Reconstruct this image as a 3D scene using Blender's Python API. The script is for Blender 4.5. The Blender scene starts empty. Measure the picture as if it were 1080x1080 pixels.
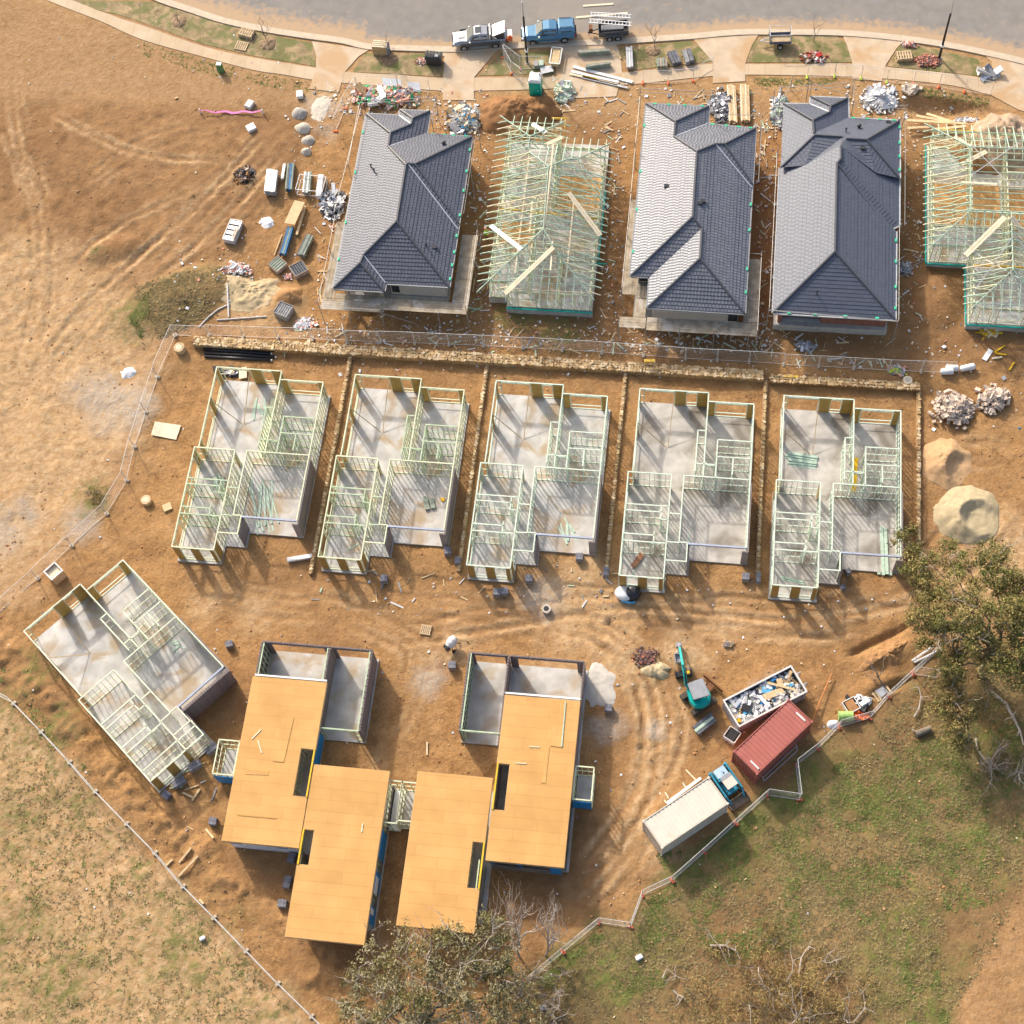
import bpy, bmesh, math, random
import numpy as np
from mathutils import Vector, Matrix
random.seed(7); RNG = np.random.default_rng(7)
S = bpy.context.scene
COL = S.collection
R_ = math.radians
# ------------------------------------------------------------------ camera, sky, sun, exposure
F_PX, CAM_H = 1640.7193, 119.68123
ROT = np.array([[0.99140568, -0.07094221, 0.10991809],
                [0.11111018, 0.9001354, -0.42120159],
                [-0.06906019, 0.42979467, 0.90028175]])
cam = bpy.data.cameras.new('camera'); cam.sensor_width = 36; cam.lens = F_PX / 1080 * 36
cam.clip_start = 1; cam.clip_end = 6000
camo = bpy.data.objects.new('camera', cam); COL.objects.link(camo)
camo.matrix_world = Matrix.Translation((0, 0, CAM_H)) @ Matrix(ROT.tolist()).to_4x4()
S.camera = camo
SUN_EL, SUN_DX, SUN_DY = 32.0, -0.61, 0.79          # where the sun stands: elevation and compass direction
W = bpy.data.worlds.new('World'); S.world = W; W.use_nodes = True
nt = W.node_tree; bg = nt.nodes['Background']
sky = nt.nodes.new('ShaderNodeTexSky'); sky.sky_type = 'NISHITA'; sky.sun_disc = False
sky.sun_elevation = R_(SUN_EL); sky.sun_rotation = math.atan2(SUN_DX, SUN_DY)
sky.air_density = 1.0; sky.dust_density = 5.0; sky.ozone_density = 0.3
nt.links.new(sky.outputs[0], bg.inputs[0]); bg.inputs[1].default_value = 0.15
sun = bpy.data.lights.new('sun', 'SUN'); sun.energy = 2.65; sun.angle = R_(2.4); sun.color = (1.0, 0.93, 0.83)
suno = bpy.data.objects.new('sun', sun); COL.objects.link(suno)
_c = math.cos(R_(SUN_EL))
suno.rotation_euler = Vector((-SUN_DX*_c, -SUN_DY*_c, -math.sin(R_(SUN_EL)))).to_track_quat('-Z', 'Y').to_euler()
suno.location = (-60, 140, 80)
S.view_settings.view_transform = 'Standard'; S.view_settings.look = 'None'
S.view_settings.gamma = 1.0; S.view_settings.exposure = 0.60
S.render.engine = 'CYCLES'

# ------------------------------------------------------------------ the lie of the land
def sstep(a, b, t):
    t = np.clip((t - a) / (b - a), 0, 1); return t * t * (3 - 2 * t)
def g(x, y):
    """ground height: the upper terrace and the street stand above the lower lots"""
    x = np.asarray(x, float); y = np.asarray(y, float)
    inside = sstep(-47.5, -45.0, x) * (1 - sstep(19.5, 22.5, x))
    stepped = 0.5 * sstep(70.0, 71.2, y) + 0.7 * sstep(74, 95, y)
    ramp = 1.2 * sstep(62, 96, y)
    return inside * stepped + (1 - inside) * ramp
def P(px, py, h=0.0, z=None):
    """point that the photograph shows at (px, py), h above the ground or at height z"""
    d = ROT @ np.array([(px - 540) / F_PX, -(py - 540) / F_PX, -1.0])
    zz = 0.0 if z is None else z
    for _ in range(1 if z is not None else 8):
        q = d * (zz - CAM_H) / d[2]
        if z is None: zz = float(g(q[0], q[1])) + h
    return Vector((float(q[0]), float(q[1]), float(zz)))
def crop(ox, oy, s):
    return lambda x, y: (ox + x / s, oy + y / s)
def vnoise(x, y, seed=0):
    x = np.asarray(x, float); y = np.asarray(y, float)
    xi = np.floor(x).astype(np.int64); yi = np.floor(y).astype(np.int64); fx = x - xi; fy = y - yi
    fx = fx*fx*(3-2*fx); fy = fy*fy*(3-2*fy)
    def h(a, b):
        n = (a * 374761393 + b * 668265263 + seed * 1442695041) & 0x7fffffff
        n = ((n ^ (n >> 13)) * 1274126177) & 0x7fffffff
        return ((n ^ (n >> 16)) & 0xffff) / 65535.0
    return (h(xi, yi)*(1-fx) + h(xi+1, yi)*fx)*(1-fy) + (h(xi, yi+1)*(1-fx) + h(xi+1, yi+1)*fx)*fy
def fbm(x, y, seed=0, o=4, lac=2.1, gain=.5):
    a, s, t = 1.0, 0.0, 0.0
    for i in range(o):
        s = s + a * vnoise(x, y, seed + i * 17); t += a; a *= gain; x = np.asarray(x) * lac; y = np.asarray(y) * lac
    return s / t
# ------------------------------------------------------------------ materials
MATS = {}
def M(name, col=None, rough=.8, var=.12, scale=2.0, bump=0.0, metal=0.0, spec=.3, bscale=None, stain=None, stainscale=.4, staincut=.55):
    """procedural surface: base colour with mottling, optional second-colour staining and relief"""
    if name in MATS: return MATS[name]
    m = bpy.data.materials.new(name); m.use_nodes = True; n = m.node_tree.nodes; l = m.node_tree.links
    b = n['Principled BSDF']; b.inputs['Roughness'].default_value = rough; b.inputs['Metallic'].default_value = metal
    b.inputs['Specular IOR Level'].default_value = spec
    tc = n.new('ShaderNodeTexCoord')
    tn = n.new('ShaderNodeTexNoise'); tn.inputs['Scale'].default_value = scale; tn.inputs['Detail'].default_value = 5
    l.new(tc.outputs['Object'], tn.inputs['Vector'])
    cr = n.new('ShaderNodeValToRGB'); cr.color_ramp.elements[0].position = .3; cr.color_ramp.elements[1].position = .7
    c = np.array(col[:3])
    cr.color_ramp.elements[0].color = (*np.clip(c*(1-var), 0, 1), 1); cr.color_ramp.elements[1].color = (*np.clip(c*(1+var), 0, 1), 1)
    l.new(tn.outputs[0], cr.inputs[0]); out = cr.outputs[0]
    if stain:
        t2 = n.new('ShaderNodeTexNoise'); t2.inputs['Scale'].default_value = stainscale; t2.inputs['Detail'].default_value = 6; t2.inputs['Distortion'].default_value = .6
        l.new(tc.outputs['Object'], t2.inputs['Vector'])
        r2 = n.new('ShaderNodeValToRGB'); r2.color_ramp.elements[0].position = staincut; r2.color_ramp.elements[1].position = min(.98, staincut+.16)
        l.new(t2.outputs[0], r2.inputs[0])
        mx = n.new('ShaderNodeMix'); mx.data_type = 'RGBA'; mx.inputs[7].default_value = (*stain, 1)
        l.new(r2.outputs[0], mx.inputs[0]); l.new(out, mx.inputs[6]); out = mx.outputs[2]
    l.new(out, b.inputs['Base Color'])
    if bump:
        t3 = n.new('ShaderNodeTexNoise'); t3.inputs['Scale'].default_value = bscale or scale*3; t3.inputs['Detail'].default_value = 4
        l.new(tc.outputs['Object'], t3.inputs['Vector'])
        bp = n.new('ShaderNodeBump'); bp.inputs['Strength'].default_value = bump; bp.inputs['Distance'].default_value = .05
        l.new(t3.outputs[0], bp.inputs['Height']); l.new(bp.outputs[0], b.inputs['Normal'])
    MATS[name] = m; return m
def nodes_of(m): return m.node_tree.nodes, m.node_tree.links
def brickmat(name, c1, c2, mortar, bw, bh, ms, rough=.85, uv=False, bumpd=.02, offset=.5, tint=.0, spec=.3, stain=None):
    if name in MATS: return MATS[name]
    m = bpy.data.materials.new(name); m.use_nodes = True; n, l = nodes_of(m); b = n['Principled BSDF']
    b.inputs['Roughness'].default_value = rough; b.inputs['Specular IOR Level'].default_value = spec
    tc = n.new('ShaderNodeTexCoord'); br = n.new('ShaderNodeTexBrick'); br.offset = offset
    l.new(tc.outputs['UV' if uv else 'Object'], br.inputs['Vector'])
    br.inputs['Scale'].default_value = 1; br.inputs['Brick Width'].default_value = bw; br.inputs['Row Height'].default_value = bh
    br.inputs['Mortar Size'].default_value = ms; br.inputs['Mortar Smooth'].default_value = .3
    br.inputs['Color1'].default_value = (*c1, 1); br.inputs['Color2'].default_value = (*c2, 1); br.inputs['Mortar'].default_value = (*mortar, 1)
    out = br.outputs[0]
    if stain:
        t2 = n.new('ShaderNodeTexNoise'); t2.inputs['Scale'].default_value = .5; t2.inputs['Detail'].default_value = 6
        l.new(tc.outputs['Object'], t2.inputs['Vector'])
        mx = n.new('ShaderNodeMix'); mx.data_type = 'RGBA'; mx.blend_type = 'MULTIPLY'; mx.inputs[0].default_value = 1
        r2 = n.new('ShaderNodeValToRGB'); r2.color_ramp.elements[0].color = (*stain, 1); r2.color_ramp.elements[0].position = .3; r2.color_ramp.elements[1].position = .65
        l.new(t2.outputs[0], r2.inputs[0]); l.new(out, mx.inputs[6]); l.new(r2.outputs[0], mx.inputs[7]); out = mx.outputs[2]
    l.new(out, b.inputs['Base Color'])
    bp = n.new('ShaderNodeBump'); bp.inputs['Strength'].default_value = .6; bp.inputs['Distance'].default_value = bumpd; bp.invert = True
    l.new(br.outputs['Fac'], bp.inputs['Height']); l.new(bp.outputs[0], b.inputs['Normal'])
    MATS[name] = m; return m
# ------------------------------------------------------------------ mesh building
class MB:
    def __init__(s): s.v = []; s.f = []; s.mi = []; s.uv = {}
    def add(s, vs, fs, mi=0):
        o = len(s.v); s.v += [tuple(v) for v in vs]
        for f in fs: s.f.append(tuple(i + o for i in f)); s.mi.append(mi)
    def box(s, cx, cy, cz, sx, sy, sz, rz=0, mi=0, rx=0, ry=0):
        m = Matrix.Translation((cx, cy, cz)) @ Matrix.Rotation(rz, 4, 'Z') @ Matrix.Rotation(rx, 4, 'X') @ Matrix.Rotation(ry, 4, 'Y')
        vs = [m @ Vector((i*sx/2, j*sy/2, k*sz/2)) for k in (-1, 1) for j in (-1, 1) for i in (-1, 1)]
        s.add(vs, [(0,2,3,1), (4,5,7,6), (0,1,5,4), (2,6,7,3), (0,4,6,2), (1,3,7,5)], mi)
    def bar(s, a, b, w=.05, h=.05, mi=0):
        a = Vector(a); b = Vector(b); d = b - a
        if d.length < 1e-5: return
        d.normalize(); up = Vector((0,0,1)) if abs(d.z) < .95 else Vector((0,1,0))
        x = d.cross(up).normalized(); y = x.cross(d).normalized()
        vs = [q + x*i*w/2 + y*j*h/2 for q in (a, b) for j in (-1, 1) for i in (-1, 1)]
        s.add(vs, [(0,1,3,2), (4,6,7,5), (0,4,5,1), (2,3,7,6), (0,2,6,4), (1,5,7,3)], mi)
    def tube(s, pts, r, n=6, mi=0, cap=True):
        pts = [Vector(p) for p in pts]; rr = r if hasattr(r, '__len__') else [r]*len(pts); o = len(s.v)
        for i, p in enumerate(pts):
            d = (pts[min(i+1, len(pts)-1)] - pts[max(i-1, 0)]).normalized()
            up = Vector((0,0,1)) if abs(d.z) < .9 else Vector((1,0,0)); x = d.cross(up).normalized(); y = x.cross(d)
            s.v += [tuple(p + (x*math.cos(6.28318*k/n) + y*math.sin(6.28318*k/n))*rr[i]) for k in range(n)]
        for i in range(len(pts)-1):
            for k in range(n):
                a = o + i*n + k; b = o + i*n + (k+1) % n
                s.f.append((a, b, b+n, a+n)); s.mi.append(mi)
        if cap:
            s.f.append(tuple(o + k for k in range(n))[::-1]); s.mi.append(mi)
            s.f.append(tuple(o + (len(pts)-1)*n + k for k in range(n))); s.mi.append(mi)
    def prism(s, poly, z0, z1, mi=0):
        n = len(poly); ar = sum(poly[i][0]*poly[(i+1) % n][1] - poly[(i+1) % n][0]*poly[i][1] for i in range(n))
        if ar < 0: poly = poly[::-1]
        vs = [(p[0], p[1], z0) for p in poly] + [(p[0], p[1], z1) for p in poly]
        s.add(vs, [tuple(range(n))[::-1], tuple(range(n, 2*n))] + [(i, (i+1) % n, n+(i+1) % n, n+i) for i in range(n)], mi)
    def loft(s, secs, mi=0, caps=True):
        """secs: equal-length closed rings of points"""
        n = len(secs[0]); o = len(s.v)
        for r in secs: s.v += [tuple(p) for p in r]
        for i in range(len(secs)-1):
            for k in range(n):
                a = o+i*n+k; b = o+i*n+(k+1) % n; s.f.append((a, b, b+n, a+n)); s.mi.append(mi)
        if caps:
            s.f.append(tuple(o+k for k in range(n))[::-1]); s.mi.append(mi)
            s.f.append(tuple(o+(len(secs)-1)*n+k for k in range(n))); s.mi.append(mi)
    def build(s, name, mat, parent=None, world=False, smooth=False, loc=None, bevel=0):
        me = bpy.data.meshes.new(name)
        vs = np.array(s.v, float)
        if loc is not None: vs = vs - np.array(loc)
        if world and parent is not None:
            r = parent.matrix_basis.copy()
            q = parent.parent
            while q is not None: r = q.matrix_basis @ r; q = q.parent
            inv = np.array(r.inverted()); vs = vs @ inv[:3, :3].T + inv[:3, 3]
        me.from_pydata([tuple(v) for v in vs], [], s.f)
        mats = mat if isinstance(mat, (list, tuple)) else [mat]
        for m in mats: me.materials.append(m)
        if len(mats) > 1: me.polygons.foreach_set('material_index', s.mi)
        if smooth: me.polygons.foreach_set('use_smooth', [True]*len(me.polygons))
        me.update()
        bm = bmesh.new(); bm.from_mesh(me); bmesh.ops.recalc_face_normals(bm, faces=bm.faces)
        if bevel: bmesh.ops.bevel(bm, geom=[e for e in bm.edges if len(e.link_faces) == 2 and e.calc_face_angle(0) > .5], offset=bevel, segments=2, affect='EDGES', clamp_overlap=True)
        bm.to_mesh(me); bm.free()
        o = bpy.data.objects.new(name, me); COL.objects.link(o)
        if loc is not None: o.location = loc
        if parent is not None: o.parent = parent
        return o
def tag(o, label=None, cat=None, group=None, kind=None):
    if label: o['label'] = label
    if cat: o['category'] = cat
    if group: o['group'] = group
    if kind: o['kind'] = kind
    return o
def thing(name, label, cat, loc=(0,0,0), rz=0, group=None, rot=None):
    o = bpy.data.objects.new(name, None); COL.objects.link(o); o.empty_display_size = .3
    o.location = loc; o.rotation_euler = rot or (0, 0, rz); return tag(o, label, cat, group)
def copy_thing(src, loc, rz=0, label=None, scale=None, group=None, skip=()):
    r = src.copy(); COL.objects.link(r); r.location = loc; r.rotation_euler = (0, 0, rz)
    if label: r['label'] = label
    if group: r['group'] = group
    if scale: r.scale = scale
    for ch in list(src.children):
        if ch.name.split('.')[0] in skip: continue
        c = ch.copy(); COL.objects.link(c); c.parent = r
        for gch in list(ch.children):
            d = gch.copy(); COL.objects.link(d); d.parent = c
    return r
# ------------------------------------------------------------------ common materials
M('timber', (.60, .44, .25), var=.2, scale=3); M('timber_pale', (.74, .63, .45), var=.1, scale=3)
M('treated', (.46, .55, .38), var=.18, scale=2.5); M('treated_pale', (.64, .66, .46), var=.12, scale=1.2)
M('mint', (.44, .56, .45), var=.16, scale=3); M('ply', (.40, .25, .07), var=.15, scale=1.5)
M('concrete', (.485, .47, .44), var=.24, scale=.7, bump=.15, stain=(.40, .31, .21), stainscale=.5, staincut=.50)
M('precast', (.46, .43, .38), var=.15, scale=2, bump=.2); M('galv', (.52, .53, .54), rough=.45, metal=.5, var=.12)
M('dark', (.03, .03, .032), rough=.6); M('rubber', (.022, .022, .024), rough=.85); M('black_plastic', (.02, .021, .026), rough=.35, spec=.5)
M('glass', (.03, .04, .05), rough=.08, spec=.8, var=.05); M('white', (.80, .80, .78), rough=.5, var=.05); M('chrome', (.6, .6, .62), rough=.25, metal=.8)
M('orange', (.78, .15, .03), rough=.6); M('lime', (.50, .72, .06), rough=.6); M('yellow', (.75, .45, .02), rough=.6)
M('mint_pale', (.60, .68, .56), var=.1, scale=2); M('white_pine', (.66, .69, .53), var=.1, scale=2); M('blue', (.02, .20, .48), rough=.5, var=.2); M('tealp', (.0, .36, .30), rough=.5, var=.06); M('red', (.5, .04, .03), rough=.5)
M('purplebrick', (.20, .155, .15), var=.3, scale=6); M('redbrick', (.30, .12, .075), var=.35, scale=5); M('steelbeam', (.38, .42, .52), rough=.5)
M('cloth', (.74, .74, .74), var=.08, rough=.7); M('pink', (.62, .16, .40), rough=.6); M('green', (.02, .42, .16), rough=.6)
M('rust', (.20, .085, .04), var=.4, scale=6); M('concrete_dusty', (.47, .44, .395), var=.18, scale=1.0, bump=.15, stain=(.22, .19, .155), stainscale=.30, staincut=.50); M('dirt', (.37, .19, .08), var=.25, scale=1.5, bump=.6); M('greyblock', (.33, .32, .31), var=.15, scale=4)
M('bark', (.20, .165, .13), var=.3, scale=5); M('deadwood', (.42, .36, .30), var=.2, scale=4)
brickmat('brickwall', (.17, .135, .135), (.23, .185, .18), (.30, .27, .25), .24, .086, .012, bumpd=.01)
brickmat('brickred', (.25, .105, .07), (.29, .125, .085), (.25, .16, .12), .24, .086, .008, bumpd=.01)
brickmat('blockbase', (.36, .35, .33), (.41, .40, .37), (.28, .27, .25), .4, .2, .012, bumpd=.01)
brickmat('deckboard', (.585, .335, .115), (.625, .362, .128), (.50, .268, .088), 3.6, .9, .016, rough=.75, bumpd=.006, stain=(.86, .83, .80))
# ------------------------------------------------------------------ ground
def pts(seq, h=0.0): return [P(x, y, h) for x, y in seq]
def sdist(X, Y, poly):
    """signed distance to a polygon, positive inside"""
    d = np.full(X.shape, 1e9); ins = np.zeros(X.shape, bool); n = len(poly)
    for i in range(n):
        ax, ay = poly[i][0], poly[i][1]; bx, by = poly[(i+1) % n][0], poly[(i+1) % n][1]
        ex, ey = bx-ax, by-ay; L = ex*ex+ey*ey+1e-9
        t = np.clip(((X-ax)*ex+(Y-ay)*ey)/L, 0, 1); d = np.minimum(d, np.hypot(X-ax-t*ex, Y-ay-t*ey))
        c = ((ay > Y) != (by > Y)) & (X < ex*(Y-ay)/((by-ay) if by != ay else 1e-9)+ax); ins ^= c
    return np.where(ins, d, -d)
def ldist(X, Y, line):
    d = np.full(X.shape, 1e9)
    for i in range(len(line)-1):
        ax, ay = line[i][0], line[i][1]; ex, ey = line[i+1][0]-ax, line[i+1][1]-ay; L = ex*ex+ey*ey+1e-9
        t = np.clip(((X-ax)*ex+(Y-ay)*ey)/L, 0, 1); d = np.minimum(d, np.hypot(X-ax-t*ex, Y-ay-t*ey))
    return d
def smooth_line(l, n=6):
    l = [np.array(q[:2]) for q in l]; out = []
    for i in range(len(l)-1):
        p0 = l[max(i-1, 0)]; p1 = l[i]; p2 = l[i+1]; p3 = l[min(i+2, len(l)-1)]
        for k in range(n):
            t = k/n; out.append(.5*((2*p1)+(-p0+p2)*t+(2*p0-5*p1+4*p2-p3)*t*t+(-p0+3*p1-3*p2+p3)*t**3))
    return out+[l[-1]]
fx = np.arange(-92, 46.01, .25); fy = np.arange(-4, 124.01, .25)
gx = np.concatenate([[-2500, -900, -400, -220, -140, -110, -98], fx, [50, 60, 80, 120, 220, 500, 1000, 2500]])
gy = np.concatenate([[-1500, -600, -250, -110, -50, -20, -9], fy, [127, 133, 145, 170, 230, 400, 900, 3000]])
X, Y = np.meshgrid(gx, gy)
Z = g(X, Y)
n1 = fbm(X*.12, Y*.12, 1); n2 = fbm(X*.45, Y*.45, 2); n3 = fbm(X*1.5, Y*1.5, 3); n4 = fbm(X*.03, Y*.03, 4, 3)
wob = (n2-.5)*3 + (n3-.5)*1.6
def area(poly, soft=.8, wb=1.0): return sstep(-soft, soft, sdist(X, Y, pts(poly)) + wob*wb)
SWF = [(0, 728), (44, 771), (101, 835), (164, 900), (226, 968), (294, 1038), (345, 1090)]
SEF = [(545, 1050), (632, 973), (665, 978), (678, 944), (709, 929), (810, 839), (843, 844), (839, 808), (876, 780), (917, 758), (963, 711), (1000, 690)]
fieldSW = area(SWF + [(330, 1200), (-120, 1200), (-120, 640)], .8, .6)
fieldSE = area([(520, 1090)] + [(x-6, y-4) for x, y in SEF] + [(1010, 690), (1100, 690), (1200, 1200), (500, 1200)], .8, .5)
bareSE = area([(1000, 1090), (1012, 1040), (1045, 990), (1060, 960), (1120, 900), (1200, 1200), (990, 1200)], .6, .4)
fieldSE = fieldSE*(1-bareSE)
leftfield = area([(-200, -50), (150, 30), (330, 95), (330, 150), (265, 250), (150, 330), (180, 345), (160, 420), (125, 510), (40, 620), (-200, 700)], 1.5, .8)
leftpale = area([(-200, 240), (40, 250), (120, 280), (170, 360), (150, 430), (120, 510), (30, 620), (-200, 640)], 3, 1.6)
flat = sstep(95.5, 98.5, Y + .0*X)
site = (1-leftfield)*(1-fieldSW)*(1-fieldSE)*(1-flat)
# relief: clods, wheel ruts, spoil ridges, trenches
Z = Z + (1-flat)*((n2-.5)*.28 + (n3-.5)*.13 + (fbm(X*3.6, Y*3.6, 9, 3)-.5)*.07)
rill = fbm((X*.8+Y*.55)*1.6, (X*.55-Y*.8)*.28, 12, 4)
Z = Z + leftfield*(1-flat)*(rill-.5)*.34
lightrut = np.zeros(X.shape); darkrut = np.zeros(X.shape)
RUTS = [([(560, 655), (620, 662), (665, 690), (688, 730), (690, 790), (672, 850), (640, 900), (600, 950)], 1.9, 1.0),
        ([(600, 640), (640, 672), (668, 705), (677, 735), (675, 780)], 1.7, .6),
        ([(400, 650), (440, 668), (500, 655), (560, 648), (620, 640), (700, 645), (780, 650), (880, 660), (960, 645)], 1.8, .7),
        ([(400, 640), (480, 640), (560, 660), (620, 690)], 1.7, .6), ([(330, 640), (400, 660), (440, 690), (420, 760)], 1.8, .6),
        ([(690, 660), (760, 640), (840, 640), (950, 610), (1010, 560), (1060, 540)], 1.9, .7), ([(760, 620), (860, 655), (930, 640)], 1.6, .5),
        ([(598, 590), (604, 640), (620, 670)], 1.7, .9), ([(590, 590), (592, 640)], 1.7, .7),
        ([(1080, 470), (1040, 480), (990, 470)], 1.8, .6), ([(1070, 510), (1060, 560), (1030, 600)], 1.6, .6),
        ([(5, 40), (15, 130), (35, 200), (45, 300), (20, 420)], 1.8, .7), ([(300, 120), (230, 200), (100, 330), (20, 420)], 1.9, .4), ([(330, 170), (240, 260), (130, 330)], 1.8, .35),
        ([(60, 220), (160, 150), (280, 130)], 1.7, .35), ([(560, 960), (640, 930), (690, 860), (740, 800)], 1.8, .6),
        ([(180, 500), (220, 610), (290, 640), (400, 640)], 1.8, .4)]
for line, gauge, w in RUTS:
    L = smooth_line(pts(line)); d = ldist(X, Y, L); e = np.abs(d-gauge/2)
    brk = sstep(.36, .62, fbm(X*.35, Y*.35, 31)); ends = sstep(1.2, 6, np.minimum(np.hypot(X-L[0][0], Y-L[0][1]), np.hypot(X-L[-1][0], Y-L[-1][1]))); w = w*ends*(.5+.5*brk)*1.15
    e = np.abs(d-gauge/2+(n3-.5)*.5)
    Z = Z - w*.13*np.exp(-(e/.22)**2)*(1-flat) + w*.07*np.exp(-((e-.45)/.2)**2)*(1-flat)
    lightrut = np.maximum(lightrut, np.minimum(1, 1.0*w*sstep(.3, .6, fbm(X*.5, Y*.5, 33)))*np.exp(-((e-.42)/.24)**2)); darkrut = np.maximum(darkrut, np.minimum(1, 1.5*w)*np.exp(-(e/.24)**2))
TRACKS = [[(598, 650), (640, 668), (672, 700), (690, 740), (694, 785), (684, 835), (655, 890), (610, 940)], [(590, 660), (632, 680), (660, 710), (676, 748), (680, 790), (670, 835), (640, 880)], [(605, 640), (650, 662), (684, 694), (702, 735)], [(420, 652), (480, 668), (540, 660), (600, 648), (680, 640), (760, 648), (850, 655), (940, 640), (1010, 610)], [(430, 664), (490, 682), (545, 672)], [(700, 660), (780, 668), (860, 672), (930, 655)],
          [(596, 595), (600, 625), (612, 655)], [(606, 590), (612, 620), (628, 652)], [(618, 592), (626, 620), (640, 650)], [(690, 700), (720, 760), (700, 830), (660, 880)], [(300, 620), (360, 632), (420, 650)], [(395, 800), (430, 760), (450, 710), (470, 680)], [(8, 60), (22, 170), (42, 250), (30, 380)], [(290, 130), (210, 215), (90, 320), (30, 400)], [(310, 150), (230, 235), (120, 335)], [(40, 110), (140, 160), (260, 170)], [(60, 300), (120, 240), (230, 190)], [(985, 470), (1040, 465), (1085, 480)], [(1085, 530), (1055, 570), (1020, 610), (960, 650)], [(690, 850), (640, 930), (590, 965)], [(725, 800), (690, 870), (645, 930)]]
for i_, line in enumerate(TRACKS):
    L = smooth_line(pts(line)); d = ldist(X, Y, L)+(n3-.5)*.35; ends = sstep(.8, 5, np.minimum(np.hypot(X-L[0][0], Y-L[0][1]), np.hypot(X-L[-1][0], Y-L[-1][1]))); k_ = ends*(.45+.55*sstep(.35, .6, fbm(X*.4+i_, Y*.4, 35)))
    Z = Z-.09*k_*np.exp(-(d/.26)**2)*(1-flat)+.06*k_*np.exp(-((np.abs(d)-.5)/.2)**2)*(1-flat)
    lightrut = np.maximum(lightrut, (1.25 if i_ < 3 else .95)*k_*np.exp(-((np.abs(d)-.42)/.24)**2)); darkrut = np.maximum(darkrut, k_*np.exp(-(d/.26)**2))
dSW = ldist(X, Y, pts([(0, 690), (60, 745), (120, 815), (180, 870), (250, 935), (320, 1000), (380, 1060)]))
spoil = np.exp(-(dSW/1.7)**2)*(1-leftfield)
Z = Z + spoil*(.15+1.6*np.maximum(0, .6*fbm(X*.75, Y*.75, 21, 4)+.4*fbm(X*1.9, Y*1.9, 22, 4)-.41))*(1.0)
def bump(px, py, rx, ry, rot, h, p=1.6, rough=.35):
    global Z
    c = P(px, py); a = R_(rot); u = (X-c.x)*math.cos(a)+(Y-c.y)*math.sin(a); v = -(X-c.x)*math.sin(a)+(Y-c.y)*math.cos(a)
    q = np.clip(np.hypot(u/rx, v/ry)+(n2-.5)*rough, 0, 9); Z = Z + h*np.clip(1-q**p, 0, 1); return np.clip(1.15-q, 0, 1)
scrub = np.maximum(bump(185, 318, 6.2, 3.4, 25, .5, 2), bump(215, 300, 4.6, 2.4, 15, .3, 2))
bump(988, 318, 2.4, 3.0, 0, .55); bump(1042, 150, 4.2, 4.5, 0, 1.1, 1.4, .5); bump(940, 690, 3.4, 1.2, 32, .45, 1.4, 1.0); bump(925, 720, 2.2, .9, 30, .35, 1.4, .8)
bump(935, 672, 4.2, .32, 32, -.38, 3, .9); bump(940, 725, 2.2, .35, 30, -.4, 3, .7); bump(1003, 118, 5.2, 1.6, -8, -.9, 3, .2); bump(748, 625, .9, 2.6, 0, -.12, 6, .1)
bump(120, 262, 3, 1.5, 20, .45); bump(300, 318, 2.6, 1.6, 30, .35)
# the pads under the slabs are cut level
for poly in [[(x-.3, y-18.2), (x+10.3, y-18.2), (x+10.3, y+.3), (x-.3, y+.3)] for x, y in ((-42.1, 66.9), (-29.6, 67), (-17.1, 67.3), (-4.6, 67.4), (7.7, 67.6))]+[[(-53.39+.6388*u-.7694*v, 40.78+.7694*u+.6388*v) for u, v in ((-.6, .6), (10.4, .6), (10.4, -18.2), (-.6, -18.2))], [(-33.6, 41.6), (-6.8, 41.6), (-6.8, 24.5), (-13, 20), (-21, 18), (-33.6, 24)]]:
    k_ = sstep(-.9, .1, sdist(X, Y, poly)); Z = Z*(1-k_)+np.minimum(Z, .02)*k_
# cover fractions: green grass, dry grass, pale sand, brown earth, grey cement, deep orange
G = np.zeros(X.shape); D = np.zeros(X.shape); S_ = np.zeros(X.shape); B = np.zeros(X.shape); C_ = np.zeros(X.shape)
def blob(px, py, r, soft=.6, el=1.0, rot=0):
    c = P(px, py); a = R_(rot); u = (X-c.x)*math.cos(a)+(Y-c.y)*math.sin(a); v = -(X-c.x)*math.sin(a)+(Y-c.y)*math.cos(a)
    return np.clip(1.3-np.hypot(u, v*el)/r + (n2-.5)*1.5 + (n3-.5)*.9, 0, 1)
pch = sstep(.50, .62, fbm(X*.35, Y*.35, 41, 5)); pch2 = sstep(.46, .58, fbm(X*.9, Y*.9, 42, 5)); fine = sstep(.46, .6, fbm(X*2.6, Y*2.6, 43, 3))
G = np.maximum(G, fieldSW*pch*fine*.24); D = np.maximum(D, fieldSW*(.05+.27*pch2)*(.5+.5*fine)); S_ = np.maximum(S_, fieldSW*(.72+.28*n1))
nearfence = np.exp(-(ldist(X, Y, pts([(x-14, y+8) for x, y in SWF]))/2.2)**2)*fieldSW
G = np.maximum(G, nearfence*pch2*fine*.8); B = np.maximum(B, fieldSW*sstep(.55, .7, n1)*.5)
D = np.maximum(D, fieldSE*(.75+.25*pch2)); G = np.maximum(G, fieldSE*(.13*fine*pch2+.55*pch*sstep(.45, .7, n1)*fine)); brn = sstep(.42, .60, fbm(X*.2, Y*.2, 44, 4)); B = np.maximum(B, fieldSE*brn); D = D*(1-.55*fieldSE*brn)
for a in [(715, 905, 3.2), (760, 870, 4.5), (800, 850, 3.6), (835, 825, 3), (600, 1010, 1.9), (640, 1020, 3), (590, 1035, 1.6), (975, 1040, 4), (985, 1065, 4), (700, 985, 2.5), (900, 830, 3), (935, 850, 3.5), (1040, 900, 3), (820, 890, 3), (1030, 770, 2.5), (1000, 800, 2), (945, 980, 3)]:
    G = np.maximum(G, fieldSE*blob(*a)*(.5+.5*fine))
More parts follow.
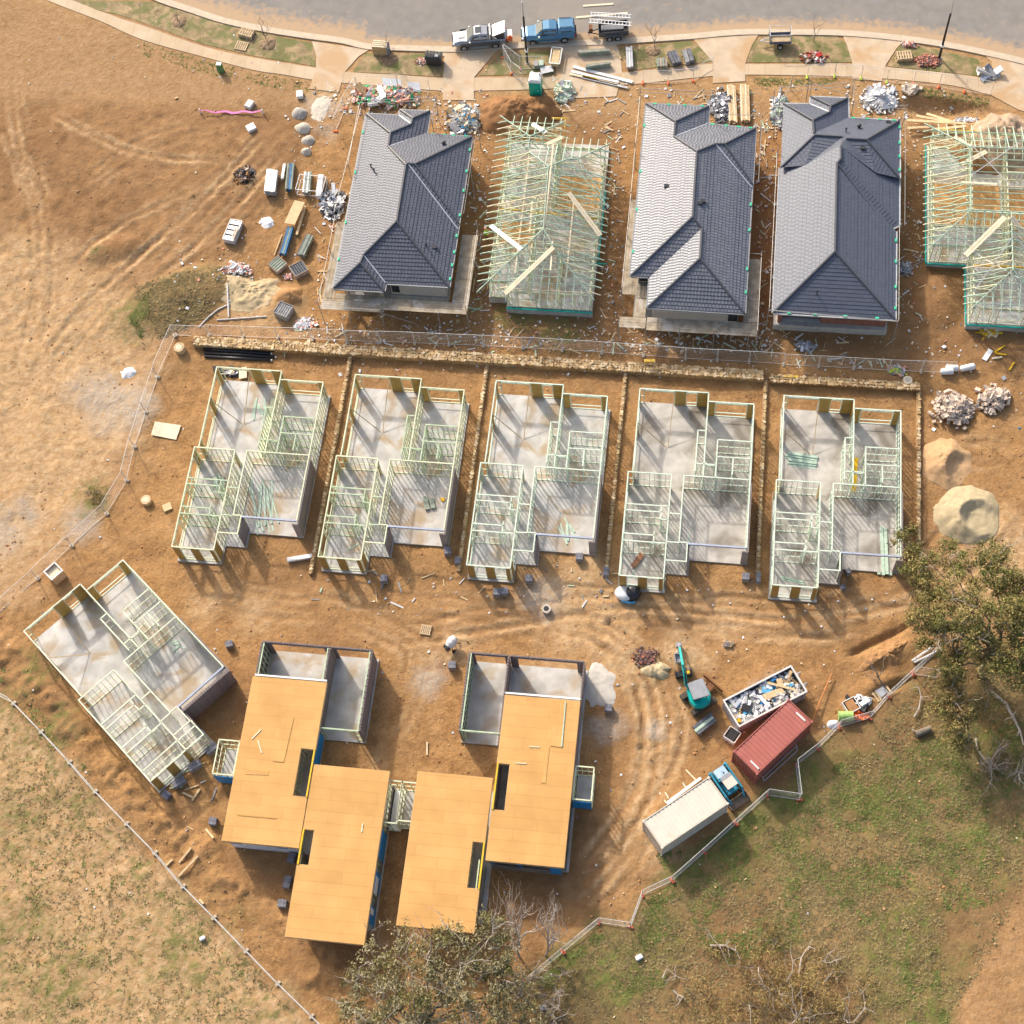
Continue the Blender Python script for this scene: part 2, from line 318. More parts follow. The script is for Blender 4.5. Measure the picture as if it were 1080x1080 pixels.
G = np.maximum(G, scrub*fine*pch2*.35); D = np.maximum(D, sstep(.1, .5, scrub)*.85)
for a in [(145, 335, 2.2), (135, 350, 1.6), (100, 520, 1.6), (102, 530, 1.4), (105, 268, 1.2), (15, 735, 2.2), (55, 770, 2.2), (85, 850, 1.8), (30, 710, 1.8), (540, 338, 2.0), (590, 350, 2.0), (185, 1000, 4), (30, 870, 3), (60, 1040, 4), (10, 1000, 4)]:
    G = np.maximum(G, blob(*a)*fine*.75); D = np.maximum(D, blob(*a)*.5)
for a in [(588, 622, 3.4), (600, 640, 3.2), (640, 650, 2.8), (612, 612, 2.6), (625, 630, 2.4), (765, 660, 1.8), (720, 690, 2.2), (1040, 600, 4), (1060, 580, 4), (655, 700, 1.6), (265, 318, 3.0), (300, 330, 2.2), (270, 645, 2.5), (215, 640, 2), (480, 680, 1.5), (340, 105, 2.0), (1020, 660, 3), (820, 745, 1.8), (690, 890, 2), (600, 660, 4), (450, 690, 1.2), (620, 595, 2), (400, 800, 1)]:
    S_ = np.maximum(S_, blob(*a)*.85)
for a in [(112, 420, 3.2), (140, 430, 2.0), (30, 545, 1.8), (10, 560, 2), (85, 555, 1.8), (570, 632, 2.0), (575, 645, 1.5), (640, 770, 1.5), (455, 715, 1.5), (340, 115, 1.6), (345, 140, 1.3), (815, 735, 1.6), (690, 770, .8)]:
    C_ = np.maximum(C_, blob(*a)*.75)
S_ = np.maximum(S_, leftpale*(.65+.35*n1)); B = np.maximum(B, leftfield*(1-leftpale)*(.55+.4*sstep(.4, .65, n1)))
S_ = np.maximum(S_, bareSE*.2); B = np.maximum(B, bareSE*.35); S_ = np.maximum(S_, flat*.35)
S_ = np.maximum(S_, lightrut*.95*(1-fieldSE)); B = np.maximum(B, darkrut*.75)
row1 = area([(500, 115), (660, 115), (660, 365), (500, 360)], 1, .7)+area([(620, 230), (1080, 250), (1080, 385), (640, 375)], 1, .7)+area([(935, 110), (1080, 170), (1080, 380), (935, 380)], 1, .6)+area([(780, 110), (830, 110), (830, 370), (780, 370)], 1, .6)
B = np.maximum(B, np.clip(row1, 0, 1)*.75*sstep(.3, .55, n1+.1))
B = np.maximum(B, area([(570, 850), (650, 850), (630, 960), (520, 990)], 1.5, 1)*.8); B = np.maximum(B, area([(620, 800), (680, 720), (660, 840)], 1.5, 1)*.5)
for a in [(235, 80, 2.2), (150, 65, 3), (45, 60, 3), (700, 665, 2), (390, 870, 2), (500, 650, 3), (330, 700, 4), (1000, 640, 3)]: B = np.maximum(B, blob(*a)*.6)
B = np.maximum(B, sstep(.52, .68, fbm(X*.16, Y*.16, 55, 5))*site*.55)
me = bpy.data.meshes.new('ground'); ny, nx = X.shape
co = np.stack([X, Y, Z], -1).reshape(-1, 3); idx = np.arange(nx*ny).reshape(ny, nx)
q = np.stack([idx[:-1, :-1], idx[:-1, 1:], idx[1:, 1:], idx[1:, :-1]], -1).reshape(-1, 4)
me.vertices.add(len(co)); me.vertices.foreach_set('co', co.ravel()); me.loops.add(q.size); me.loops.foreach_set('vertex_index', q.ravel())
me.polygons.add(len(q)); me.polygons.foreach_set('loop_start', np.arange(0, q.size, 4)); me.polygons.foreach_set('loop_total', np.full(len(q), 4))
me.polygons.foreach_set('use_smooth', np.ones(len(q), bool)); me.update(calc_edges=True)
for nm, ch in (('cov', (G, D, S_)), ('cov2', (B, C_, leftfield))):
    a = me.attributes.new(nm, 'FLOAT_COLOR', 'POINT'); a.data.foreach_set('color', np.stack([np.clip(c, 0, 1) for c in ch]+[np.ones(X.shape)], -1).astype(np.float32).ravel())
ground = bpy.data.objects.new('ground', me); COL.objects.link(ground); tag(ground, kind='structure')
def ground_material():
    m = bpy.data.materials.new('ground'); m.use_nodes = True; n, l = nodes_of(m); b = n['Principled BSDF']; b.inputs['Roughness'].default_value = .95; b.inputs['Specular IOR Level'].default_value = .12
    tc = n.new('ShaderNodeTexCoord')
    def noise(s, d=6, dist=0):
        t = n.new('ShaderNodeTexNoise'); t.inputs['Scale'].default_value = s; t.inputs['Detail'].default_value = d; t.inputs['Distortion'].default_value = dist
        l.new(tc.outputs['Object'], t.inputs['Vector']); return t.outputs[0]
    def ramp(f, p0, c0, p1, c1):
        r = n.new('ShaderNodeValToRGB'); r.color_ramp.elements[0].position = p0; r.color_ramp.elements[1].position = p1
        r.color_ramp.elements[0].color = (*c0, 1); r.color_ramp.elements[1].color = (*c1, 1); l.new(f, r.inputs[0]); return r.outputs[0]
    def mix(f, a, c):
        x = n.new('ShaderNodeMix'); x.data_type = 'RGBA'; l.new(f, x.inputs[0]); l.new(a, x.inputs[6]); l.new(c, x.inputs[7]); return x.outputs[2]
    def math_(op, a, v):
        x = n.new('ShaderNodeMath'); x.operation = op; x.use_clamp = True; l.new(a, x.inputs[0])
        if isinstance(v, float): x.inputs[1].default_value = v
        else: l.new(v, x.inputs[1])
        return x.outputs[0]
    def attr(nm):
        a = n.new('ShaderNodeAttribute'); a.attribute_name = nm; s = n.new('ShaderNodeSeparateColor'); l.new(a.outputs['Color'], s.inputs[0]); return s.outputs
    c1, c2 = attr('cov'), attr('cov2')
    base = ramp(noise(.55, 8, .8), .3, (.25, .135, .054), .72, (.405, .234, .104))
    leftc = ramp(noise(.5, 8, 1.2), .3, (.28, .16, .072), .72, (.39, .235, .118))
    base = mix(c2[2], base, leftc)
    base = mix(math_('MULTIPLY', ramp(noise(1.9, 9, 1.4), .46, (0,)*3, .62, (1,)*3), .55), base, ramp(noise(.9, 6), .3, (.50, .295, .125), .7, (.36, .19, .07)))
    base = mix(math_('MULTIPLY', ramp(noise(2.7, 9, 1.8), .52, (0,)*3, .66, (1,)*3), .5), base, ramp(noise(1.2, 6), .3, (.15, .075, .03), .7, (.22, .112, .042)))
    base = mix(c2[0], base, ramp(noise(1.1, 7), .3, (.20, .105, .045), .7, (.29, .165, .078)))
    base = mix(math_('MULTIPLY', c1[2], ramp(noise(2.2, 6), .25, (.35,)*3, .6, (1,)*3)), base, ramp(noise(1.6, 7), .3, (.41, .255, .12), .7, (.56, .40, .235)))
    base = mix(math_('MULTIPLY', c2[1], ramp(noise(3, 5), .3, (.4,)*3, .6, (1,)*3)), base, ramp(noise(2, 5), .3, (.34, .29, .235), .7, (.44, .39, .33)))
    speck = ramp(noise(9, 3), .62, (0,)*3, .7, (1,)*3)
    base = mix(math_('MULTIPLY', speck, .30), base, ramp(noise(2, 2), .4, (.55, .40, .26), .6, (.18, .10, .05)))
    base = mix(math_('MULTIPLY', c1[1], ramp(noise(6, 6), .3, (.45,)*3, .55, (1,)*3)), base, ramp(noise(3.2, 8, .6), .3, (.14, .105, .045), .72, (.28, .205, .10)))
    base = mix(math_('MULTIPLY', c1[0], ramp(noise(7, 5), .3, (.4,)*3, .5, (1,)*3)), base, ramp(noise(3.5, 6), .3, (.085, .105, .024), .7, (.17, .19, .055)))
    l.new(base, b.inputs['Base Color'])
    bp = n.new('ShaderNodeBump'); bp.inputs['Strength'].default_value = .7; bp.inputs['Distance'].default_value = .12; l.new(noise(3.2, 8, .5), bp.inputs['Height'])
    b2 = n.new('ShaderNodeBump'); b2.inputs['Strength'].default_value = .5; b2.inputs['Distance'].default_value = .04; l.new(noise(14, 4), b2.inputs['Height']); l.new(bp.outputs[0], b2.inputs['Normal'])
    l.new(b2.outputs[0], b.inputs['Normal']); return m
me.materials.append(ground_material())
def gz(x, y):
    """height of the finished ground sheet"""
    i = int(np.searchsorted(gx, x)); j = int(np.searchsorted(gy, y)); i = min(max(i, 1), nx-1); j = min(max(j, 1), ny-1)
    tx = (x-gx[i-1])/(gx[i]-gx[i-1]); ty = (y-gy[j-1])/(gy[j]-gy[j-1])
    return float((Z[j-1, i-1]*(1-tx)+Z[j-1, i]*tx)*(1-ty)+(Z[j, i-1]*(1-tx)+Z[j, i]*tx)*ty)
def PG(px, py, h=0.0):
    q = P(px, py); d = ROT @ np.array([(px-540)/F_PX, -(py-540)/F_PX, -1.0])
    for _ in range(4):
        zz = gz(q.x, q.y)+h; q = Vector((float(d[0]*(zz-CAM_H)/d[2]), float(d[1]*(zz-CAM_H)/d[2]), zz))
    return q
# ------------------------------------------------------------------ street, kerb, footpath, driveways, verge
def clean(poly): return [(float(a[0]), float(a[1])) for a in poly]
def sheet(name, poly, off, mat, kind='structure', thick=0.0, res=1.5):
    bm = bmesh.new(); vs = [bm.verts.new((x, y, 0)) for x, y in clean(poly)]; f = bm.faces.new(vs)
    bmesh.ops.triangulate(bm, faces=[f])
    for v in bm.verts: v.co.z = float(g(v.co.x, v.co.y))+off
    if thick:
        top = list(bm.faces); r = bmesh.ops.extrude_face_region(bm, geom=top)
        for v in [e for e in r['geom'] if isinstance(e, bmesh.types.BMVert)]: v.co.z -= thick
    bmesh.ops.recalc_face_normals(bm, faces=bm.faces)
    m_ = bpy.data.meshes.new(name); bm.to_mesh(m_); bm.free(); m_.materials.append(mat)
    o = bpy.data.objects.new(name, m_); COL.objects.link(o); return tag(o, kind=kind)
M('asphalt', (.225, .211, .195), var=.10, scale=.9, rough=.9, bump=.25, bscale=14, stain=(.27, .24, .205), stainscale=.09, staincut=.50)
M('kerbstone', (.53, .44, .33), var=.1, scale=1.5, bump=.15)
brickmat('pathslab', (.52, .41, .28), (.57, .45, .31), (.36, .26, .16), 1.55, 40, .012, bumpd=.01, offset=0, stain=(.86, .80, .74))
M('crossover', (.52, .41, .29), var=.12, scale=.9, bump=.15, stain=(.47, .31, .17), stainscale=.35, staincut=.46)
M('gutterdust', (.45, .31, .19), var=.2, scale=1.2, bump=.3)
KERB = [(48, -60), (110, -25), (165, 0), (199, 11.7), (237, 24), (286, 34), (325, 40), (360, 44.7), (387, 51), (422, 52.5), (480, 54), (520, 51.5), (560, 49.5), (643, 46), (727, 40.5), (780, 36), (835, 36), (891, 37), (947, 42), (1002, 50), (1050, 60), (1080, 67), (1130, 80), (1200, 100)]
def off_line(line, d):
    out = []
    for i, q in enumerate(line):
        t = Vector(line[min(i+1, len(line)-1)])-Vector(line[max(i-1, 0)]); t = t.to_2d().normalized(); out.append((q[0]-t.y*d, q[1]+t.x*d))
    return out
kl = [tuple(v) for v in smooth_line(pts(KERB), 5)]
roadN = off_line(kl, 11.5)
kf = [tuple(v) for v in smooth_line(pts(KERB), 14)]
def road():
    m = M('asphalt'); n, l = nodes_of(m); b = n['Principled BSDF']; src = b.inputs['Base Color'].links[0].from_socket
    a = n.new('ShaderNodeAttribute'); a.attribute_name = 'soil'; t = n.new('ShaderNodeTexNoise'); t.inputs['Scale'].default_value = 1.6; t.inputs['Detail'].default_value = 8; tc = n.new('ShaderNodeTexCoord'); l.new(tc.outputs['Object'], t.inputs['Vector'])
    ad = n.new('ShaderNodeMath'); ad.operation = 'ADD'; l.new(a.outputs['Fac'], ad.inputs[0]); l.new(t.outputs[0], ad.inputs[1]); r = n.new('ShaderNodeValToRGB'); r.color_ramp.elements[0].position = .62; r.color_ramp.elements[1].position = 1.0; l.new(ad.outputs[0], r.inputs[0])
    mx = n.new('ShaderNodeMix'); mx.data_type = 'RGBA'; mx.inputs[7].default_value = (.43, .30, .185, 1); l.new(r.outputs[0], mx.inputs[0]); l.new(src, mx.inputs[6]); l.new(mx.outputs[2], b.inputs['Base Color'])
    ws = [.62, .8, 1.0, 1.3, 1.6, 2, 2.4, 2.8, 3.3, 3.8, 4.5, 5.2, 6, 7, 8.2, 9.5, 11.5]; mb = MB(); vs = []; at = []
    for w in ws:
        for i, q in enumerate(off_line(kf, w)):
            vs.append((q[0], q[1], 1.208 if q[1] > 96 else float(g(*q))+.008)); wd = .9+2.4*float(fbm(np.array(q[0]*.05), np.array(7.3), 61, 3))+(1.6 if q[0] < -35 else 0)
            at.append(max(0, .66*(1-(w-.6)/wd))+.18*max(0, float(fbm(np.array(q[0]*.11), np.array(q[1]*.11), 62, 3))-.45))
    n_ = len(kf); mb.add(vs, [(j*n_+i, j*n_+i+1, (j+1)*n_+i+1, (j+1)*n_+i) for j in range(len(ws)-1) for i in range(n_-1)]); o = tag(mb.build('road', m), kind='structure')
    o.data.attributes.new('soil', 'FLOAT', 'POINT').data.foreach_set('value', np.array(at, np.float32))
road()
sheet('far_verge', off_line(kl, 11.9) + off_line(kl, 40)[::-1], .05, M('crossover'))
def strip(name, line, w0, w1, z0, z1, mat):
    a = off_line(line, w0); b = off_line(line, w1); mb = MB()
    secs = [[(a[i][0], a[i][1], float(g(*line[i][:2]))+z0), (a[i][0], a[i][1], float(g(*line[i][:2]))+z1), (b[i][0], b[i][1], float(g(*line[i][:2]))+z1), (b[i][0], b[i][1], float(g(*line[i][:2]))+z0)] for i in range(len(line))]
    mb.loft(secs); return tag(mb.build(name, mat), kind='structure')
strip('kerb', kl, -.18, .16, -.1, .12, M('kerbstone')); strip('gutter', kl, .161, .62, -.1, .02, M('kerbstone')); strip('kerb', off_line(kl, 11.6), -.15, .2, -.1, .12, M('kerbstone'))
PATHU = [(20, -25), (75, 0), (125, 19), (150, 27), (216, 49.6), (267, 61), (300, 66.5), (334, 72), (365, 76), (467, 82.5), (500, 82), (545, 82), (600, 80), (668, 76), (745, 68), (797, 68), (899, 68), (935, 71), (1022, 80), (1047, 86), (1085, 95), (1150, 112)]
PATHL = [(0, -25), (49, 0), (105, 22), (150, 42), (214, 60), (267, 74), (300, 79), (328, 84), (361, 87.5), (467, 96), (500, 96), (545, 95), (600, 93), (668, 89), (745, 81), (791, 79), (899, 81), (933, 83), (1002, 90), (1047, 101), (1085, 110), (1150, 127)]
pu, pl = [[tuple(v) for v in smooth_line(pts(a), 4)] for a in (PATHU, PATHL)]
def footpath():
    mb = MB(); vs = []; L = 0; uvs = []
    for i in range(len(pu)):
        a, b = pu[i], pl[i]
        if i: L += math.hypot(a[0]-pu[i-1][0], a[1]-pu[i-1][1])
        for q in (a, b): vs.append((*q, float(g(*q))+.05))
    n_ = len(pu); o2 = [(v[0], v[1], v[2]-.2) for v in vs]
    fs = [(2*i, 2*i+2, 2*i+3, 2*i+1) for i in range(n_-1)]+[(2*n_+2*i, 2*i, 2*i+2, 2*n_+2*i+2)[::-1] for i in range(n_-1)]+[(2*n_+2*i+1, 2*i+1, 2*i+3, 2*n_+2*i+3) for i in range(n_-1)]
    mb.add(vs+o2, fs); return tag(mb.build('footpath', M('pathslab')), kind='structure')
footpath()
XOV = [[(329, 44), (389, 53), (378, 60), (363, 77), (357.5, 97.5), (326, 94), (333, 75), (334, 60)],
       [(456, 55.5), (526, 52.5), (520, 58), (506, 75), (500, 82), (500, 106), (467, 106), (467.5, 82), (469, 60)],
       [(586, 50), (650, 47), (655, 62), (656, 78), (650, 102), (600, 104), (588, 80), (583, 60)],
       [(731, 41.5), (800, 37), (793, 48), (786, 67), (786, 86), (752, 88), (752, 66), (740, 52)],
       [(889, 38), (953, 43.5), (945, 52), (934, 69), (930, 86), (899, 84), (899, 67), (894, 50)],
       [(1038, 58), (1140, 84), (1120, 130), (1074, 116), (1044, 100), (1048, 84), (1046, 66)]]
for q in XOV: sheet('driveway', pts(q), .062, M('crossover'), thick=.25)
# ------------------------------------------------------------------ grass on the verge and in the fields
def grass(name, polys, n, hmin, hmax, mat, dens=None, seed=1):
    rng = np.random.default_rng(seed); vs = []; fs = []; k = 0
    for poly, cnt in polys:
        pw = pts(poly); xs = [q[0] for q in pw]; ys = [q[1] for q in pw]
        x = rng.uniform(min(xs), max(xs), cnt*3); y = rng.uniform(min(ys), max(ys), cnt*3)
        ok = sdist(x, y, pw) > .1
        if dens: ok &= (fbm(x*.5, y*.5, 71+seed, 4) + rng.normal(0, .05, x.shape)) > dens
        x, y = x[ok][:cnt], y[ok][:cnt]
        for a, b in zip(x, y):
            z = gz(a, b)-.01; h = rng.uniform(hmin, hmax)
            for _ in range(4):
                t = rng.uniform(0, 6.283); lean = rng.uniform(.7, 1.6)*h; w = h*.3; c, s = math.cos(t), math.sin(t)
                vs += [(a-s*w, b+c*w, z), (a+s*w, b-c*w, z), (a+c*lean, b+s*lean, z+h*.45)]; fs.append((k, k+1, k+2)); k += 3
    mb = MB(); mb.v = vs; mb.f = fs; mb.mi = [0]*len(fs); return tag(mb.build(name, mat), kind='stuff')
M('grassgreen', (.15, .17, .05), var=.35, scale=.8, spec=.1); M('grassdry', (.235, .18, .085), var=.3, scale=.8, spec=.1)
VERGE = [[(60, 0), (160, 2), (240, 27), (285, 37), (330, 46), (333, 70), (267, 59), (216, 47), (130, 17)],
         [(372, 76), (386, 56), (455, 57), (466, 62), (466, 81)], [(505, 80), (528, 56), (580, 54), (585, 78)],
         [(655, 62), (650, 52), (728, 43), (740, 52), (751, 65), (668, 74)], [(787, 66), (795, 44), (806, 38), (882, 38), (892, 46), (899, 66)],
         [(936, 70), (947, 50), (955, 45), (1030, 62), (1045, 82), (1022, 79)]]
M('vergesoil', (.33, .235, .125), var=.3, scale=1.3, bump=.5, stain=(.165, .16, .055), stainscale=.8, staincut=.44)
for q in VERGE: sheet('verge', pts(q), .035, M('vergesoil'), thick=.2)
grass('grass', [(VERGE[0], 5000), (VERGE[1], 1100), (VERGE[2], 700), (VERGE[3], 1000), (VERGE[4], 800), (VERGE[5], 1100), ([(150, 44), (214, 62), (267, 76), (330, 87), (328, 100), (240, 84), (150, 60)], 700), ([(790, 81), (890, 83), (870, 90), (800, 92)], 300), ([(940, 86), (1045, 104), (1045, 115), (960, 100)], 400)], 0, .07, .17, M('grassgreen'), .36, 2)
grass('grass', [([(690, 900), (745, 885), (840, 830), (850, 850), (760, 905), (700, 925)], 1500), ([(560, 1040), (625, 985), (640, 985), (600, 1050)], 900), ([(940, 1080), (950, 1010), (990, 1020), (1000, 1080)], 1300), ([(860, 800), (1080, 760), (1080, 950), (900, 980), (640, 1060), (680, 950)], 9000), ([(150, 310), (160, 310), (160, 350), (150, 360), (135, 340)], 250), ([(0, 745), (320, 1080), (0, 1080)], 800), ([(0, 700), (80, 790), (140, 870), (150, 890), (60, 800), (0, 735)], 900)], 0, .10, .22, M('grassgreen'), .52, 3)
grass('dry_grass', [([(640, 985), (850, 845), (990, 700), (1080, 700), (1080, 950), (1000, 1080), (540, 1080)], 9000), ([(0, 740), (330, 1080), (0, 1080)], 1600), ([(140, 300), (240, 280), (225, 335), (150, 365)], 1200)], 0, .10, .24, M('grassdry'), .40, 4)
# ------------------------------------------------------------------ single-storey frames on slabs
ZS, ZP = .15, 2.6        # slab top, top of the wall plates
def wall_bm(x0, y0, x1, y1, z0=ZS, z1=ZP, gap=.45, openings=(), studs=True, noggin=True, header=False, w=.10, seed=0):
    """one stud wall: plates, studs, noggins; openings are (from, to, sill, head) along the wall"""
    rng = random.Random(hash((round(x0, 2), round(y0, 2), round(x1, 2), round(y1, 2))) & 0xffff)
    mb = MB(); L = math.hypot(x1-x0, y1-y0); dx, dy = (x1-x0)/L, (y1-y0)/L
    q = lambda t, z: (x0+dx*t, y0+dy*t, z)
    mb.bar(q(-.05, z1-.04), q(L+.05, z1-.04), w, .08)
    if header:
        return mb
    cuts = [(a, b) for a, b, s, h in openings if s <= 0.01]; t0 = 0
    for a, b in sorted(cuts)+[(L, L)]:
        if a > t0+.05: mb.bar(q(t0, z0+.022), q(a, z0+.022), w-.01, .045)
        t0 = b
    if studs:
        n = max(1, int(round(L/gap)))
        for i in range(n+1):
            t = min(max(i*L/n, .03), L-.03)
            if any(a < t < b for a, b, s, h in openings): continue
            mb.bar(q(t, z0+.045), q(t, z1-.08), .045, w-.012)
    for a, b, s, h in openings:
        for t in (a, b): mb.bar(q(t, z0+.045), q(t, z1-.08), .075, w-.014)
        mb.bar(q(a, z0+h+.09), q(b, z0+h+.09), w-.016, .16)
        if s > 0: mb.bar(q(a, z0+s), q(b, z0+s), w-.016, .045)
        for k in range(1, int((b-a)/gap)):
            mb.bar(q(a+k*gap, z0+h+.17), q(a+k*gap, z1-.08), .045, w-.018)
    if noggin and studs:
        segs = []; t0 = 0
        for a, b, s, h in sorted(openings)+[(L, L, 0, 0)]:
            if a > t0+.1: segs.append((t0, a))
            t0 = b
        for a, b in segs: mb.bar(q(a, z0+1.22), q(b, z0+1.22), w-.03, .045)
    return mb
def ply_bm(x0, y0, x1, y1, z0=ZS, z1=ZP-.08, t=.02, off=-.058):
    L = math.hypot(x1-x0, y1-y0); nx_, ny_ = -(y1-y0)/L*off, (x1-x0)/L*off
    mb = MB(); mb.bar((x0+nx_, y0+ny_, (z0+z1)/2), (x1+nx_, y1+ny_, (z0+z1)/2), t, z1-z0); return mb
PLAN_SLAB = [(-.06, .06), (5.96, .06), (5.96, -.79), (10.02, -.79), (10.02, -14.75), (5.25, -14.75), (5.25, -16.12), (3.42, -16.12), (3.42, -17.85), (-.5, -17.85), (-.5, -8.02), (-.06, -8.02)]
PLAN = [  # x0, y0, x1, y1, openings, header only
    (0, 0, 5.9, 0, [(.35, 3.0, 0, 2.1), (4.0, 4.95, .5, 2.1)], 0), (5.9, -.05, 5.9, -7.95, [(4.9, 5.75, 0, 2.05)], 0), (5.97, -.85, 9.8, -.85, [(.6, 3.3, .6, 2.1)], 0),
    (9.8, -.92, 9.8, -14.3, [], 0), (4.3, -8.1, 9.72, -8.1, [], 0), (4.3, -8.18, 4.3, -14.2, [], 0),
    (4.36, -14.25, 4.98, -14.25, [], 1), (4.98, -14.3, 4.98, -15.85, [(.2, 1.4, 0, 2.1)], 0), (3.32, -15.95, 4.98, -15.95, [], 1),
    (0, -.08, 0, -8.02, [(.6, 2.9, .4, 2.1), (3.9, 7.2, .4, 2.1)], 0), (-.37, -8.1, 3.2, -8.1, [], 0), (-.37, -8.18, -.37, -17.6, [(3.8, 5.2, .9, 2.1), (6.9, 8.7, .6, 2.1), (.8, 2.4, .6, 2.1)], 0),
    (3.25, -8.18, 3.25, -17.55, [(.2, 1.1, 0, 2.05), (4.3, 5.2, 0, 2.05), (6.3, 7.2, 0, 2.05)], 0), (-.3, -17.6, 3.2, -17.6, [(.5, 1.5, .6, 2.1), (2.2, 3.2, .6, 2.1)], 0),
    (-.3, -11.08, 3.2, -11.08, [], 1), (-.3, -11.65, 2.62, -11.65, [], 0), (2.62, -11.14, 2.62, -12.3, [], 0), (2.68, -12.3, 3.2, -12.3, [], 0),
    (-.3, -13.8, 2.2, -13.8, [], 1), (2.2, -13.5, 2.2, -14.4, [], 0), (-.3, -14.45, 3.2, -14.45, [(2.3, 3.1, 0, 2.05)], 0), (3.31, -11.7, 4.24, -11.7, [], 1),
    (5.25, -3.72, 5.84, -3.72, [], 0), (5.2, -3.72, 5.2, -7.6, [], 0), (5.27, -6.9, 6.86, -6.9, [(.75, 1.5, 0, 2.05)], 0),
    (6.92, -4.5, 9.74, -4.5, [], 0), (6.92, -4.56, 6.92, -8.05, [(.3, 1.1, 0, 2.05)], 0), (6.98, -6.12, 9.74, -6.12, [], 0), (8.3, -6.2, 8.3, -7.7, [], 0), (3.31, -14.3, 4.24, -14.3, [], 1)]
PLAN_PLY = [(3.05, 0, 3.98, 0), (4.98, 0, 5.85, 0), (6.0, -.85, 6.5, -.85), (9.3, -.85, 9.75, -.85), (0, -.6, 0, -.1), (0, -3.7, 0, -3.1), (0, -8.0, 0, -7.4), (5.9, -.1, 5.9, -1.0),
            (-.35, -17.6, .2, -17.6), (1.2, -17.6, 1.9, -17.6), (2.9, -17.6, 3.22, -17.6), (-.37, -8.2, -.37, -8.9), (3.25, -17.5, 3.25, -16.7), (3.25, -8.2, 3.25, -8.6)]
def make_frame_house():
    t = thing('frame_house', '', 'house frame')
    m = MB(); m.prism(PLAN_SLAB, -.5, ZS); m.build('slab', M('concrete'), t)
    for i, (x0, y0, x1, y1, op, hd) in enumerate(PLAN):
        wall_bm(x0, y0, x1, y1, openings=op, header=bool(hd)).build('wall_frame', M('treated_pale' if i < 14 else 'treated'), t)
    for a in PLAN_PLY: ply_bm(*a).build('bracing_panel', M('ply'), t)
    m = MB(); m.bar((5.03, -14.33, 2.5), (9.74, -14.33, 2.5), .15, .2); m.build('steel_beam', M('steelbeam'), t)
    m = MB()
    m.box(9.93, -11.5, 1.28, .11, 6.2, 2.56); m.box(9.72, -14.66, 1.28, .53, .11, 2.56); m.build('brick_wall', M('brickwall'), t)
    m = MB(); m.box(5.12, -15.2, 1.2, .11, 1.75, 2.4); m.box(5.02, -14.36+.02, 1.2, .09, .09, 2.4); m.build('brick_pier', M('brickwall'), t)
    for a, b in (((.02, -3.3, 2.5), (2.6, -4.3, ZS+.05)), ((3.0, -.03, 2.5), (2.75, -4.25, ZS+.05))):
        m = MB(); m.bar(a, b, .07, .045); m.build('brace', M('timber'), t)
    return t
HP = make_frame_house()
HOUSES = [((-42.11, 66.93), R_(-.25), 'timber wall frame on slab, leftmost of the row of five', 'a'), ((-29.57, 67.03), R_(-.15), 'timber wall frame on slab, second from left of the row of five', 'b'),
          ((-17.09, 67.30), R_(-.15), 'timber wall frame on slab in the middle of the row of five', 'c'), ((-4.56, 67.41), 0, 'timber wall frame with dusty dark slab, fourth of the row of five', 'd'),
          ((7.74, 67.59), R_(.3), 'timber wall frame partly under the tree, rightmost of the row of five', 'e')]
HLOC = []
for i, ((x, y), rz, lab, k) in enumerate(HOUSES):
    if i == 0: o = HP; o.location = (x, y, 0); o.rotation_euler.z = rz; o['label'] = lab; tag(o, group='timber house frames on slabs')
    else: o = copy_thing(HP, (x, y, 0), rz, lab)
    HLOC.append((x, y, rz))
    for ch in o.children:
        kn = ch.name.split('.')[0]; alt = 'mint_pale' if kn == 'wall_frame' and i > 1 else ('concrete_dusty' if kn == 'slab' and i > 2 else None)
        if alt: ch.material_slots[0].link = 'OBJECT'; ch.material_slots[0].material = M(alt)
HF = copy_thing(HP, (-53.39, 40.78, 0), R_(50.3), 'timber wall frame on slab turned at an angle, beside the lower left fence')
for ch in HF.children:
    if ch.name.startswith('wall_frame'): ch.material_slots[0].link = 'OBJECT'; ch.material_slots[0].material = M('white_pine')
def HP_at(i, u, v, z=0):
    x, y, rz = HLOC[i] if i < 5 else (-53.39, 40.78, R_(50.3)); c, s = math.cos(rz), math.sin(rz); return (x+c*u-s*v, y+s*u+c*v, z), rz
# the angled frame has a full-width front room
m = MB(); m.prism([(3.44, -16.14), (5.3, -16.14), (5.3, -17.85), (3.44, -17.85)], -.5, ZS-.004); m.build('slab', M('concrete'), HF)
for w_ in ((3.33, -17.6, 5.05, -17.6, [(.3, 1.4, .6, 2.1)]), (5.05, -16.0, 5.05, -17.5, []), (-.3, -16.5, 3.2, -16.5, []), (3.33, -16.55, 5.0, -16.55, [])): wall_bm(*w_[:4], openings=w_[4]).build('wall_frame', M('white_pine'), HF)
# dark brick parapet in front of the angled frame's garage
(px_, rz_) = HP_at(5, 7.5, -14.75); w_ = thing('brick_wall', 'dark brick wall along the front of the angled slab', 'wall', px_, rz_)
m = MB(); m.box(0, -.12, 1.3, 4.9, .24, 2.6); m.build('wall', M('brickwall'), w_)
m = MB()
for k in range(20): m.box(-2.3+k*.24, -.12, 2.63, .11, .23, .06)
m.build('coping', M('purplebrick'), w_)
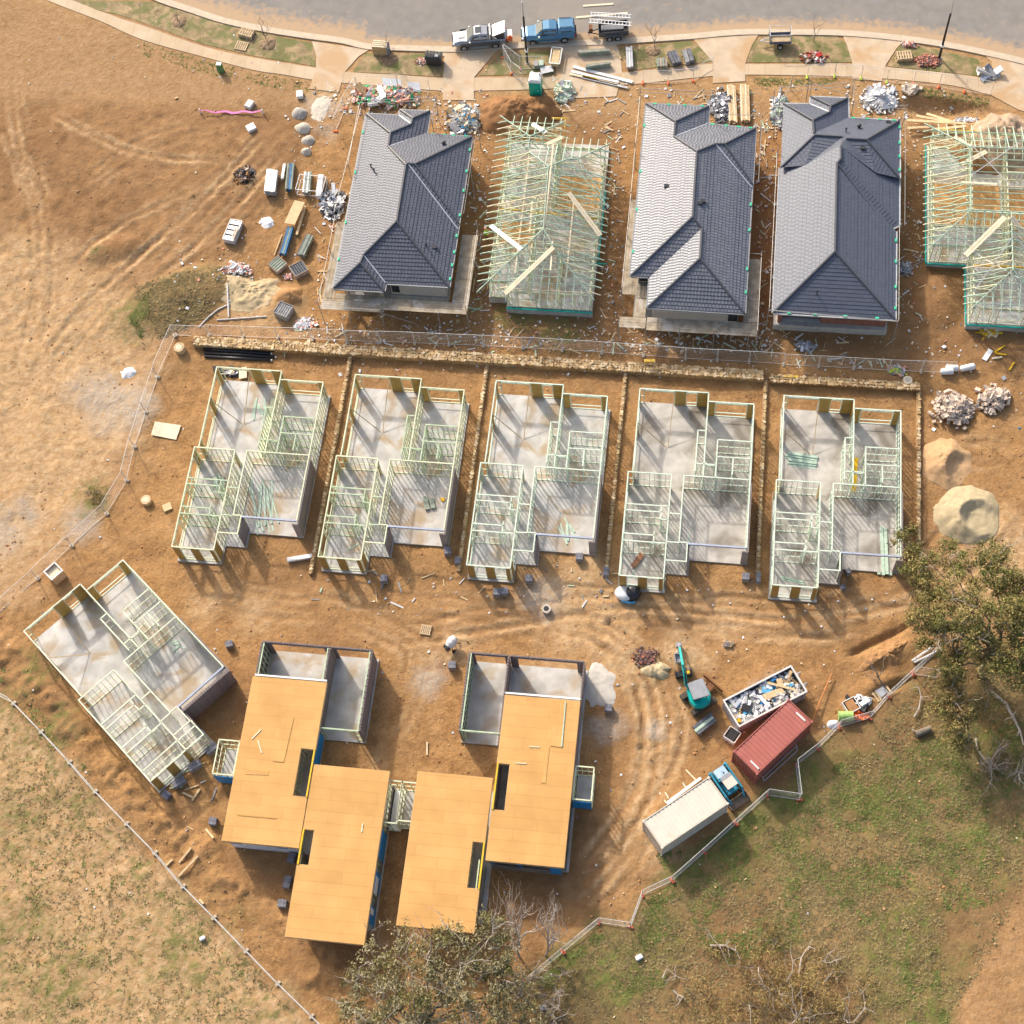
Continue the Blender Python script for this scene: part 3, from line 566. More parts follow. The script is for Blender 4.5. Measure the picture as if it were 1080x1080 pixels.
# ------------------------------------------------------------------ tiled roofs
TAN = .42
ROOF_A = {'NW':(-32.6,94.63),'SW':(-32.6,74.95),'P1':(-30.34,77.16),'P2':(-30.17,78.0),'RS':(-27.40,80.97),'RN':(-27.45,87.2),'F1':(-29.6,89.95),'F2':(-29.64,91.5),'PE':(-27.98,74.95),'PV':(-27.98,75.8),'SE':(-22.22,75.8),
  'VE':(-22.22,82.02),'B1':(-27.3,87.4),'B2':(-26.68,87.5),'BE':(-22.22,82.65),'NE':(-22.22,92.5),'NV':(-26.56,92.6),'G0':(-29.45,94.63),'G1':(-29.44,95.28),'G2':(-26.6,95.28),'G3':(-27.95,93.85),'G4':(-28.0,93.15)}
FACE_A = [('NW','SW','P1','P2','RS','RN','F1','F2'),('SW','PE','P1'),('PE','PV','P2','P1'),('PV','SE','RS','P2'),('SE','VE','B1','RN','RS'),('BE','NE','B2'),('NE','NV','F1','RN','B1','B2'),('NV','G2','G3','G4','F2','F1'),('NW','G0','G4','F2'),('G0','G1','G3','G4'),('G1','G2','G3'),('VE','BE','B2','B1')]
Z_A = dict(P1=4.91,P2=4.92,RS=6.13,RN=6.16,F1=5.16,F2=5.22,B1=6.1,B2=5.94,G3=4.55,G4=4.55)
ROOF_C = {'NW':(-6.25,97.28),'SW':(-6.2,78.0),'RS':(-1.13,83.11),'RN':(-1.2,90.3),'F1':(-3.36,92.6),'F2':(-3.37,94.3),'SV':(-4.5,78.0),'R2':(-.25,82.18),'R3':(-.22,79.0),'LW':(-4.48,74.8),'SE':(3.95,74.75),'VE':(3.95,88.2),
  'B1':(.42,91.75),'B2':(1.26,91.95),'NE':(3.98,94.9),'BE':(3.97,88.6),'NV':(-.42,95.2),'WE':(-.45,97.23)}
FACE_C = [('NW','SW','RS','RN','F1','F2'),('SW','SV','R2','RS'),('SV','LW','R3','R2'),('LW','SE','R3'),('SE','VE','B1','RN','RS','R2','R3'),('BE','NE','B2'),('NE','NV','F1','RN','B1','B2'),('NV','WE','F2','F1'),('WE','NW','F2'),('VE','BE','B2','B1')]
Z_C = dict(RS=6.08,RN=6.04,F1=5.12,F2=5.17,R2=5.71,R3=5.72,B1=5.39,B2=5.2)
ROOF_D = {'NW':(6.44,97.95),'S1W':(6.44,90.2),'T1':(9.29,93.3),'T2':(11.80,93.2),'S1E':(8.6,90.2),'F2':(9.09,95.1),'F1':(9.22,93.6),'T3':(12.11,92.95),'T4':(13.92,92.95),'S2E':(17.02,89.75),'S2W':(14.85,89.75),'NE':(17.02,96.5),'NV':(12.40,96.6),
  'WN':(12.30,98.9),'G3':(10.71,97.3),'G4':(10.62,96.6),'G1':(8.94,98.9),'G0':(8.9,98.0),'MW':(6.42,90.6),'MSW':(6.42,75.0),'MRS':(11.32,80.15),'MRN':(11.27,89.64),'U1':(11.59,90.13),'U2':(11.56,91.6),'MSE':(16.80,75.0),'ME':(16.80,84.2),'EU':(17.05,84.9),'EV':(16.32,85.15),'EM':(16.11,84.2),'EN':(17.05,91.0), 'S1X':(9.2,92.0)}
FACE_D = [('NW','S1W','T1','F1','F2'),('S1W','S1E','T1'),('S1E','T2','T1'),('S1E','U2','T2'),('S2W','S2E','T4'),('S2W','T4','T3'),('S2W','T3','U2'),('S2E','NE','T4'),('NE','NV','F1','T1','T2','U2','T3','T4'),('NV','WN','G3','G4','F2','F1'),('NW','G0','G4','F2'),('G0','G1','G3','G4'),('G1','WN','G3'),
  ('MW','MSW','MRS','MRN','U1','U2','S1E'),('MSE','ME','MRN','MRS'),('MSW','MSE','MRS'),('EU','EN','U2','U1'),('EM','EU','U1','MRN')]
Z_D = dict(T1=5.36,T2=5.40,F2=5.2,F1=5.25,T3=5.48,T4=5.46,G3=4.65,G4=4.63,S1X=5.15,MRS=6.14,MRN=6.13,U1=6.14,U2=6.08,S1W=4.45,S1E=4.90,S2E=4.3,S2W=4.90,NE=3.98,EM=4.02)
def tile_mat(name, c, tw, rh, flat, rough=.42, spec=.45):
    if name in MATS: return MATS[name]
    m = brickmat(name, tuple(np.array(c)*(.94 if flat else .88)), tuple(np.array(c)*(1.06 if flat else 1.12)), tuple(np.array(c)*.5), tw, rh, .016 if not flat else .009, rough=rough, uv=True, bumpd=.02, spec=spec)
    n, l = nodes_of(m); b = n['Principled BSDF']; bp = [x for x in n if x.type == 'BUMP'][0]; tc = [x for x in n if x.type == 'TEX_COORD'][0]
    wv = n.new('ShaderNodeTexWave'); wv.wave_type = 'BANDS'; wv.bands_direction = 'X'; wv.inputs['Scale'].default_value = 6.2832/(tw*20); wv.inputs['Distortion'].default_value = 0
    l.new(tc.outputs['UV'], wv.inputs['Vector'])
    b2 = n.new('ShaderNodeBump'); b2.inputs['Strength'].default_value = .15 if flat else 1.0; b2.inputs['Distance'].default_value = .03 if flat else .012 if rough > .45 else .018; l.new(wv.outputs[0], b2.inputs['Height']); l.new(bp.outputs[0], b2.inputs['Normal']); l.new(b2.outputs[0], b.inputs['Normal'])
    return m
def clip_poly(poly, v0, v1):
    """keep the part of a 2-D polygon with v0 <= y <= v1"""
    for sgn, lim in ((1, v0), (-1, -v1)):
        out = []
        for i in range(len(poly)):
            a, b = poly[i], poly[(i+1) % len(poly)]; da, db = a[1]*sgn-lim, b[1]*sgn-lim
            if da >= 0: out.append(a)
            if (da >= 0) != (db >= 0): t = da/(da-db); out.append((a[0]+(b[0]-a[0])*t, a[1]+(b[1]-a[1])*t))
        poly = out
        if len(poly) < 3: return []
    return poly
def roof_faces(V, F, zs, E0=3.95):
    vert = {k: Vector((*V[k], zs.get(k, E0))) for k in V}; return vert, [[vert[k] for k in f] for f in F]
def tile_face(poly, mat, parent, cover=.345, lift=.045):
    """one roof plane of overlapping tile courses"""
    c = sum(poly, Vector())/len(poly); nrm = Vector()
    for i in range(len(poly)): nrm += (poly[i]-c).cross(poly[(i+1) % len(poly)]-c)
    nrm.normalize(); nrm = nrm if nrm.z > 0 else -nrm
    u = Vector((0, 0, 1)).cross(nrm).normalized(); v = nrm.cross(u)
    if v.z < 0: v = -v
    o = poly[0]; p2 = [((q-o).dot(u), (q-o).dot(v)) for q in poly]; vmin = min(q[1] for q in p2); vmax = max(q[1] for q in p2)
    mb = MB(); uvs = []; n = max(1, int(math.ceil((vmax-vmin)/cover)))
    for k in range(n):
        a = vmin+k*cover; b = min(vmax, a+cover); s = clip_poly(p2, a, b+1e-6)
        if len(s) < 3: continue
        pts3 = [o+u*q[0]+v*q[1]+nrm*(.02+lift*(1-(q[1]-a)/cover)) for q in s]; i0 = len(mb.v); mb.add(pts3, [tuple(range(len(s)))]); uvs.append([(q[0]+50, q[1]-vmin) for q in s])
        lo = [i for i in range(len(s)) if abs(s[i][1]-a) < 1e-4]
        if len(lo) >= 2:
            lo = sorted(lo, key=lambda i: s[i][0]); i, j = lo[0], lo[-1]
            d = [pts3[i], pts3[j], pts3[j]-nrm*(lift+.02), pts3[i]-nrm*(lift+.02)]; mb.add(d, [(0, 1, 2, 3)]); uvs.append([(s[i][0]+50, s[i][1]-vmin+.005)]*4)
    ob = mb.build('roof_plane', mat, parent, world=True); ul = ob.data.uv_layers.new(name='UVMap'); li = 0
    # faces keep their order; loops may be reversed by the normal fix, so map through vertices
    vu = {}
    k = 0
    for f, us in zip(mb.f, uvs):
        for i, q in zip(f, us): vu[i] = q
    for lp in ob.data.loops: ul.data[lp.index].uv = vu[lp.vertex_index]
    return ob
def tiled_house(name, label, V, F, zs, caps, base, walls, tile, flat, wallmat, basemat, windows=(), white=(), vents=(), capcol='ridgecap'):
    vert, polys = roof_faces(V, F, zs); xs = [q[0] for q in V.values()]; ys = [q[1] for q in V.values()]
    t = thing(name, label, 'house', (sum(xs)/len(xs), sum(ys)/len(ys), 0))
    for pl in polys: tile_face(pl, tile, t, lift=.038 if not flat else .025)
    def cap(a, b, mat, r=.11, dz=.07):
        m = MB(); a, b = vert[a]+Vector((0, 0, dz)), vert[b]+Vector((0, 0, dz)); m.tube([a, b], r, 6); return m
    for a, b in caps: cap(a, b, None).build('ridge_cap', M(capcol), t, world=True)
    for a, b in white: cap(a, b, None, .075, .05).build('valley_flashing', M('flashing'), t, world=True)
    # fascia and gutter along each eave
    for f in F:
        a, b = vert[f[0]], vert[f[1]]
        if abs(a.z-b.z) > .4 or max(a.z, b.z) > 4.6 or len(f) < 3: continue
        m = MB(); d = (b-a).normalized(); n_ = d.cross(Vector((0, 0, 1))); cen = sum((vert[k] for k in f), Vector())/len(f)
        if (cen-a).dot(n_) > 0: n_ = -n_
        m.bar(a+n_*.08-Vector((0, 0, .06)), b+n_*.08-Vector((0, 0, .06)), .13, .13); m.build('gutter', M('gutter' if not flat else 'gutter_pale'), t, world=True)
    for poly, z0, z1, mt in walls:
        m = MB(); m.prism(poly, z0, z1); m.build('wall', M(mt) if isinstance(mt, str) else mt, t, world=True)
    for poly, z0, z1 in base:
        m = MB(); m.prism(poly, z0, z1); m.build('base_wall', basemat, t, world=True)
    for (x, y, z, w, h, side) in windows:
        f = MB(); f.box(x, y, z, w if side == 'y' else .07, .07 if side == 'y' else w, h); fo = f.build('window', M('dark'), t, world=True)
        gmb = MB(); s_ = -1 if side == 'y' else 1
        for k in range(2):
            off = (k-.5)*w*.48
            gmb.box(x+(off if side == 'y' else s_*.04), y+(off if side != 'y' else s_*.04), z, w*.44 if side == 'y' else .01, .01 if side == 'y' else w*.44, h*.86)
        gmb.build('pane', M('glass'), fo, world=True)
    for (x, y, kind) in vents:
        z = max([roof_z(polys, x, y)]+[0])
        m = MB()
        if kind == 'whirly':
            m.tube([(x, y, z-.05), (x, y, z+.2)], .12, 8); m.tube([(x, y, z+.2), (x, y, z+.3), (x, y, z+.42), (x, y, z+.48)], [.17, .22, .17, .04], 10)
        elif kind == 'cowl': m.tube([(x, y, z-.05), (x, y, z+.45)], .06, 8); m.tube([(x, y, z+.45), (x, y, z+.55)], [.12, .05], 8)
        else: m.box(x, y, z+.08, .42, .3, .22, rx=.2)
        m.build('roof_vent', M('ventdark'), t, world=True)
    return t, vert, polys
def pip(x, y, poly):
    c = False
    for i in range(len(poly)):
        a, b = poly[i], poly[(i+1) % len(poly)]
        if (a[1] > y) != (b[1] > y) and x < (b[0]-a[0])*(y-a[1])/(b[1]-a[1])+a[0]: c = not c
    return c
def roof_z(polys, x, y):
    for pl in polys:
        if pip(x, y, pl):
            c = sum(pl, Vector())/len(pl); n_ = Vector()
            for i in range(len(pl)): n_ += (pl[i]-c).cross(pl[(i+1) % len(pl)]-c)
            return c.z-(n_.x*(x-c.x)+n_.y*(y-c.y))/n_.z
    return 3.95
M('ridgecap', (.085, .088, .10), rough=.4, var=.1, spec=.5); M('flashing', (.62, .63, .65), rough=.35, metal=.3); M('gutter', (.26, .27, .28), rough=.4, metal=.3); M('gutter_pale', (.50, .52, .53), rough=.4, metal=.3); M('ventdark', (.06, .06, .065), rough=.5)
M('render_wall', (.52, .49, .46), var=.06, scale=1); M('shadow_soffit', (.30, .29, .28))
TILE_A = tile_mat('tile_charcoal', (.100, .110, .142), .30, .345, False, .5, .4); TILE_C = tile_mat('tile_slate', (.140, .150, .18), .30, .345, False, .40, .55); TILE_D = tile_mat('tile_flat', (.100, .113, .148), .42, .345, True, .45, .3)
def inset(x0, y0, x1, y1): return [(x0, y0), (x1, y0), (x1, y1), (x0, y1)]
A_walls = [(inset(-32.0, 78.3, -22.75, 92.0), 1.3, 3.9, 'render_wall'), (inset(-27.85, 76.45, -22.75, 78.28), 1.3, 3.9, 'render_wall'), (inset(-32.0, 92.02, -27.1, 94.1), 1.3, 3.9, 'render_wall'), (inset(-31.9, 75.6, -31.6, 75.9), 1.3, 3.9, 'render_wall'), (inset(-28.7, 75.6, -28.4, 75.9), 1.3, 3.9, 'render_wall')]
A_base = [(inset(-32.1, 76.3, -22.65, 94.2), .3, 1.28), (inset(-32.1, 75.4, -27.9, 76.28), .3, 1.28)]
HA, vA, pA = tiled_house('tiled_house', 'grey tiled hip roof house with scaffold on three sides, leftmost in the upper row', ROOF_A, FACE_A, Z_A,
    [('SW','P1'),('P1','P2'),('P2','RS'),('RS','RN'),('RN','F1'),('F1','F2'),('F2','NW'),('RS','SE'),('P1','PE'),('RN','B1'),('B1','B2'),('B2','NE'),('B2','BE'),('F2','G4'),('G4','G3'),('G3','G1'),('G3','G2')],
    A_base, A_walls, TILE_A, False, None, M('blockbase'), [(-24.3, 76.45, 3.35, 1.5, .6, 'y'), (-27.4, 76.45, 2.6, .7, 2.0, 'y')], [('VE','B1'),('PV','P2'),('G0','G4'),('NV','F1')],
    [(-30.6, 87.3, 'cowl'), (-31.0, 87.9, 'cowl'), (-24.6, 91.0, 'whirly'), (-23.9, 79.4, 'box'), (-24.6, 79.3, 'cowl')])
C_walls = [(inset(-5.7, 79.2, 3.4, 94.4), 1.3, 3.9, 'render_wall'), (inset(-4.0, 75.4, 3.4, 79.18), 1.3, 3.9, 'render_wall'), (inset(-5.7, 94.42, -.95, 96.8), 1.3, 3.9, 'render_wall')]
HC, vC, pC = tiled_house('tiled_house', 'tiled house with pale sunlit slope and stepped lower gable, middle of the upper row', ROOF_C, FACE_C, Z_C,
    [('NW','F2'),('F2','F1'),('F1','RN'),('RN','RS'),('SW','RS'),('RS','R2'),('R2','R3'),('R3','LW'),('R3','SE'),('RN','B1'),('B1','B2'),('B2','NE'),('B2','BE'),('F2','WE')],
    [(inset(-5.8, 75.3, 3.5, 96.9), .3, 1.28)], C_walls, TILE_C, False, None, M('blockbase'), [(1.2, 75.4, 3.2, 1.6, .7, 'y'), (3.0, 75.4, 2.6, .8, 2.0, 'y'), (-5.0, 79.2, 2.5, 1.4, 2.0, 'y')], [('VE','B1'),('NV','F1')],
    [(-3.7, 87.1, 'box'), (-.6, 84.8, 'box'), (-.3, 85.1, 'box')])
D_walls = [(inset(7.0, 76.0, 10.9, 76.3), 1.3, 1.35, 'render_wall'), (inset(10.7, 75.9, 16.3, 90), 1.3, 3.9, brickmat('brickred', (0,)*3, (0,)*3, (0,)*3, 1, 1, 0)), (inset(7.0, 77.9, 10.68, 97.5), 1.3, 3.9, brickmat('brickred', (0,)*3, (0,)*3, (0,)*3, 1, 1, 0)), (inset(10.7, 90.02, 16.5, 96.0), 1.3, 3.9, 'render_wall'), (inset(6.95, 75.75, 7.3, 77.88), 1.3, 3.9, brickmat('brickred', (0,)*3, (0,)*3, (0,)*3, 1, 1, 0)),
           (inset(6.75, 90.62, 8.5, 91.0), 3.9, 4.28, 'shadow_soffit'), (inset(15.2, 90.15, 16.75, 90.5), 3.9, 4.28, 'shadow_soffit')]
HD, vD, pD = tiled_house('tiled_house', 'smooth flat tiled house with raised dormer slopes, rightmost full roof of the upper row', ROOF_D, FACE_D, Z_D,
    [('S1W','T1'),('NW','F2'),('F2','F1'),('MSW','MRS'),('MRS','MRN'),('MSE','MRS'),('MRN','U1'),('U1','U2'),('T1','T2'),('T3','T4'),('T4','NE'),('T4','S2E'),('F2','G4'),('G4','G3'),('G3','WN'),('G3','G1'),('EM','MRN')],
    [(inset(6.6, 75.5, 16.5, 97.6), .3, 1.28)], D_walls, TILE_D, True, None, M('precast'), [(12.9, 75.9, 2.8, 1.9, 1.3, 'y'), (15.1, 75.9, 3.3, .7, .4, 'y')], [('G0','G4')],
    [(12.1, 94.2, 'cowl'), (13.3, 95.0, 'whirly'), (13.6, 92.1, 'box'), (10.0, 76.7, 'cowl'), (16.0, 96.1, 'box')], 'ridgecap')
# green bracket clips along the gutters
M('clip', (.05, .55, .30), rough=.5)
for hv, F in ((vA, [('NW', 'SW'), ('SE', 'VE'), ('BE', 'NE'), ('NE', 'NV')]), (vC, [('NW', 'SW'), ('SE', 'VE'), ('NE', 'NV'), ('WE', 'NW')]), (vD, [('MSW', 'MSE'), ('S2E', 'NE'), ('MSE', 'ME'), ('NE', 'NV')])):
    root = {id(vA): HA, id(vC): HC, id(vD): HD}[id(hv)]
    for a, b in F:
        A_, B_ = hv[a], hv[b]; n_ = 4
        for k in range(n_):
            q = A_.lerp(B_, (k+.35+.3*random.random())/n_); m = MB(); d = (B_-A_).normalized(); m.bar(q-d*.16+Vector((0, 0, .08)), q+d*.16+Vector((0, 0, .08)), .16, .08); m.build('gutter_clip', M('clip'), root, world=True)
# ------------------------------------------------------------------ roof-truss houses
def truss_house(label, V, F, zs, walls, slab, ridges, valley=(), yellow=(), step=.74, xc=0, yc=0, base=(), skip=None, decks=(), teal=()):
    vert, polys = roof_faces(V, F, zs); t = thing('truss_house', label, 'house frame', (xc, yc, 0))
    for poly, z0, z1 in slab:
        m = MB(); m.prism(poly, z0, z1); m.build('slab', M('concrete'), t, world=True)
    for poly, z0, z1 in base:
        m = MB(); m.prism(poly, z0, z1); m.build('base_wall', M('blockbase') if False else brickmat('blockbase', (0,)*3, (0,)*3, (0,)*3, 1, 1, 0), t, world=True)
    for a, b, z in teal:
        m = MB(); m.bar((*a, z), (*b, z), .1, .12); m.build('flashing', M('tealp'), t, world=True)
    for poly, z in decks:
        m = MB(); m.prism(poly, z, z+.02); m.build('floor_sheet', M('ply_floor'), t, world=True)
    for w in walls: wall_bm(w[0], w[1], w[2], w[3], 1.42, 3.85, openings=w[4] if len(w) > 4 else (), w=.1).build('wall_frame', M('treated_pale'), t, world=True)
    trusses = {}
    for fi, pl in enumerate(polys):
        c = sum(pl, Vector())/len(pl); n_ = Vector()
        for i in range(len(pl)): n_ += (pl[i]-c).cross(pl[(i+1) % len(pl)]-c)
        e = pl[1]-pl[0]; ax = 0 if abs(e.x) > abs(e.y) else 1      # eave runs along x (0) or y (1)
        lo = min(q[ax] for q in pl); hi = max(q[ax] for q in pl); k0 = math.ceil(lo/step); 
        for k in range(k0, int(math.floor(hi/step))+1):
            s = k*step; hits = []
            for i in range(len(pl)):
                a, b = pl[i], pl[(i+1) % len(pl)]
                if (a[ax] > s) != (b[ax] > s): hits.append(a.lerp(b, (s-a[ax])/(b[ax]-a[ax])))
            hits.sort(key=lambda q: q[1-ax])
            for j in range(0, len(hits)-1, 2):
                a, b = hits[j], hits[j+1]
                if (b-a).length < .3: continue
                lowp, highp = (a, b) if a.z < b.z else (b, a)
                d = (lowp-highp).normalized(); tail = lowp + d*(.55 if lowp.z < 4.1 else 0)
                key = (ax, k if ax == 1 else (k, fi)); trusses.setdefault(key, []).append((tail, highp, lowp))
    for key, segs in trusses.items():
        m = MB(); ax = key[0]
        for tail, hp, lp in segs: m.bar(tail-Vector((0, 0, .05)), hp-Vector((0, 0, .05)), .062, .10)
        xs_ = [q for sg in segs for q in (sg[2], sg[1])]; ox = 1-ax
        a = min(xs_, key=lambda q: q[ox]); b = max(xs_, key=lambda q: q[ox])
        za = 3.93
        m.bar((a.x, a.y, za), (b.x, b.y, za), .045, .10)
        for tail, hp, lp in segs:
            L = abs(hp[ox]-lp[ox]); n_ = max(1, int(L/1.9))
            if ax == 0 and n_ < 2: continue
            for i in range(1, n_+1):
                q = lp.lerp(hp, i/n_); m.bar((q.x, q.y, za), q-Vector((0, 0, .08)), .04, .07)
                if i < n_+1 and L > 1.2:
                    r = lp.lerp(hp, (i-.5)/n_); m.bar((r.x, r.y, za), q-Vector((0, 0, .08)), .04, .07)
        m.build('roof_truss' if ax == 1 else 'jack_truss', M('timber_pale' if ax == 1 and key[1] % 6 == 0 else ('treated_pale' if ax == 1 and key[1] % 4 == 1 else 'mint')), t, world=True)
    for a, b in ridges:
        m = MB(); d = (vert[a]-vert[b]).normalized(); lo = vert[a]+(d*.6 if vert[a].z < 4.1 else d*0); m.bar(lo+Vector((0, 0, .0)), vert[b], .06, .14); m.build('hip_rafter', M('mint'), t, world=True)
    for a, b in yellow:
        m = MB(); m.bar(a, b, .09, .2); m.build('binder_beam', M('yellow_lvl'), t, world=True)
    return t, vert, polys
M('yellow_lvl', (.62, .40, .06), var=.1, rough=.6); M('ply_floor', (.55, .31, .12), var=.15, scale=1.2)
VB = {k: (x-13.25, y-2.9) for k, (x, y) in ROOF_C.items()}
VB.update(SW=(-19.3, 75.4), SV=(-17.7, 75.4), R2=(-13.5, 79.5), R3=(-13.2, 78.9), LW=(-17.6, 74.75), SE=(-9.2, 74.75), RS=(-14.2, 80.5), NV=(-13.6, 92.2), WE=(-13.65, 94.3), NE=(-9.2, 92.0), VE=(-9.25, 85.3), BE=(-9.25, 85.7))
ZB = dict(Z_C); ZB.update(R2=5.9, R3=5.75)
Bx0, Bx1 = -18.8, -9.65
HB, vB, pB = truss_house('green timber roof trusses open to the sky, between two tiled houses in the upper row', VB, FACE_C, ZB,
    [(Bx0, 93.6, Bx0, 76.2, [(2, 3.4, .9, 2.1), (6, 8, .9, 2.1), (11, 12.6, .9, 2.1)]), (Bx1, 91.4, Bx1, 75.3, [(8, 10, .9, 2.1)]), (-17.1, 75.3, Bx1, 75.3, [(1, 2.6, .9, 2.1), (4.9, 6, .9, 2.1)]), (Bx0, 76.2, -17.1, 76.2), (-17.1, 76.2, -17.1, 75.3),
     (Bx0, 93.6, -14, 93.6, [(1, 3, .8, 2.1)]), (-14, 93.5, -14, 86), (-13.9, 91.4, Bx1, 91.4, [(.4, 3.8, 0, 2.15)]), (-15.3, 85.5, -15.3, 76.5, [(2, 3, 0, 2.1)]), (Bx0, 85.5, -14, 85.5, [(1, 2, 0, 2.1)]), (-15.2, 80.5, Bx1, 80.5, [(1, 2, 0, 2.1)]), (-12.6, 80.4, -12.6, 75.4), (Bx0, 89.5, -15, 89.5), (-14, 86, Bx1, 86), (Bx0, 81, -15.3, 81)],
    [(inset(-18.95, 76.1, -9.5, 93.75), .3, 1.4), (inset(-17.2, 75.2, -9.5, 76.08), .3, 1.4)],
    [('NW','F2'),('F2','F1'),('F1','RN'),('RN','RS'),('SW','RS'),('RS','R2'),('R2','R3'),('R3','LW'),('R3','SE'),('RN','B1'),('B1','B2'),('B2','NE'),('B2','BE'),('F2','WE'),('VE','B1')],
    yellow=[((-18.7, 84.2, 3.75), (-9.7, 83.6, 3.75)), ((-18.7, 76.3, 3.6), (-17.1, 76.3, 3.6)), ((-15.0, 94.9, 3.6), (-13.6, 94.9, 3.6)), ((-13.7, 95.0, 3.6), (-13.7, 93.0, 3.6))], xc=-14.2, yc=84,
    base=[(inset(-17.25, 75.1, -9.45, 75.18), .2, 1.3)], teal=[((-17.2, 75.05), (-9.45, 75.05), 1.36), ((-9.4, 88.5), (-9.4, 80.6), 1.45), ((-9.9, 80.35), (-8.6, 80.35), 1.4)], decks=[(inset(-18.6, 82, -15.4, 84.5), 1.42), (inset(-13.8, 86.2, -9.9, 90), 1.42)])
for x, y0, y1, zz in ((-16.6, 91, 77, 4.05), (-14.25, 90, 80.3, 6.0), (-13.3, 80, 76.5, 5.6), (-12.0, 85.5, 76, 4.05), (-15.6, 84, 80.6, 5.3)):
    m = MB(); m.bar((x, y0, zz), (x+.12, y1, zz), .13, .05); m.build('binder_plank', M('timber_pale'), HB, world=True)
VE_ = {'NW':(19.1,95.2),'SW':(19.1,81.7),'r1':(22.45,85.0),'r2':(22.45,91.9),'SI':(22.5,81.7),'SS':(22.5,75.5),'v1':(25.9,85.0),'f1':(25.9,78.9),'SEc':(29.3,75.5),'EI':(29.3,81.7),'SE2':(32,81.7),'rr':(28.7,85.0),'rt':(28.7,91.9),'NE':(32,95.2)}
FE = [('NW','SW','r1','r2'),('SW','SI','v1','r1'),('SI','SS','f1','v1'),('SS','SEc','f1'),('SEc','EI','v1','f1'),('EI','SE2','rr','v1'),('SE2','NE','rt','rr'),('NE','NW','r2','rt')]
ZE = dict(r1=5.35, r2=5.35, v1=5.35, f1=5.35, rr=5.35, rt=5.35)
HE, vE, pE = truss_house('green timber roof trusses with crossed steel braces at the right edge of the upper row', VE_, FE, ZE,
    [(19.5, 94.8, 19.5, 82.1, [(3, 4.5, .9, 2.1)]), (19.5, 82.1, 22.9, 82.1, [(.8, 2.4, .9, 2.1)]), (22.9, 82.1, 22.9, 75.9), (22.9, 75.9, 28.9, 75.9, [(.6, 1.6, .9, 2.1), (2.2, 4.4, .6, 2.1)]), (19.5, 94.8, 31.6, 94.8, [(1.5, 3.2, .9, 2.1), (6, 10, 0, 2.1)]), (22.9, 94.7, 22.9, 86), (19.5, 86, 31.6, 86), (26, 94.7, 26, 82), (23, 82, 31.5, 82), (31.6, 94.8, 31.6, 82), (28.9, 75.9, 28.9, 82), (26.1, 90.5, 31.5, 90.5)],
    [(inset(19.3, 81.95, 31.8, 95), .3, 1.4), (inset(22.7, 75.75, 29.1, 81.93), .3, 1.4)],
    [('NW','r2'),('SW','r1'),('SS','f1'),('SEc','f1'),('r1','r2'),('v1','f1'),('r1','v1'),('SI','v1'),('v1','rr'),('NE','rt'),('r2','rt')],
    yellow=[((22.9, 80.3, 3.75), (29, 80.3, 3.75)), ((20, 95.0, 3.7), (23.4, 95.0, 3.7))], xc=24, yc=86,
    teal=[((19.2, 95), (19.2, 81.9), 1.45), ((19.2, 81.85), (22.7, 81.85), 1.36), ((22.65, 75.65), (29.1, 75.65), 1.36), ((22.62, 81.5), (22.62, 75.7), 1.45)], decks=[(inset(19.8, 86.2, 25.8, 90.8), 1.42), (inset(26.2, 86.3, 31, 90.3), 1.42)])
for a, b in (((22.5, 81.7, 4.0), (26.4, 78.2, 5.2)), ((22.9, 77.4, 4.1), (25.9, 82.2, 5.5)), ((26.0, 82.6, 5.5), (29.2, 78.5, 4.1)), ((22.4, 88.6, 5.4), (26.8, 92.6, 5.4)), ((22.6, 92.0, 5.45), (26, 87.6, 5.45))):
    m = MB(); m.bar(a, b, .06, .02); m.build('steel_brace', M('galv'), HE, world=True)
HB.location.y += .5; HE.location.x += .6; HE.location.y += .9
# timber beams laid on top of the trusses
def beam(pa, za, pb, zb, label, w=.30, mat='timber_pale', name='timber_beam', gap=True, h=.05):
    a = P(*pa, z=za); b = P(*pb, z=zb); c = (a+b)/2; t = thing(name, label, 'timber', c)
    d = (b-a).normalized(); s = d.cross(Vector((0, 0, 1))).normalized()
    for k in ((-1, 1) if gap else (0,)):
        m = MB(); m.bar(a+s*k*w*.27, b+s*k*w*.27, w*(.46 if gap else 1), h); m.build('plank', M(mat), t, world=True)
    return t
cB = crop(500, 115, 6.75); cB2 = crop(500, 200, 6.75)
beam(cB(118, 830), 4.35, cB(345, 1005), 5.3, 'white board pair on the left slope of the trusses', .42, 'white')
beam(cB(672, 595), 5.6, cB(900, 900), 4.35, 'tan board pair slanting down the right slope of the trusses', .42)
beam(cB2(565, 410), 5.9, cB2(220, 740), 4.3, 'long white and tan board pair on the lower left hip of the trusses', .42)
beam(cB(415, 105), 4.2, cB(510, 168), 4.7, 'short white board at the top of the small front trusses', .4, 'white')
beam(cB(630, 200), 4.2, cB(515, 250), 4.7, 'short tan board on the front valley of the trusses', .34)
cE = crop(960, 130, 4.91)
beam(cE(490, 485), 5.5, cE(285, 685), 4.2, 'long tan board pair on the left hip of the braced trusses', .5); beam(cE(525, 485), 5.5, cE(600, 590), 4.5, 'tan board pair on the right hip of the braced trusses', .5)
beam(cE(228, 70), 4.3, cE(310, 120), 4.6, 'short pale board on the front corner of the braced trusses', .4); beam(cE(395, 145), 4.2, cE(262, 215), 4.9, 'pale board pair on the front valley of the braced trusses', .42)
beam(cE(265, 305), 5.5, cE(450, 315), 5.5, 'single tan board lying level across the braced trusses', .2, gap=False)
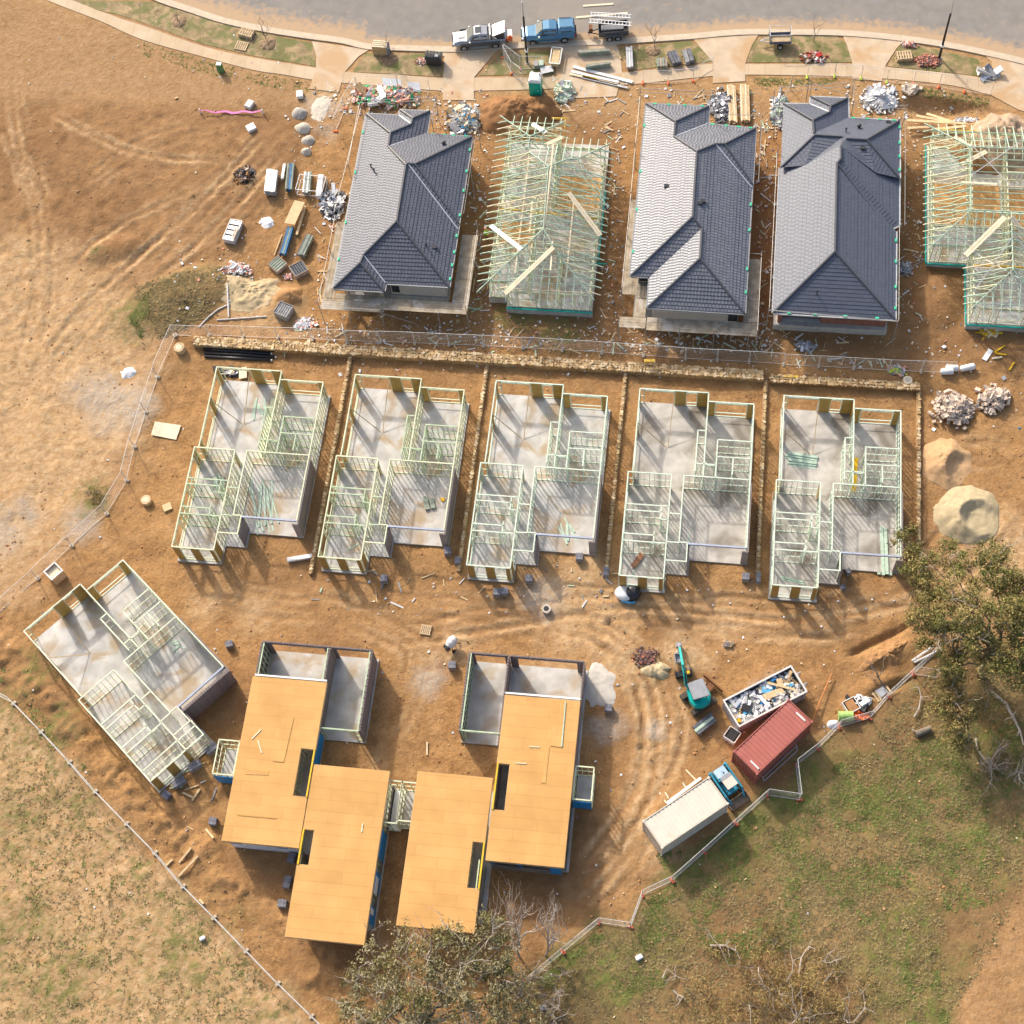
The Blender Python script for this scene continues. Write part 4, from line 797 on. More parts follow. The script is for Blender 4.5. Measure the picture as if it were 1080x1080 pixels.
# person in hi-vis by the frame
# ------------------------------------------------------------------ two-storey pair with orange decks
ZD = 2.95
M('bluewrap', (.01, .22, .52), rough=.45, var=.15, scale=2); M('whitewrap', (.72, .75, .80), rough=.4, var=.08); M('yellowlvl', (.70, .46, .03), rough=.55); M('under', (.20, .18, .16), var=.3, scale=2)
def deck_building(label, decks, notches, garage, slabs, lowwalls, loc, wraps, porches):
    t = thing('deck_house', label, 'house shell', loc)
    for pl in slabs: m = MB(); m.prism(pl, -.3, .15); m.build('slab', M('concrete'), t, world=True)
    for pl, holes in zip(decks, notches):
        m = MB(); m.prism(pl, ZD-.06, ZD); d = m.build('deck', MATS['deckboard'], t, world=True)
        xs_ = [q[0] for q in pl]; ys_ = [q[1] for q in pl]; e = MB(); n_ = len(pl)
        for i in range(n_):
            a, b = pl[i], pl[(i+1) % n_]; e.bar((*a, ZD-.19), (*b, ZD-.19), .06, .24)
        e.build('rim_joist', M('timber'), d, world=True)
    for (a, b) in holes_beams(notches): m = MB(); m.bar(a, b, .12, .26); m.build('edge_beam', M('yellowlvl'), t, world=True)
    for (x0, y0, x1, y1, op) in lowwalls: wall_bm(x0, y0, x1, y1, .15, 2.7, openings=op).build('wall_frame', M('treated'), t, world=True)
    for (a, b, z0, z1, mt) in wraps: m = MB(); m.bar((*a, (z0+z1)/2), (*b, (z0+z1)/2), .05, z1-z0); m.build('wall_wrap', M(mt), t, world=True)
    for (a, b) in garage:
        lint = abs(a[1]-b[1]) < .2 and a[1] > 38; m = MB(); m.bar((*a, 2.42 if lint else 1.3), (*b, 2.42 if lint else 1.3), .13, .36 if lint else 2.6)
        if lint:
            for t0, t1 in ((a, Vector(a).lerp(Vector(b), .1)), (Vector(b).lerp(Vector(a), .1), b)): m.bar((*t0, 1.1), (*t1, 1.1), .128, 2.2)
        wl = m.build('brick_wall', MATS['brickwall'], t, world=True)
        L = math.hypot(b[0]-a[0], b[1]-a[1]); n_ = int(L/.26); c_ = MB(); ang = math.atan2(b[1]-a[1], b[0]-a[0])
        for k in range(n_):
            q = ((k+.5)/n_); c_.box(a[0]+(b[0]-a[0])*q, a[1]+(b[1]-a[1])*q, 2.63, .18, .125, .06, rz=ang)
        c_.build('top_course', M('purplebrick'), wl, world=True)
    for (x0, y0, x1, y1) in porches:
        for w in ((x0, y0, x1, y0), (x1, y0, x1, y1), (x1, y1, x0, y1), (x0, y1, x0, y0)): wall_bm(*w, .15, 2.6, gap=.6).build('wall_frame', M('treated_pale'), t, world=True)
    return t
def holes_beams(n): return [q for h in n for q in h]
c2_ = crop(210, 650, 3); c3_ = crop(390, 660, 3.178)
def D2(x, y, z=ZD): q = P(*c2_(x, y), z=z); return (q.x, q.y)
def D3(x, y, z=ZD): q = P(*c3_(x, y), z=z); return (q.x, q.y)
xl, xr, yt, yb = -33.43, -27.36, 38.45, 25.1
nA = [D2(363, 421), D2(322, 421), D2(300, 568), D2(340, 570)]
deckL = [(xl, yt), (xr, yt), (xr, nA[0][1]), (nA[1][0], nA[0][1]), (nA[1][0], nA[2][1]), (xr, nA[2][1]), (xr, yb), (xl, yb)]
xl2, xr2, yt2, yb2 = -27.27, -21.24, 31.7, 18.45
nB = [D2(330, 673), D2(365, 673), D2(350, 788)]
deckR = [(xl2, yt2), (xr2, yt2), (xr2, yb2), (xl2, yb2), (xl2, nB[2][1]), (nB[1][0], nB[2][1]), (nB[1][0], nB[0][1]), (xl2, nB[0][1])]
g1 = dict(tl=D2(186, 78, 2.6), tm=D2(415, 92, 2.6), tr=D2(550, 98, 2.6), br=D2(520, 365, 2.6), bl=D2(395, 335, 2.6))
gx0, gx1, gx2, gy0, gy1 = -33.3, g1['tm'][0], g1['tr'][0], g1['tl'][1], g1['br'][1]
G1 = deck_building('building shell with two staggered orange floor decks and brick garages, left of the pair', [deckL, deckR], [[((xr-.06, nA[0][1], ZD-.05), (xr-.06, nA[2][1], ZD-.05))], [((xl2+.06, nB[0][1], ZD-.05), (xl2+.06, nB[2][1], ZD-.05))]],
    [((gx0, 33.5), (gx0, gy0)), ((gx0+.08, gy0), (gx1, gy0)), ((gx1+.02, gy0-.08), (gx1+.02, 33.0)), ((gx1+.1, gy0-.0), (gx2, gy0-.0)), ((gx2, gy0-.1), (gx2, gy1))],
    [[(xl+.3, gy0+.15), (gx2+.15, gy0+.15), (gx2+.15, gy1-.2), (xr-.1, gy1-.2), (xr-.1, yt2-.4), (xr2+.12, yt2-.4), (xr2+.12, yb2+1.6), (xl2+.2, yb2+1.6), (xl2+.2, yb-.1+.3), (xl+.3, yb-.1+.3)]],
    [(xl+.45, 33, xl+.45, yb+.5, [(2, 3.5, .9, 2.1)]), (xl+.45, yb+.5, xr-.3, yb+.5, [(1, 2.6, .5, 2.1), (3.4, 5, .5, 2.1)]), (gx0+.18, gy0-.2, gx0+.18, 38.6, []), (gx1-.13, gy0-.2, gx1-.13, 38.6, []), (gx2-.16, gy0-.2, gx2-.16, gy1+.1, []), (gx1+.2, gy1, gx2-.1, gy1, [(.3, 2.8, 0, 2.2)]), (xr2-.12, yt2-.5, xr2-.12, yb2+1.8, []), (xl2+.3, yb2+1.8, xr2-.12, yb2+1.8, [(1, 3, .5, 2.1)]), (nA[1][0]-.2, 35, nA[1][0]-.2, 26, []), (nB[1][0]+.2, 30, nB[1][0]+.2, 21, [])],
    (-27.3, 29, 0), [((xr2+.02, yt2-4.5), (xr2+.02, yt2-6.6), .3, 2.6, 'bluewrap'), ((xr2+.02, yt2-7.6), (xr2+.02, yt2-9.0), .3, 2.6, 'bluewrap'), ((xr2+.05, yt2-8.0), (xr2+.05, yt2-9.3), 1.2, 2.5, 'whitewrap'), ((xr2+.02, yt2-10.2), (xr2+.02, yb2+1.7), .3, 2.6, 'bluewrap'), ((xr2+.05, yt2-10.4), (xr2+.05, yb2+2.4), 1.4, 2.6, 'whitewrap'),
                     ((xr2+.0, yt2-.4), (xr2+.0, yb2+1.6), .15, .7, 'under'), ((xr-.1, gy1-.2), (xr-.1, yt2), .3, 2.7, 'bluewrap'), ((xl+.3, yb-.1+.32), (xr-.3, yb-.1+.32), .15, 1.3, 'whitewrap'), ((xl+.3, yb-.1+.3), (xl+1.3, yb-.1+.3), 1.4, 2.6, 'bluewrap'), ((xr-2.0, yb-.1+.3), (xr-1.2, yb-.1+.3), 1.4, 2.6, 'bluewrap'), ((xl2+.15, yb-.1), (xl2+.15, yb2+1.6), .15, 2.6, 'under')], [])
for a, b in (((gx0, 38.6), (-27.4, 38.6)),):
    m = MB(); m.bar((*a, 2.85), (*b, 2.85), .14, .22); m.build('steel_lintel', M('white'), G1, world=True)
xl3, xr3, yt3, yb3 = -19.06, -13.2, 31.9, 20.1
nC = [D3(345, 723), D3(388, 727), D3(372, 883)]
deckL2 = [(xl3, yt3), (xr3, yt3), (xr3, nC[0][1]), (nC[0][0], nC[0][1]), (nC[0][0], nC[2][1]), (xr3, nC[2][1]), (xr3, yb3), (xl3, yb3)]
xl4, xr4, yt4, yb4 = -13.0, -7.06, 38.68, 25.55
nD = [D3(428, 460), D3(470, 460), D3(458, 620)]
deckR2 = [(xl4, yt4), (xr4, yt4), (xr4, yb4), (xl4, yb4), (xl4, nD[2][1]), (nD[1][0], nD[2][1]), (nD[1][0], nD[0][1]), (xl4, nD[0][1])]
h1 = dict(tl=D3(332, 90, 2.6), tm=D3(465, 100, 2.6), tr=D3(715, 122, 2.6), bl=D3(300, 352, 2.6))
hx0, hx1, hx2, hy0, hy1 = h1['tl'][0]+.05, h1['tm'][0], -7.05, h1['tm'][1], h1['bl'][1]
G2 = deck_building('building shell with two staggered orange floor decks and brick garages, right of the pair', [deckL2, deckR2], [[((xr3-.06, nC[0][1], ZD-.05), (xr3-.06, nC[2][1], ZD-.05))], [((xl4+.06, nD[0][1], ZD-.05), (xl4+.06, nD[2][1], ZD-.05))]],
    [((hx0, hy1), (hx0, hy0)), ((hx0+.08, hy0), (hx1, hy0)), ((hx1+.03, hy0-.08), (hx1+.03, 34.6)), ((hx1+.11, hy0), (hx2, hy0)), ((hx2, hy0-.08), (hx2, 33.2))],
    [[(hx0-.12, hy0+.15), (hx2+.2, hy0+.15), (hx2+.2, yb4+.3), (xl4+.2, yb4+.3), (xl4+.2, yb3+1.3), (xl3+.3, yb3+1.3), (xl3+.3, yt3-.3), (xl4-.1, yt3-.3), (xl4-.1, hy1-.2), (hx0-.12, hy1-.2)]],
    [(hx0+.17, hy0-.15, hx0+.17, hy1+.1, []), (hx0+.1, hy1+.05, hx1, hy1+.05, [(.3, 3.0, 0, 2.2)]), (xr4-.4, 33, xr4-.4, yb4+.4, []), (xl4+.3, yb4+.5, xr4-.4, yb4+.5, [(1, 2.6, .5, 2.1), (3.6, 5, .5, 2.1)]), (xr3-.3, yb4, xr3-.3, yb3+1.5, []), (xl3+.4, yb3+1.5, xr3-.4, yb3+1.5, []), (nD[1][0]+.2, 36, nD[1][0]+.2, 27, []), (nC[0][0]-.2, 30, nC[0][0]-.2, 22, [])],
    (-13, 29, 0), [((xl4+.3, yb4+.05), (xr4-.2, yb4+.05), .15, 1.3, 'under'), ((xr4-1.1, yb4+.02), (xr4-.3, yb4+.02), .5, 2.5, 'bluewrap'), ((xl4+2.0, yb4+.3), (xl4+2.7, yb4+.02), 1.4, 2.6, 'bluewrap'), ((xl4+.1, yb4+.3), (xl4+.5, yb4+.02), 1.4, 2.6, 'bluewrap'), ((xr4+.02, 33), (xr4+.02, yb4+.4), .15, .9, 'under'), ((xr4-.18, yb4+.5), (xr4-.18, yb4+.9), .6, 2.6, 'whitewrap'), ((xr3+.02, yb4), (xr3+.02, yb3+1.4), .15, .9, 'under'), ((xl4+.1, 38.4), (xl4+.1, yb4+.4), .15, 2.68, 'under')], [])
m = MB(); m.bar((xl4, 38.86, 2.85), (xr4, 38.86, 2.85), .14, .22); m.build('steel_lintel', M('white'), G2, world=True)
def small_frame(label, q4, z=2.6, wrap=None, slabc='concrete'):
    xs_ = [P(*q, z=z).x for q in q4]; ys_ = [P(*q, z=z).y for q in q4]; x0, x1, y0, y1 = min(xs_), max(xs_), min(ys_), max(ys_)
    t = thing('porch_frame', label, 'porch frame', ((x0+x1)/2, (y0+y1)/2, 0)); m = MB(); m.prism(inset(x0, y0, x1, y1), -.2, .15); m.build('slab', M(slabc), t, world=True)
    for w in ((x0, y0, x1, y0), (x1, y0+.06, x1, y1-.06), (x0, y1, x1, y1), (x0, y0+.06, x0, y1-.06)): wall_bm(*w, .15, z, gap=.5).build('wall_frame', M('treated_pale'), t, world=True)
    if wrap:
        m = MB(); m.bar((x0, y0-.09, 1.3), (x1, y0-.09, 1.3), .04, 1.9); m.build('wall_wrap', M('bluewrap'), t, world=True)
    return t
small_frame('small porch frame with blue wrap on the left side of the left orange deck', [c2_(62, 395), c2_(128, 395), c2_(100, 500), c2_(55, 498)], wrap=True)
small_frame('small porch frame with white floor beside the right edge of the left orange decks', [c2_(598, 522), c2_(635, 522), c2_(625, 655), c2_(585, 648)], slabc='white')
small_frame('small porch frame joined to the left edge of the right orange decks', [c3_(108, 527), c3_(158, 527), c3_(140, 652), c3_(98, 652)])
small_frame('small porch frame with blue wrap on the right side of the right orange deck', [c3_(690, 470), c3_(752, 475), c3_(742, 585), c3_(680, 580)], wrap=True)
# loose sheets and sticks on the decks
def flat_board(label, q4, z, th=.02, mat='deckboard', name='floor_sheet', cat='board'):
    pp = [P(*q, z=z) for q in q4]; c = sum(pp, Vector())/len(pp); m = MB(); m.prism([(q.x-c.x, q.y-c.y) for q in pp], 0, th); o = m.build(name, MATS[mat], None); o.location = (c.x, c.y, z); return tag(o, label, cat)
flat_board('long tan sheet lying on the upper left orange deck', [c2_(265, 318), c2_(300, 321), c2_(268, 462), c2_(234, 459)], ZD+.004, .035)
flat_board('narrow tan strip lying near the foot of the upper left orange deck', [c2_(122, 625), c2_(245, 636), c2_(245, 641), c2_(122, 630)], ZD+.004, .03)
flat_board('short tan strip in the middle of the upper left orange deck', [c2_(147, 487), c2_(220, 490), c2_(220, 503), c2_(147, 500)], ZD+.004, .025)
flat_board('wide tan sheet lying on the upper right orange deck', [c3_(613, 252), c3_(655, 255), c3_(642, 408), c3_(605, 403)], ZD+.004, .035)
flat_board('narrow tan sheet below the wide sheet on the upper right orange deck', [c3_(601, 405), c3_(603, 405), c3_(589, 528), c3_(575, 526)], ZD+.004, .03)
flat_board('thin green batten at the edge of the wide sheet', [c3_(655, 254), c3_(658, 254), c3_(645, 406), c3_(641, 406)], ZD+.045, .03, 'mint', 'batten', 'timber')
for (a, b, lb) in (((167, 388), (196, 358), 'short pale batten pointing up right on the upper left deck'), ((186, 392), (198, 432), 'short pale batten standing more upright on the upper left deck'), ((514, 683), (518, 655), 'small white stick on the lower left deck')):
    A_, B_ = P(*c2_(*a), z=ZD+.03), P(*c2_(*b), z=ZD+.03); m = MB(); m.bar(A_, B_, .09, .04); o = m.build('batten', M('timber_pale'), None, loc=tuple((A_+B_)/2)); tag(o, lb, 'timber')
for (a, b, lb) in (((535, 405), (570, 407), 'upper of two thin pale sticks on the upper right deck'), ((488, 460), (526, 462), 'lower of two thin pale sticks on the upper right deck')):
    A_, B_ = P(*c3_(*a), z=ZD+.03), P(*c3_(*b), z=ZD+.03); m = MB(); m.bar(A_, B_, .07, .04); o = m.build('batten', M('timber_pale'), None, loc=tuple((A_+B_)/2)); tag(o, lb, 'timber')
# ------------------------------------------------------------------ retaining walls
brickmat('sleeper', (.40, .27, .14), (.50, .36, .20), (.25, .15, .07), .75, .35, .03, rough=.9, bumpd=.05, stain=(.75, .68, .6))
M('rubble_pale', (.62, .48, .30), var=.2); M('rubble_dark', (.36, .23, .11), var=.25)
M('rubble_top', (.50, .35, .18), var=.35, scale=2.2, bump=.8, bscale=5)
def retaining(label, a, b, w, h0, h1, base=0):
    A_, B_ = P(*a), P(*b); A_.z = B_.z = 0; c = (A_+B_)/2; d = (B_-A_).normalized(); s = Vector((-d.y, d.x, 0)); L = (B_-A_).length
    t = thing('retaining_wall', label, 'retaining wall', (c.x, c.y, 0), math.atan2(d.y, d.x)); rng = random.Random(int(L*100))
    m = MB(); m.box(0, 0, (h0+h1)/2-.3, L, w*.9, h1-h0+.5); m.build('core', MATS['sleeper'], t)
    m = MB(); n_ = int(L/.27)
    for k in range(n_):
        for r in range(max(1, int(w/.22))):
            x = -L/2+(k+.5)*L/n_; y = -w/2+(r+.5)*w/max(1, int(w/.22)); m.box(x+rng.uniform(-.05, .05), y, h1+rng.uniform(-.06, .03), .27*rng.uniform(.6, 1.5), .22*rng.uniform(.6, 1.5), .16, rz=rng.uniform(-.7, .7), mi=rng.choice((0, 0, 1, 2)), rx=rng.uniform(-.15, .15), ry=rng.uniform(-.15, .15))
    m.build('capping_stone', [M('rubble_top'), M('rubble_pale'), M('rubble_dark')], t); return t
retaining('long low stone retaining wall behind the five frames', (205, 361), (805, 397.5), .95, 0, .62)
retaining('short stone retaining wall behind the rightmost frame, stepped down from the long wall', (812, 401), (969, 410), .8, 0, .55)
for a, b, lb in (((370, 374), (328, 606), 'narrow stone wall between the first and second frames'), ((514, 381), (484, 603), 'narrow stone wall between the second and third frames'), ((660, 391), (639.5, 603), 'narrow stone wall between the third and fourth frames'),
                 ((807.5, 402), (798.5, 612), 'narrow stone wall between the fourth and fifth frames'), ((968.7, 412), (968.5, 575), 'narrow stone wall right of the fifth frame')):
    retaining(lb, a, b, .42, 0, .3)
# ------------------------------------------------------------------ temporary fencing
def fence_proto(foot, group):
    t = thing('fence_panel', '', 'fence panel'); m = MB(); L = 3.0
    for x in (.03, L-.03): m.tube([(x, 0, .05), (x, 0, 1.85)], .021, 6)
    for z in (.12, 1.84): m.tube([(.03, 0, z), (L-.03, 0, z)], .021, 6)
    m.build('frame', M('galv_pale'), t); m = MB()
    for k in range(1, 16): m.bar((L*k/16, 0, .12), (L*k/16, 0, 1.84), .005, .005)
    for k in range(1, 7): m.bar((.03, 0, .12+k*.245), (L-.03, 0, .12+k*.245), .005, .005)
    m.build('wire_mesh', M('galv_pale'), t); m = MB(); m.box(0, 0, .08, .22, .46, .15, mi=0); m.build('foot', M(foot), t, bevel=.03); return t
M('galv_pale', (.62, .62, .60), rough=.5, metal=.25, var=.08); M('conc_foot', (.50, .42, .32), var=.2)
PROTO = {}
def fence(line, foot, label, group, cuts=True, mul=1, lean=0):
    pw = [PG(*q) for q in line]
    for i in range(len(pw)-1):
        a, b = pw[i], pw[i+1]; n_ = max(1, int(round((b-a).length/3.2))) if cuts else 1
        for k in range(n_):
            p0 = a.lerp(b, k/n_); p1 = a.lerp(b, (k+1)/n_); d = p1-p0; p0.z = gz(p0.x, p0.y)
            if foot not in PROTO: PROTO[foot] = fence_proto(foot, group); o = PROTO[foot]
            else: o = copy_thing(PROTO[foot], p0, label=label)
            o.location = p0; o.rotation_euler = (lean, 0, math.atan2(d.y, d.x)); o.scale = (math.hypot(d.x, d.y)/3.0, 1, 1); tag(o, label, None, group)
fence([(-15, 727), (15, 742), (44, 772), (74, 804), (101, 835), (134, 869), (164, 899.6), (193.6, 935), (226, 968), (260, 1003), (293.5, 1037.5), (329, 1072), (360, 1103)], 'conc_foot', 'wire mesh fence panel in the long straight line across the lower left corner', 'fence panels across the lower left corner', False)
fence([(185, 354), (166.5, 398), (154, 435), (142, 471.6), (134, 507), (113, 542), (76, 575.5), (40, 610), (-5, 650)], 'conc_foot', 'thin wire mesh fence panel in the bent line along the left side of the site', 'fence panels along the left side', False)
fence([(185, 354), (330, 358), (510, 365), (635, 372), (723, 378.5), (790, 382), (937, 391), (1005, 395)], 'conc_foot', 'thin wire mesh fence panel in the line between the upper and middle house rows', 'fence panels between the house rows')
M('foot_red', (.55, .13, .06), rough=.6, var=.15)
fence([(555, 1037), (594, 1004), (632, 973), (665, 978)], 'foot_red', 'pale wire fence panel at the bottom end of the zigzag fence', 'fence panels at the bottom end of the zigzag')
fence([(665, 978), (677.5, 944), (709, 929), (743, 899), (776, 869), (809.5, 838.8), (843.6, 844), (839, 807.7), (862, 790)], 'foot_red', 'pale wire fence panel in the zigzag line beside the white shipping container', 'fence panels beside the white container', False)
fence([(862, 790), (885, 767), (917, 758), (937, 735), (963, 711), (990, 686)], 'foot_red', 'pale wire fence panel in the zigzag line between the red container and the tree', 'fence panels between red container and tree', False)
fence([(963, 711), (988, 715)], 'foot_red', 'short fence panel turned level beneath the tree', None)
fence([(354, 139), (364, 115), (377, 94), (420, 92), (454, 98)], 'orange', 'fence panel with orange feet around the rubbish before the leftmost tiled house', 'orange footed panels before the leftmost tiled house', False)
fence([(678, 88), (705, 88), (731, 86), (752, 73)], 'orange', 'fence panel with orange feet along the path before the middle tiled house', 'orange footed panels before the middle tiled house', False)
M('foot_lime', (.50, .66, .08), rough=.6)
fence([(851, 82), (880, 81), (908, 83), (935, 87), (963, 89)], 'foot_lime', 'fence panel with lime feet along the path before the right tiled house', 'lime footed panels before the right tiled house', False)
fence([(963, 89), (990, 92), (1017, 97), (1045, 100)], 'orange', 'fence panel with orange feet along the path near the right edge', 'orange footed panels near the right edge', False)
fence([(531, 61), (540, 78), (552, 88)], 'orange', 'loose fence panel leaning by the street light left of the toilet', 'loose panels by the street light', False)
fence([(532, 60), (549, 73), (573, 73)], 'foot_red', 'loose fence panel on the verge by the street light', 'loose panels on the verge', False)
# ------------------------------------------------------------------ scaffold round two tiled houses
M('scaffold_board', (.36, .295, .21), var=.3, scale=1.5, stain=(.50, .45, .38), stainscale=.9, staincut=.5); M('scaffold_tube', (.36, .35, .33), rough=.5, metal=.3)
def scaffold(label, decks, posts, rails, loc, zd=2.75):
    t = thing('scaffold', label, 'scaffold', loc)
    for x0, y0, x1, y1 in decks:
        lw = x1-x0 > y1-y0; L = (x1-x0) if lw else (y1-y0); Wd = (y1-y0) if lw else (x1-x0); n_ = max(1, int(round(Wd/.25)));  k2 = max(1, int(round(L/2.4))); m = MB()
        for r in range(n_):
            for k in range(k2):
                a = (k+.5)*L/k2; b = (r+.5)*Wd/n_; zz = zd+random.uniform(-.012, .012)
                m.box(x0+(a if lw else b), y0+(b if lw else a), zz, (L/k2-.03) if lw else Wd/n_-.015, Wd/n_-.015 if lw else L/k2-.03, .045, rz=random.uniform(-.004, .004))
        m.build('plank_deck', M('scaffold_board'), t, world=True)
    for x, y, h in posts:
        m = MB(); m.tube([(x, y, gz(x, y)), (x, y, h)], .04, 6); m.build('standard', M('scaffold_tube'), t, world=True)
    for a, b in rails: m = MB(); m.tube([a, b], .026, 5); m.build('guard_rail', M('scaffold_tube'), t, world=True)
    return t
z = 2.75
cA7 = crop(330, 250, 6)
def D7(x, y): q = P(*cA7(x, y), z=z); return q.x, q.y
ax0, ay0 = D7(45, 455); ax1, _ = D7(980, 450); ayS = D7(600, 480)[1]
scaffold('timber deck scaffold wrapping the south end of the leftmost tiled house', [(ax0, ay0+1.2, ax0+1.1, 83), (ax0, ay0, ax0+5.6, ay0+1.15), (ax0+5.62, ay0+.3, ax1, ay0+1.5), (ax1-1.5, ay0+1.52, ax1, 82.3), (ax0+1.15, ay0+1.2, ax0+5.6, ay0+1.75)],
    [(ax0, ay0, 4.2), (ax0+2.6, ay0-.03, 2.8), (ax0+5.6, ay0-.03, 4.2), (ax1-2.6, ay0+.25, 2.8), (ax1, ay0+.3, 4.3), (ax1, 79, 3.6), (ax1, 82.3, 5.0), (ax0, 79.5, 3.8), (ax0, 83, 3.8), (-33.2, 88, 4.9), (-33.2, 95.2, 5.3), (-29.3, 96, 5.3), (-26.0, 96, 5.3), (-26.0, 93.3, 5.3), (-21.7, 93.3, 5.3), (-21.7, 88, 5.0)],
    [((ax0, ay0, 3.7), (ax0, 83, 3.7)), ((ax1, ay0+.3, 3.7), (ax1, 82.3, 3.7)), ((ax0, ay0-.03, 3.2), (ax0+5.6, ay0-.03, 3.2)), ((-33.2, 88, 4.9), (-33.2, 95.2, 4.9)), ((-33.2, 95.2, 5.2), (-26, 95.9, 5.2)), ((-33.2, 95.3, 4.7), (-26, 96, 4.7)), ((-26, 96, 5.2), (-26, 93.3, 5.2)), ((-26, 96, 4.7), (-26, 93.3, 4.7)), ((-26, 93.3, 5.2), (-21.7, 93.3, 5.2)), ((-26, 93.35, 4.7), (-21.7, 93.35, 4.7)), ((-21.7, 93.3, 5), (-21.7, 83, 5)), ((ax1, 76, .6), (ax1-3, 74.2, 2.7)), ((ax0+5.6, ay0, 2.7), (ax0+8.6, ay0+.3, .6)), ((ax0-.02, 83, 4.2), (-33.2, 95.2, 4.2))], (-27.4, 84, 0))
cC3 = crop(640, 230, 6)
def DC(x, y, zz=z): q = P(*cC3(x, y), z=zz); return q.x, q.y
cx0, cy0 = DC(75, 690); cx1, _ = DC(950, 740); cx2 = DC(245, 690)[0]; yy1 = DC(60, 480)[1]; yy2 = DC(950, 260)[1]; ytop = DC(100, -120)[1]
scaffold('timber deck scaffold wrapping the south end of the middle tiled house', [(cx0, cy0, cx2, cy0+1.1), (cx2+.05, cy0-.15, cx1, cy0+1.2), (cx1-1.25, cy0+1.25, cx1, yy2), (cx0, yy1, cx0+1.35, ytop), (cx0+1.4, yy1-.3, cx0+2.2, yy1+1.0), (cx2-1.1, cy0+1.15, cx2-.1, yy1-.35)],
    [(cx0, cy0, 3.9), (cx2, cy0-.2, 3.6), (cx2+3, cy0-.2, 3.6), (cx2+6, cy0-.2, 3.6), (cx2+9, cy0-.2, 3.6), (cx1, cy0-.2, 3.9), (cx1, 81, 3.8), (cx1, yy2, 3.8), (cx0, yy1, 3.9), (cx0, 83, 3.8), (cx0, ytop, 3.9), (-6.9, 92, 5.0), (-6.9, 97.9, 5.6), (.3, 97.9, 5.6), (.3, 95.4, 5.6), (4.5, 95.4, 5.4)],
    [((cx0, yy1, 3.7), (cx0, ytop, 3.7)), ((cx1, cy0, 3.6), (cx1, yy2, 3.6)), ((cx1, yy2, 3.6), (cx1-1.3, yy2, 3.6)), ((-6.9, 97.9, 5.3), (.3, 97.9, 5.3)), ((-6.9, 97.9, 4.8), (.3, 97.9, 4.8)), ((.3, 97.9, 5.3), (.3, 95.4, 5.3)), ((.3, 95.4, 5.2), (4.5, 95.4, 5.2)), ((cx0, ytop, 3.9), (-6.9, 97.9, 4.3)), ((4.5, 95.4, 4.9), (4.5, 88.3, 4.9)), ((cx0, cy0-.5, .9), (cx1, cy0-.5, .9))], (-1, 86, 0))
scaffold('bare tube edge rails around the roof of the right tiled house', [], [(6.1, 92, 5.0), (6.1, 98.6, 5.6), (8.6, 99.6, 5.6), (12.7, 99.6, 5.6), (12.7, 97.3, 5.6), (17.5, 97.2, 5.5), (17.5, 90, 5.2), (6.0, 75.2, 4.6), (17.0, 74.6, 4.6), (17.2, 84.5, 4.8), (9, 101, 3.5), (7.2, 102, 3.2), (5.8, 96, 3.2), (5.6, 100, 3.4)],
    [((6.1, 98.6, 5.4), (12.7, 99.6, 5.4)), ((6.1, 98.6, 4.9), (12.7, 99.6, 4.9)), ((12.7, 99.6, 5.4), (12.7, 97.3, 5.4)), ((12.7, 97.3, 5.3), (17.5, 97.2, 5.3)), ((12.7, 97.35, 4.8), (17.5, 97.25, 4.8)), ((17.5, 97.2, 4.5), (17.5, 84.5, 4.5)), ((6.0, 75.0, 4.25), (17.0, 74.6, 4.25)), ((6.0, 74.9, 4.5), (17.0, 74.5, 4.5)), ((17.05, 74.6, 4.4), (17.05, 84.5, 4.4)), ((6.05, 75.2, 4.3), (6.05, 92, 4.3)), ((9, 101, 3.4), (12.7, 99.7, 3.4)), ((7.2, 102, 3.0), (5.8, 96, 3.0)), ((9, 101, 2.6), (7.2, 102, 3.1))], (11.6, 88, 0))
# ------------------------------------------------------------------ heaps of sand, soil, stone and rubble
def heap(name, label, cat, px, py, rx, ry, h, mat, rough=.25, rot=0, fine_=.05, p=1.3, freq=.9, dig=None, seed=1, sharp=1.0):
    c = PG(px, py); n_, k_ = 26, 48; mb = MB(); vs = []; a0 = R_(rot)
    for i in range(n_+1):
        for k in range(k_):
            a = 6.28318*k/k_; r = i/n_; ed = 1+rough*(float(fbm(np.array(math.cos(a)*1.6+5+seed), np.array(math.sin(a)*1.6+seed*3), 81, 3))-.5)*2
            u, v = math.cos(a)*r*rx*ed, math.sin(a)*r*ry*ed; x = u*math.cos(a0)-v*math.sin(a0); y = u*math.sin(a0)+v*math.cos(a0)
            zz = h*max(0, 1-r**p)**sharp + (float(fbm(np.array(x*freq+seed*7), np.array(y*freq+3), 82, 4))-.5)*rough*h*1.4*(1-r**3) + (float(fbm(np.array(x*4+seed), np.array(y*4), 83, 3))-.5)*fine_*(1-r**4)
            if dig:
                q = math.hypot((x-dig[0])/dig[2], (y-dig[1])/dig[3]); zz = min(zz, zz*(.30+.7*min(1, max(0, (q-.55)/.45))**1.3))
            gg = gz(c.x+x, c.y+y)-c.z; vs.append((x, y, (gg+max(zz, .0)-.02) if r < .999 else gg-.18))
    fs = [(i*k_+k, i*k_+(k+1) % k_, (i+1)*k_+(k+1) % k_, (i+1)*k_+k) for i in range(n_) for k in range(k_)]
    mb.add(vs, fs); o = mb.build(name, mat, None, smooth=True); o.location = c; return tag(o, label, cat)
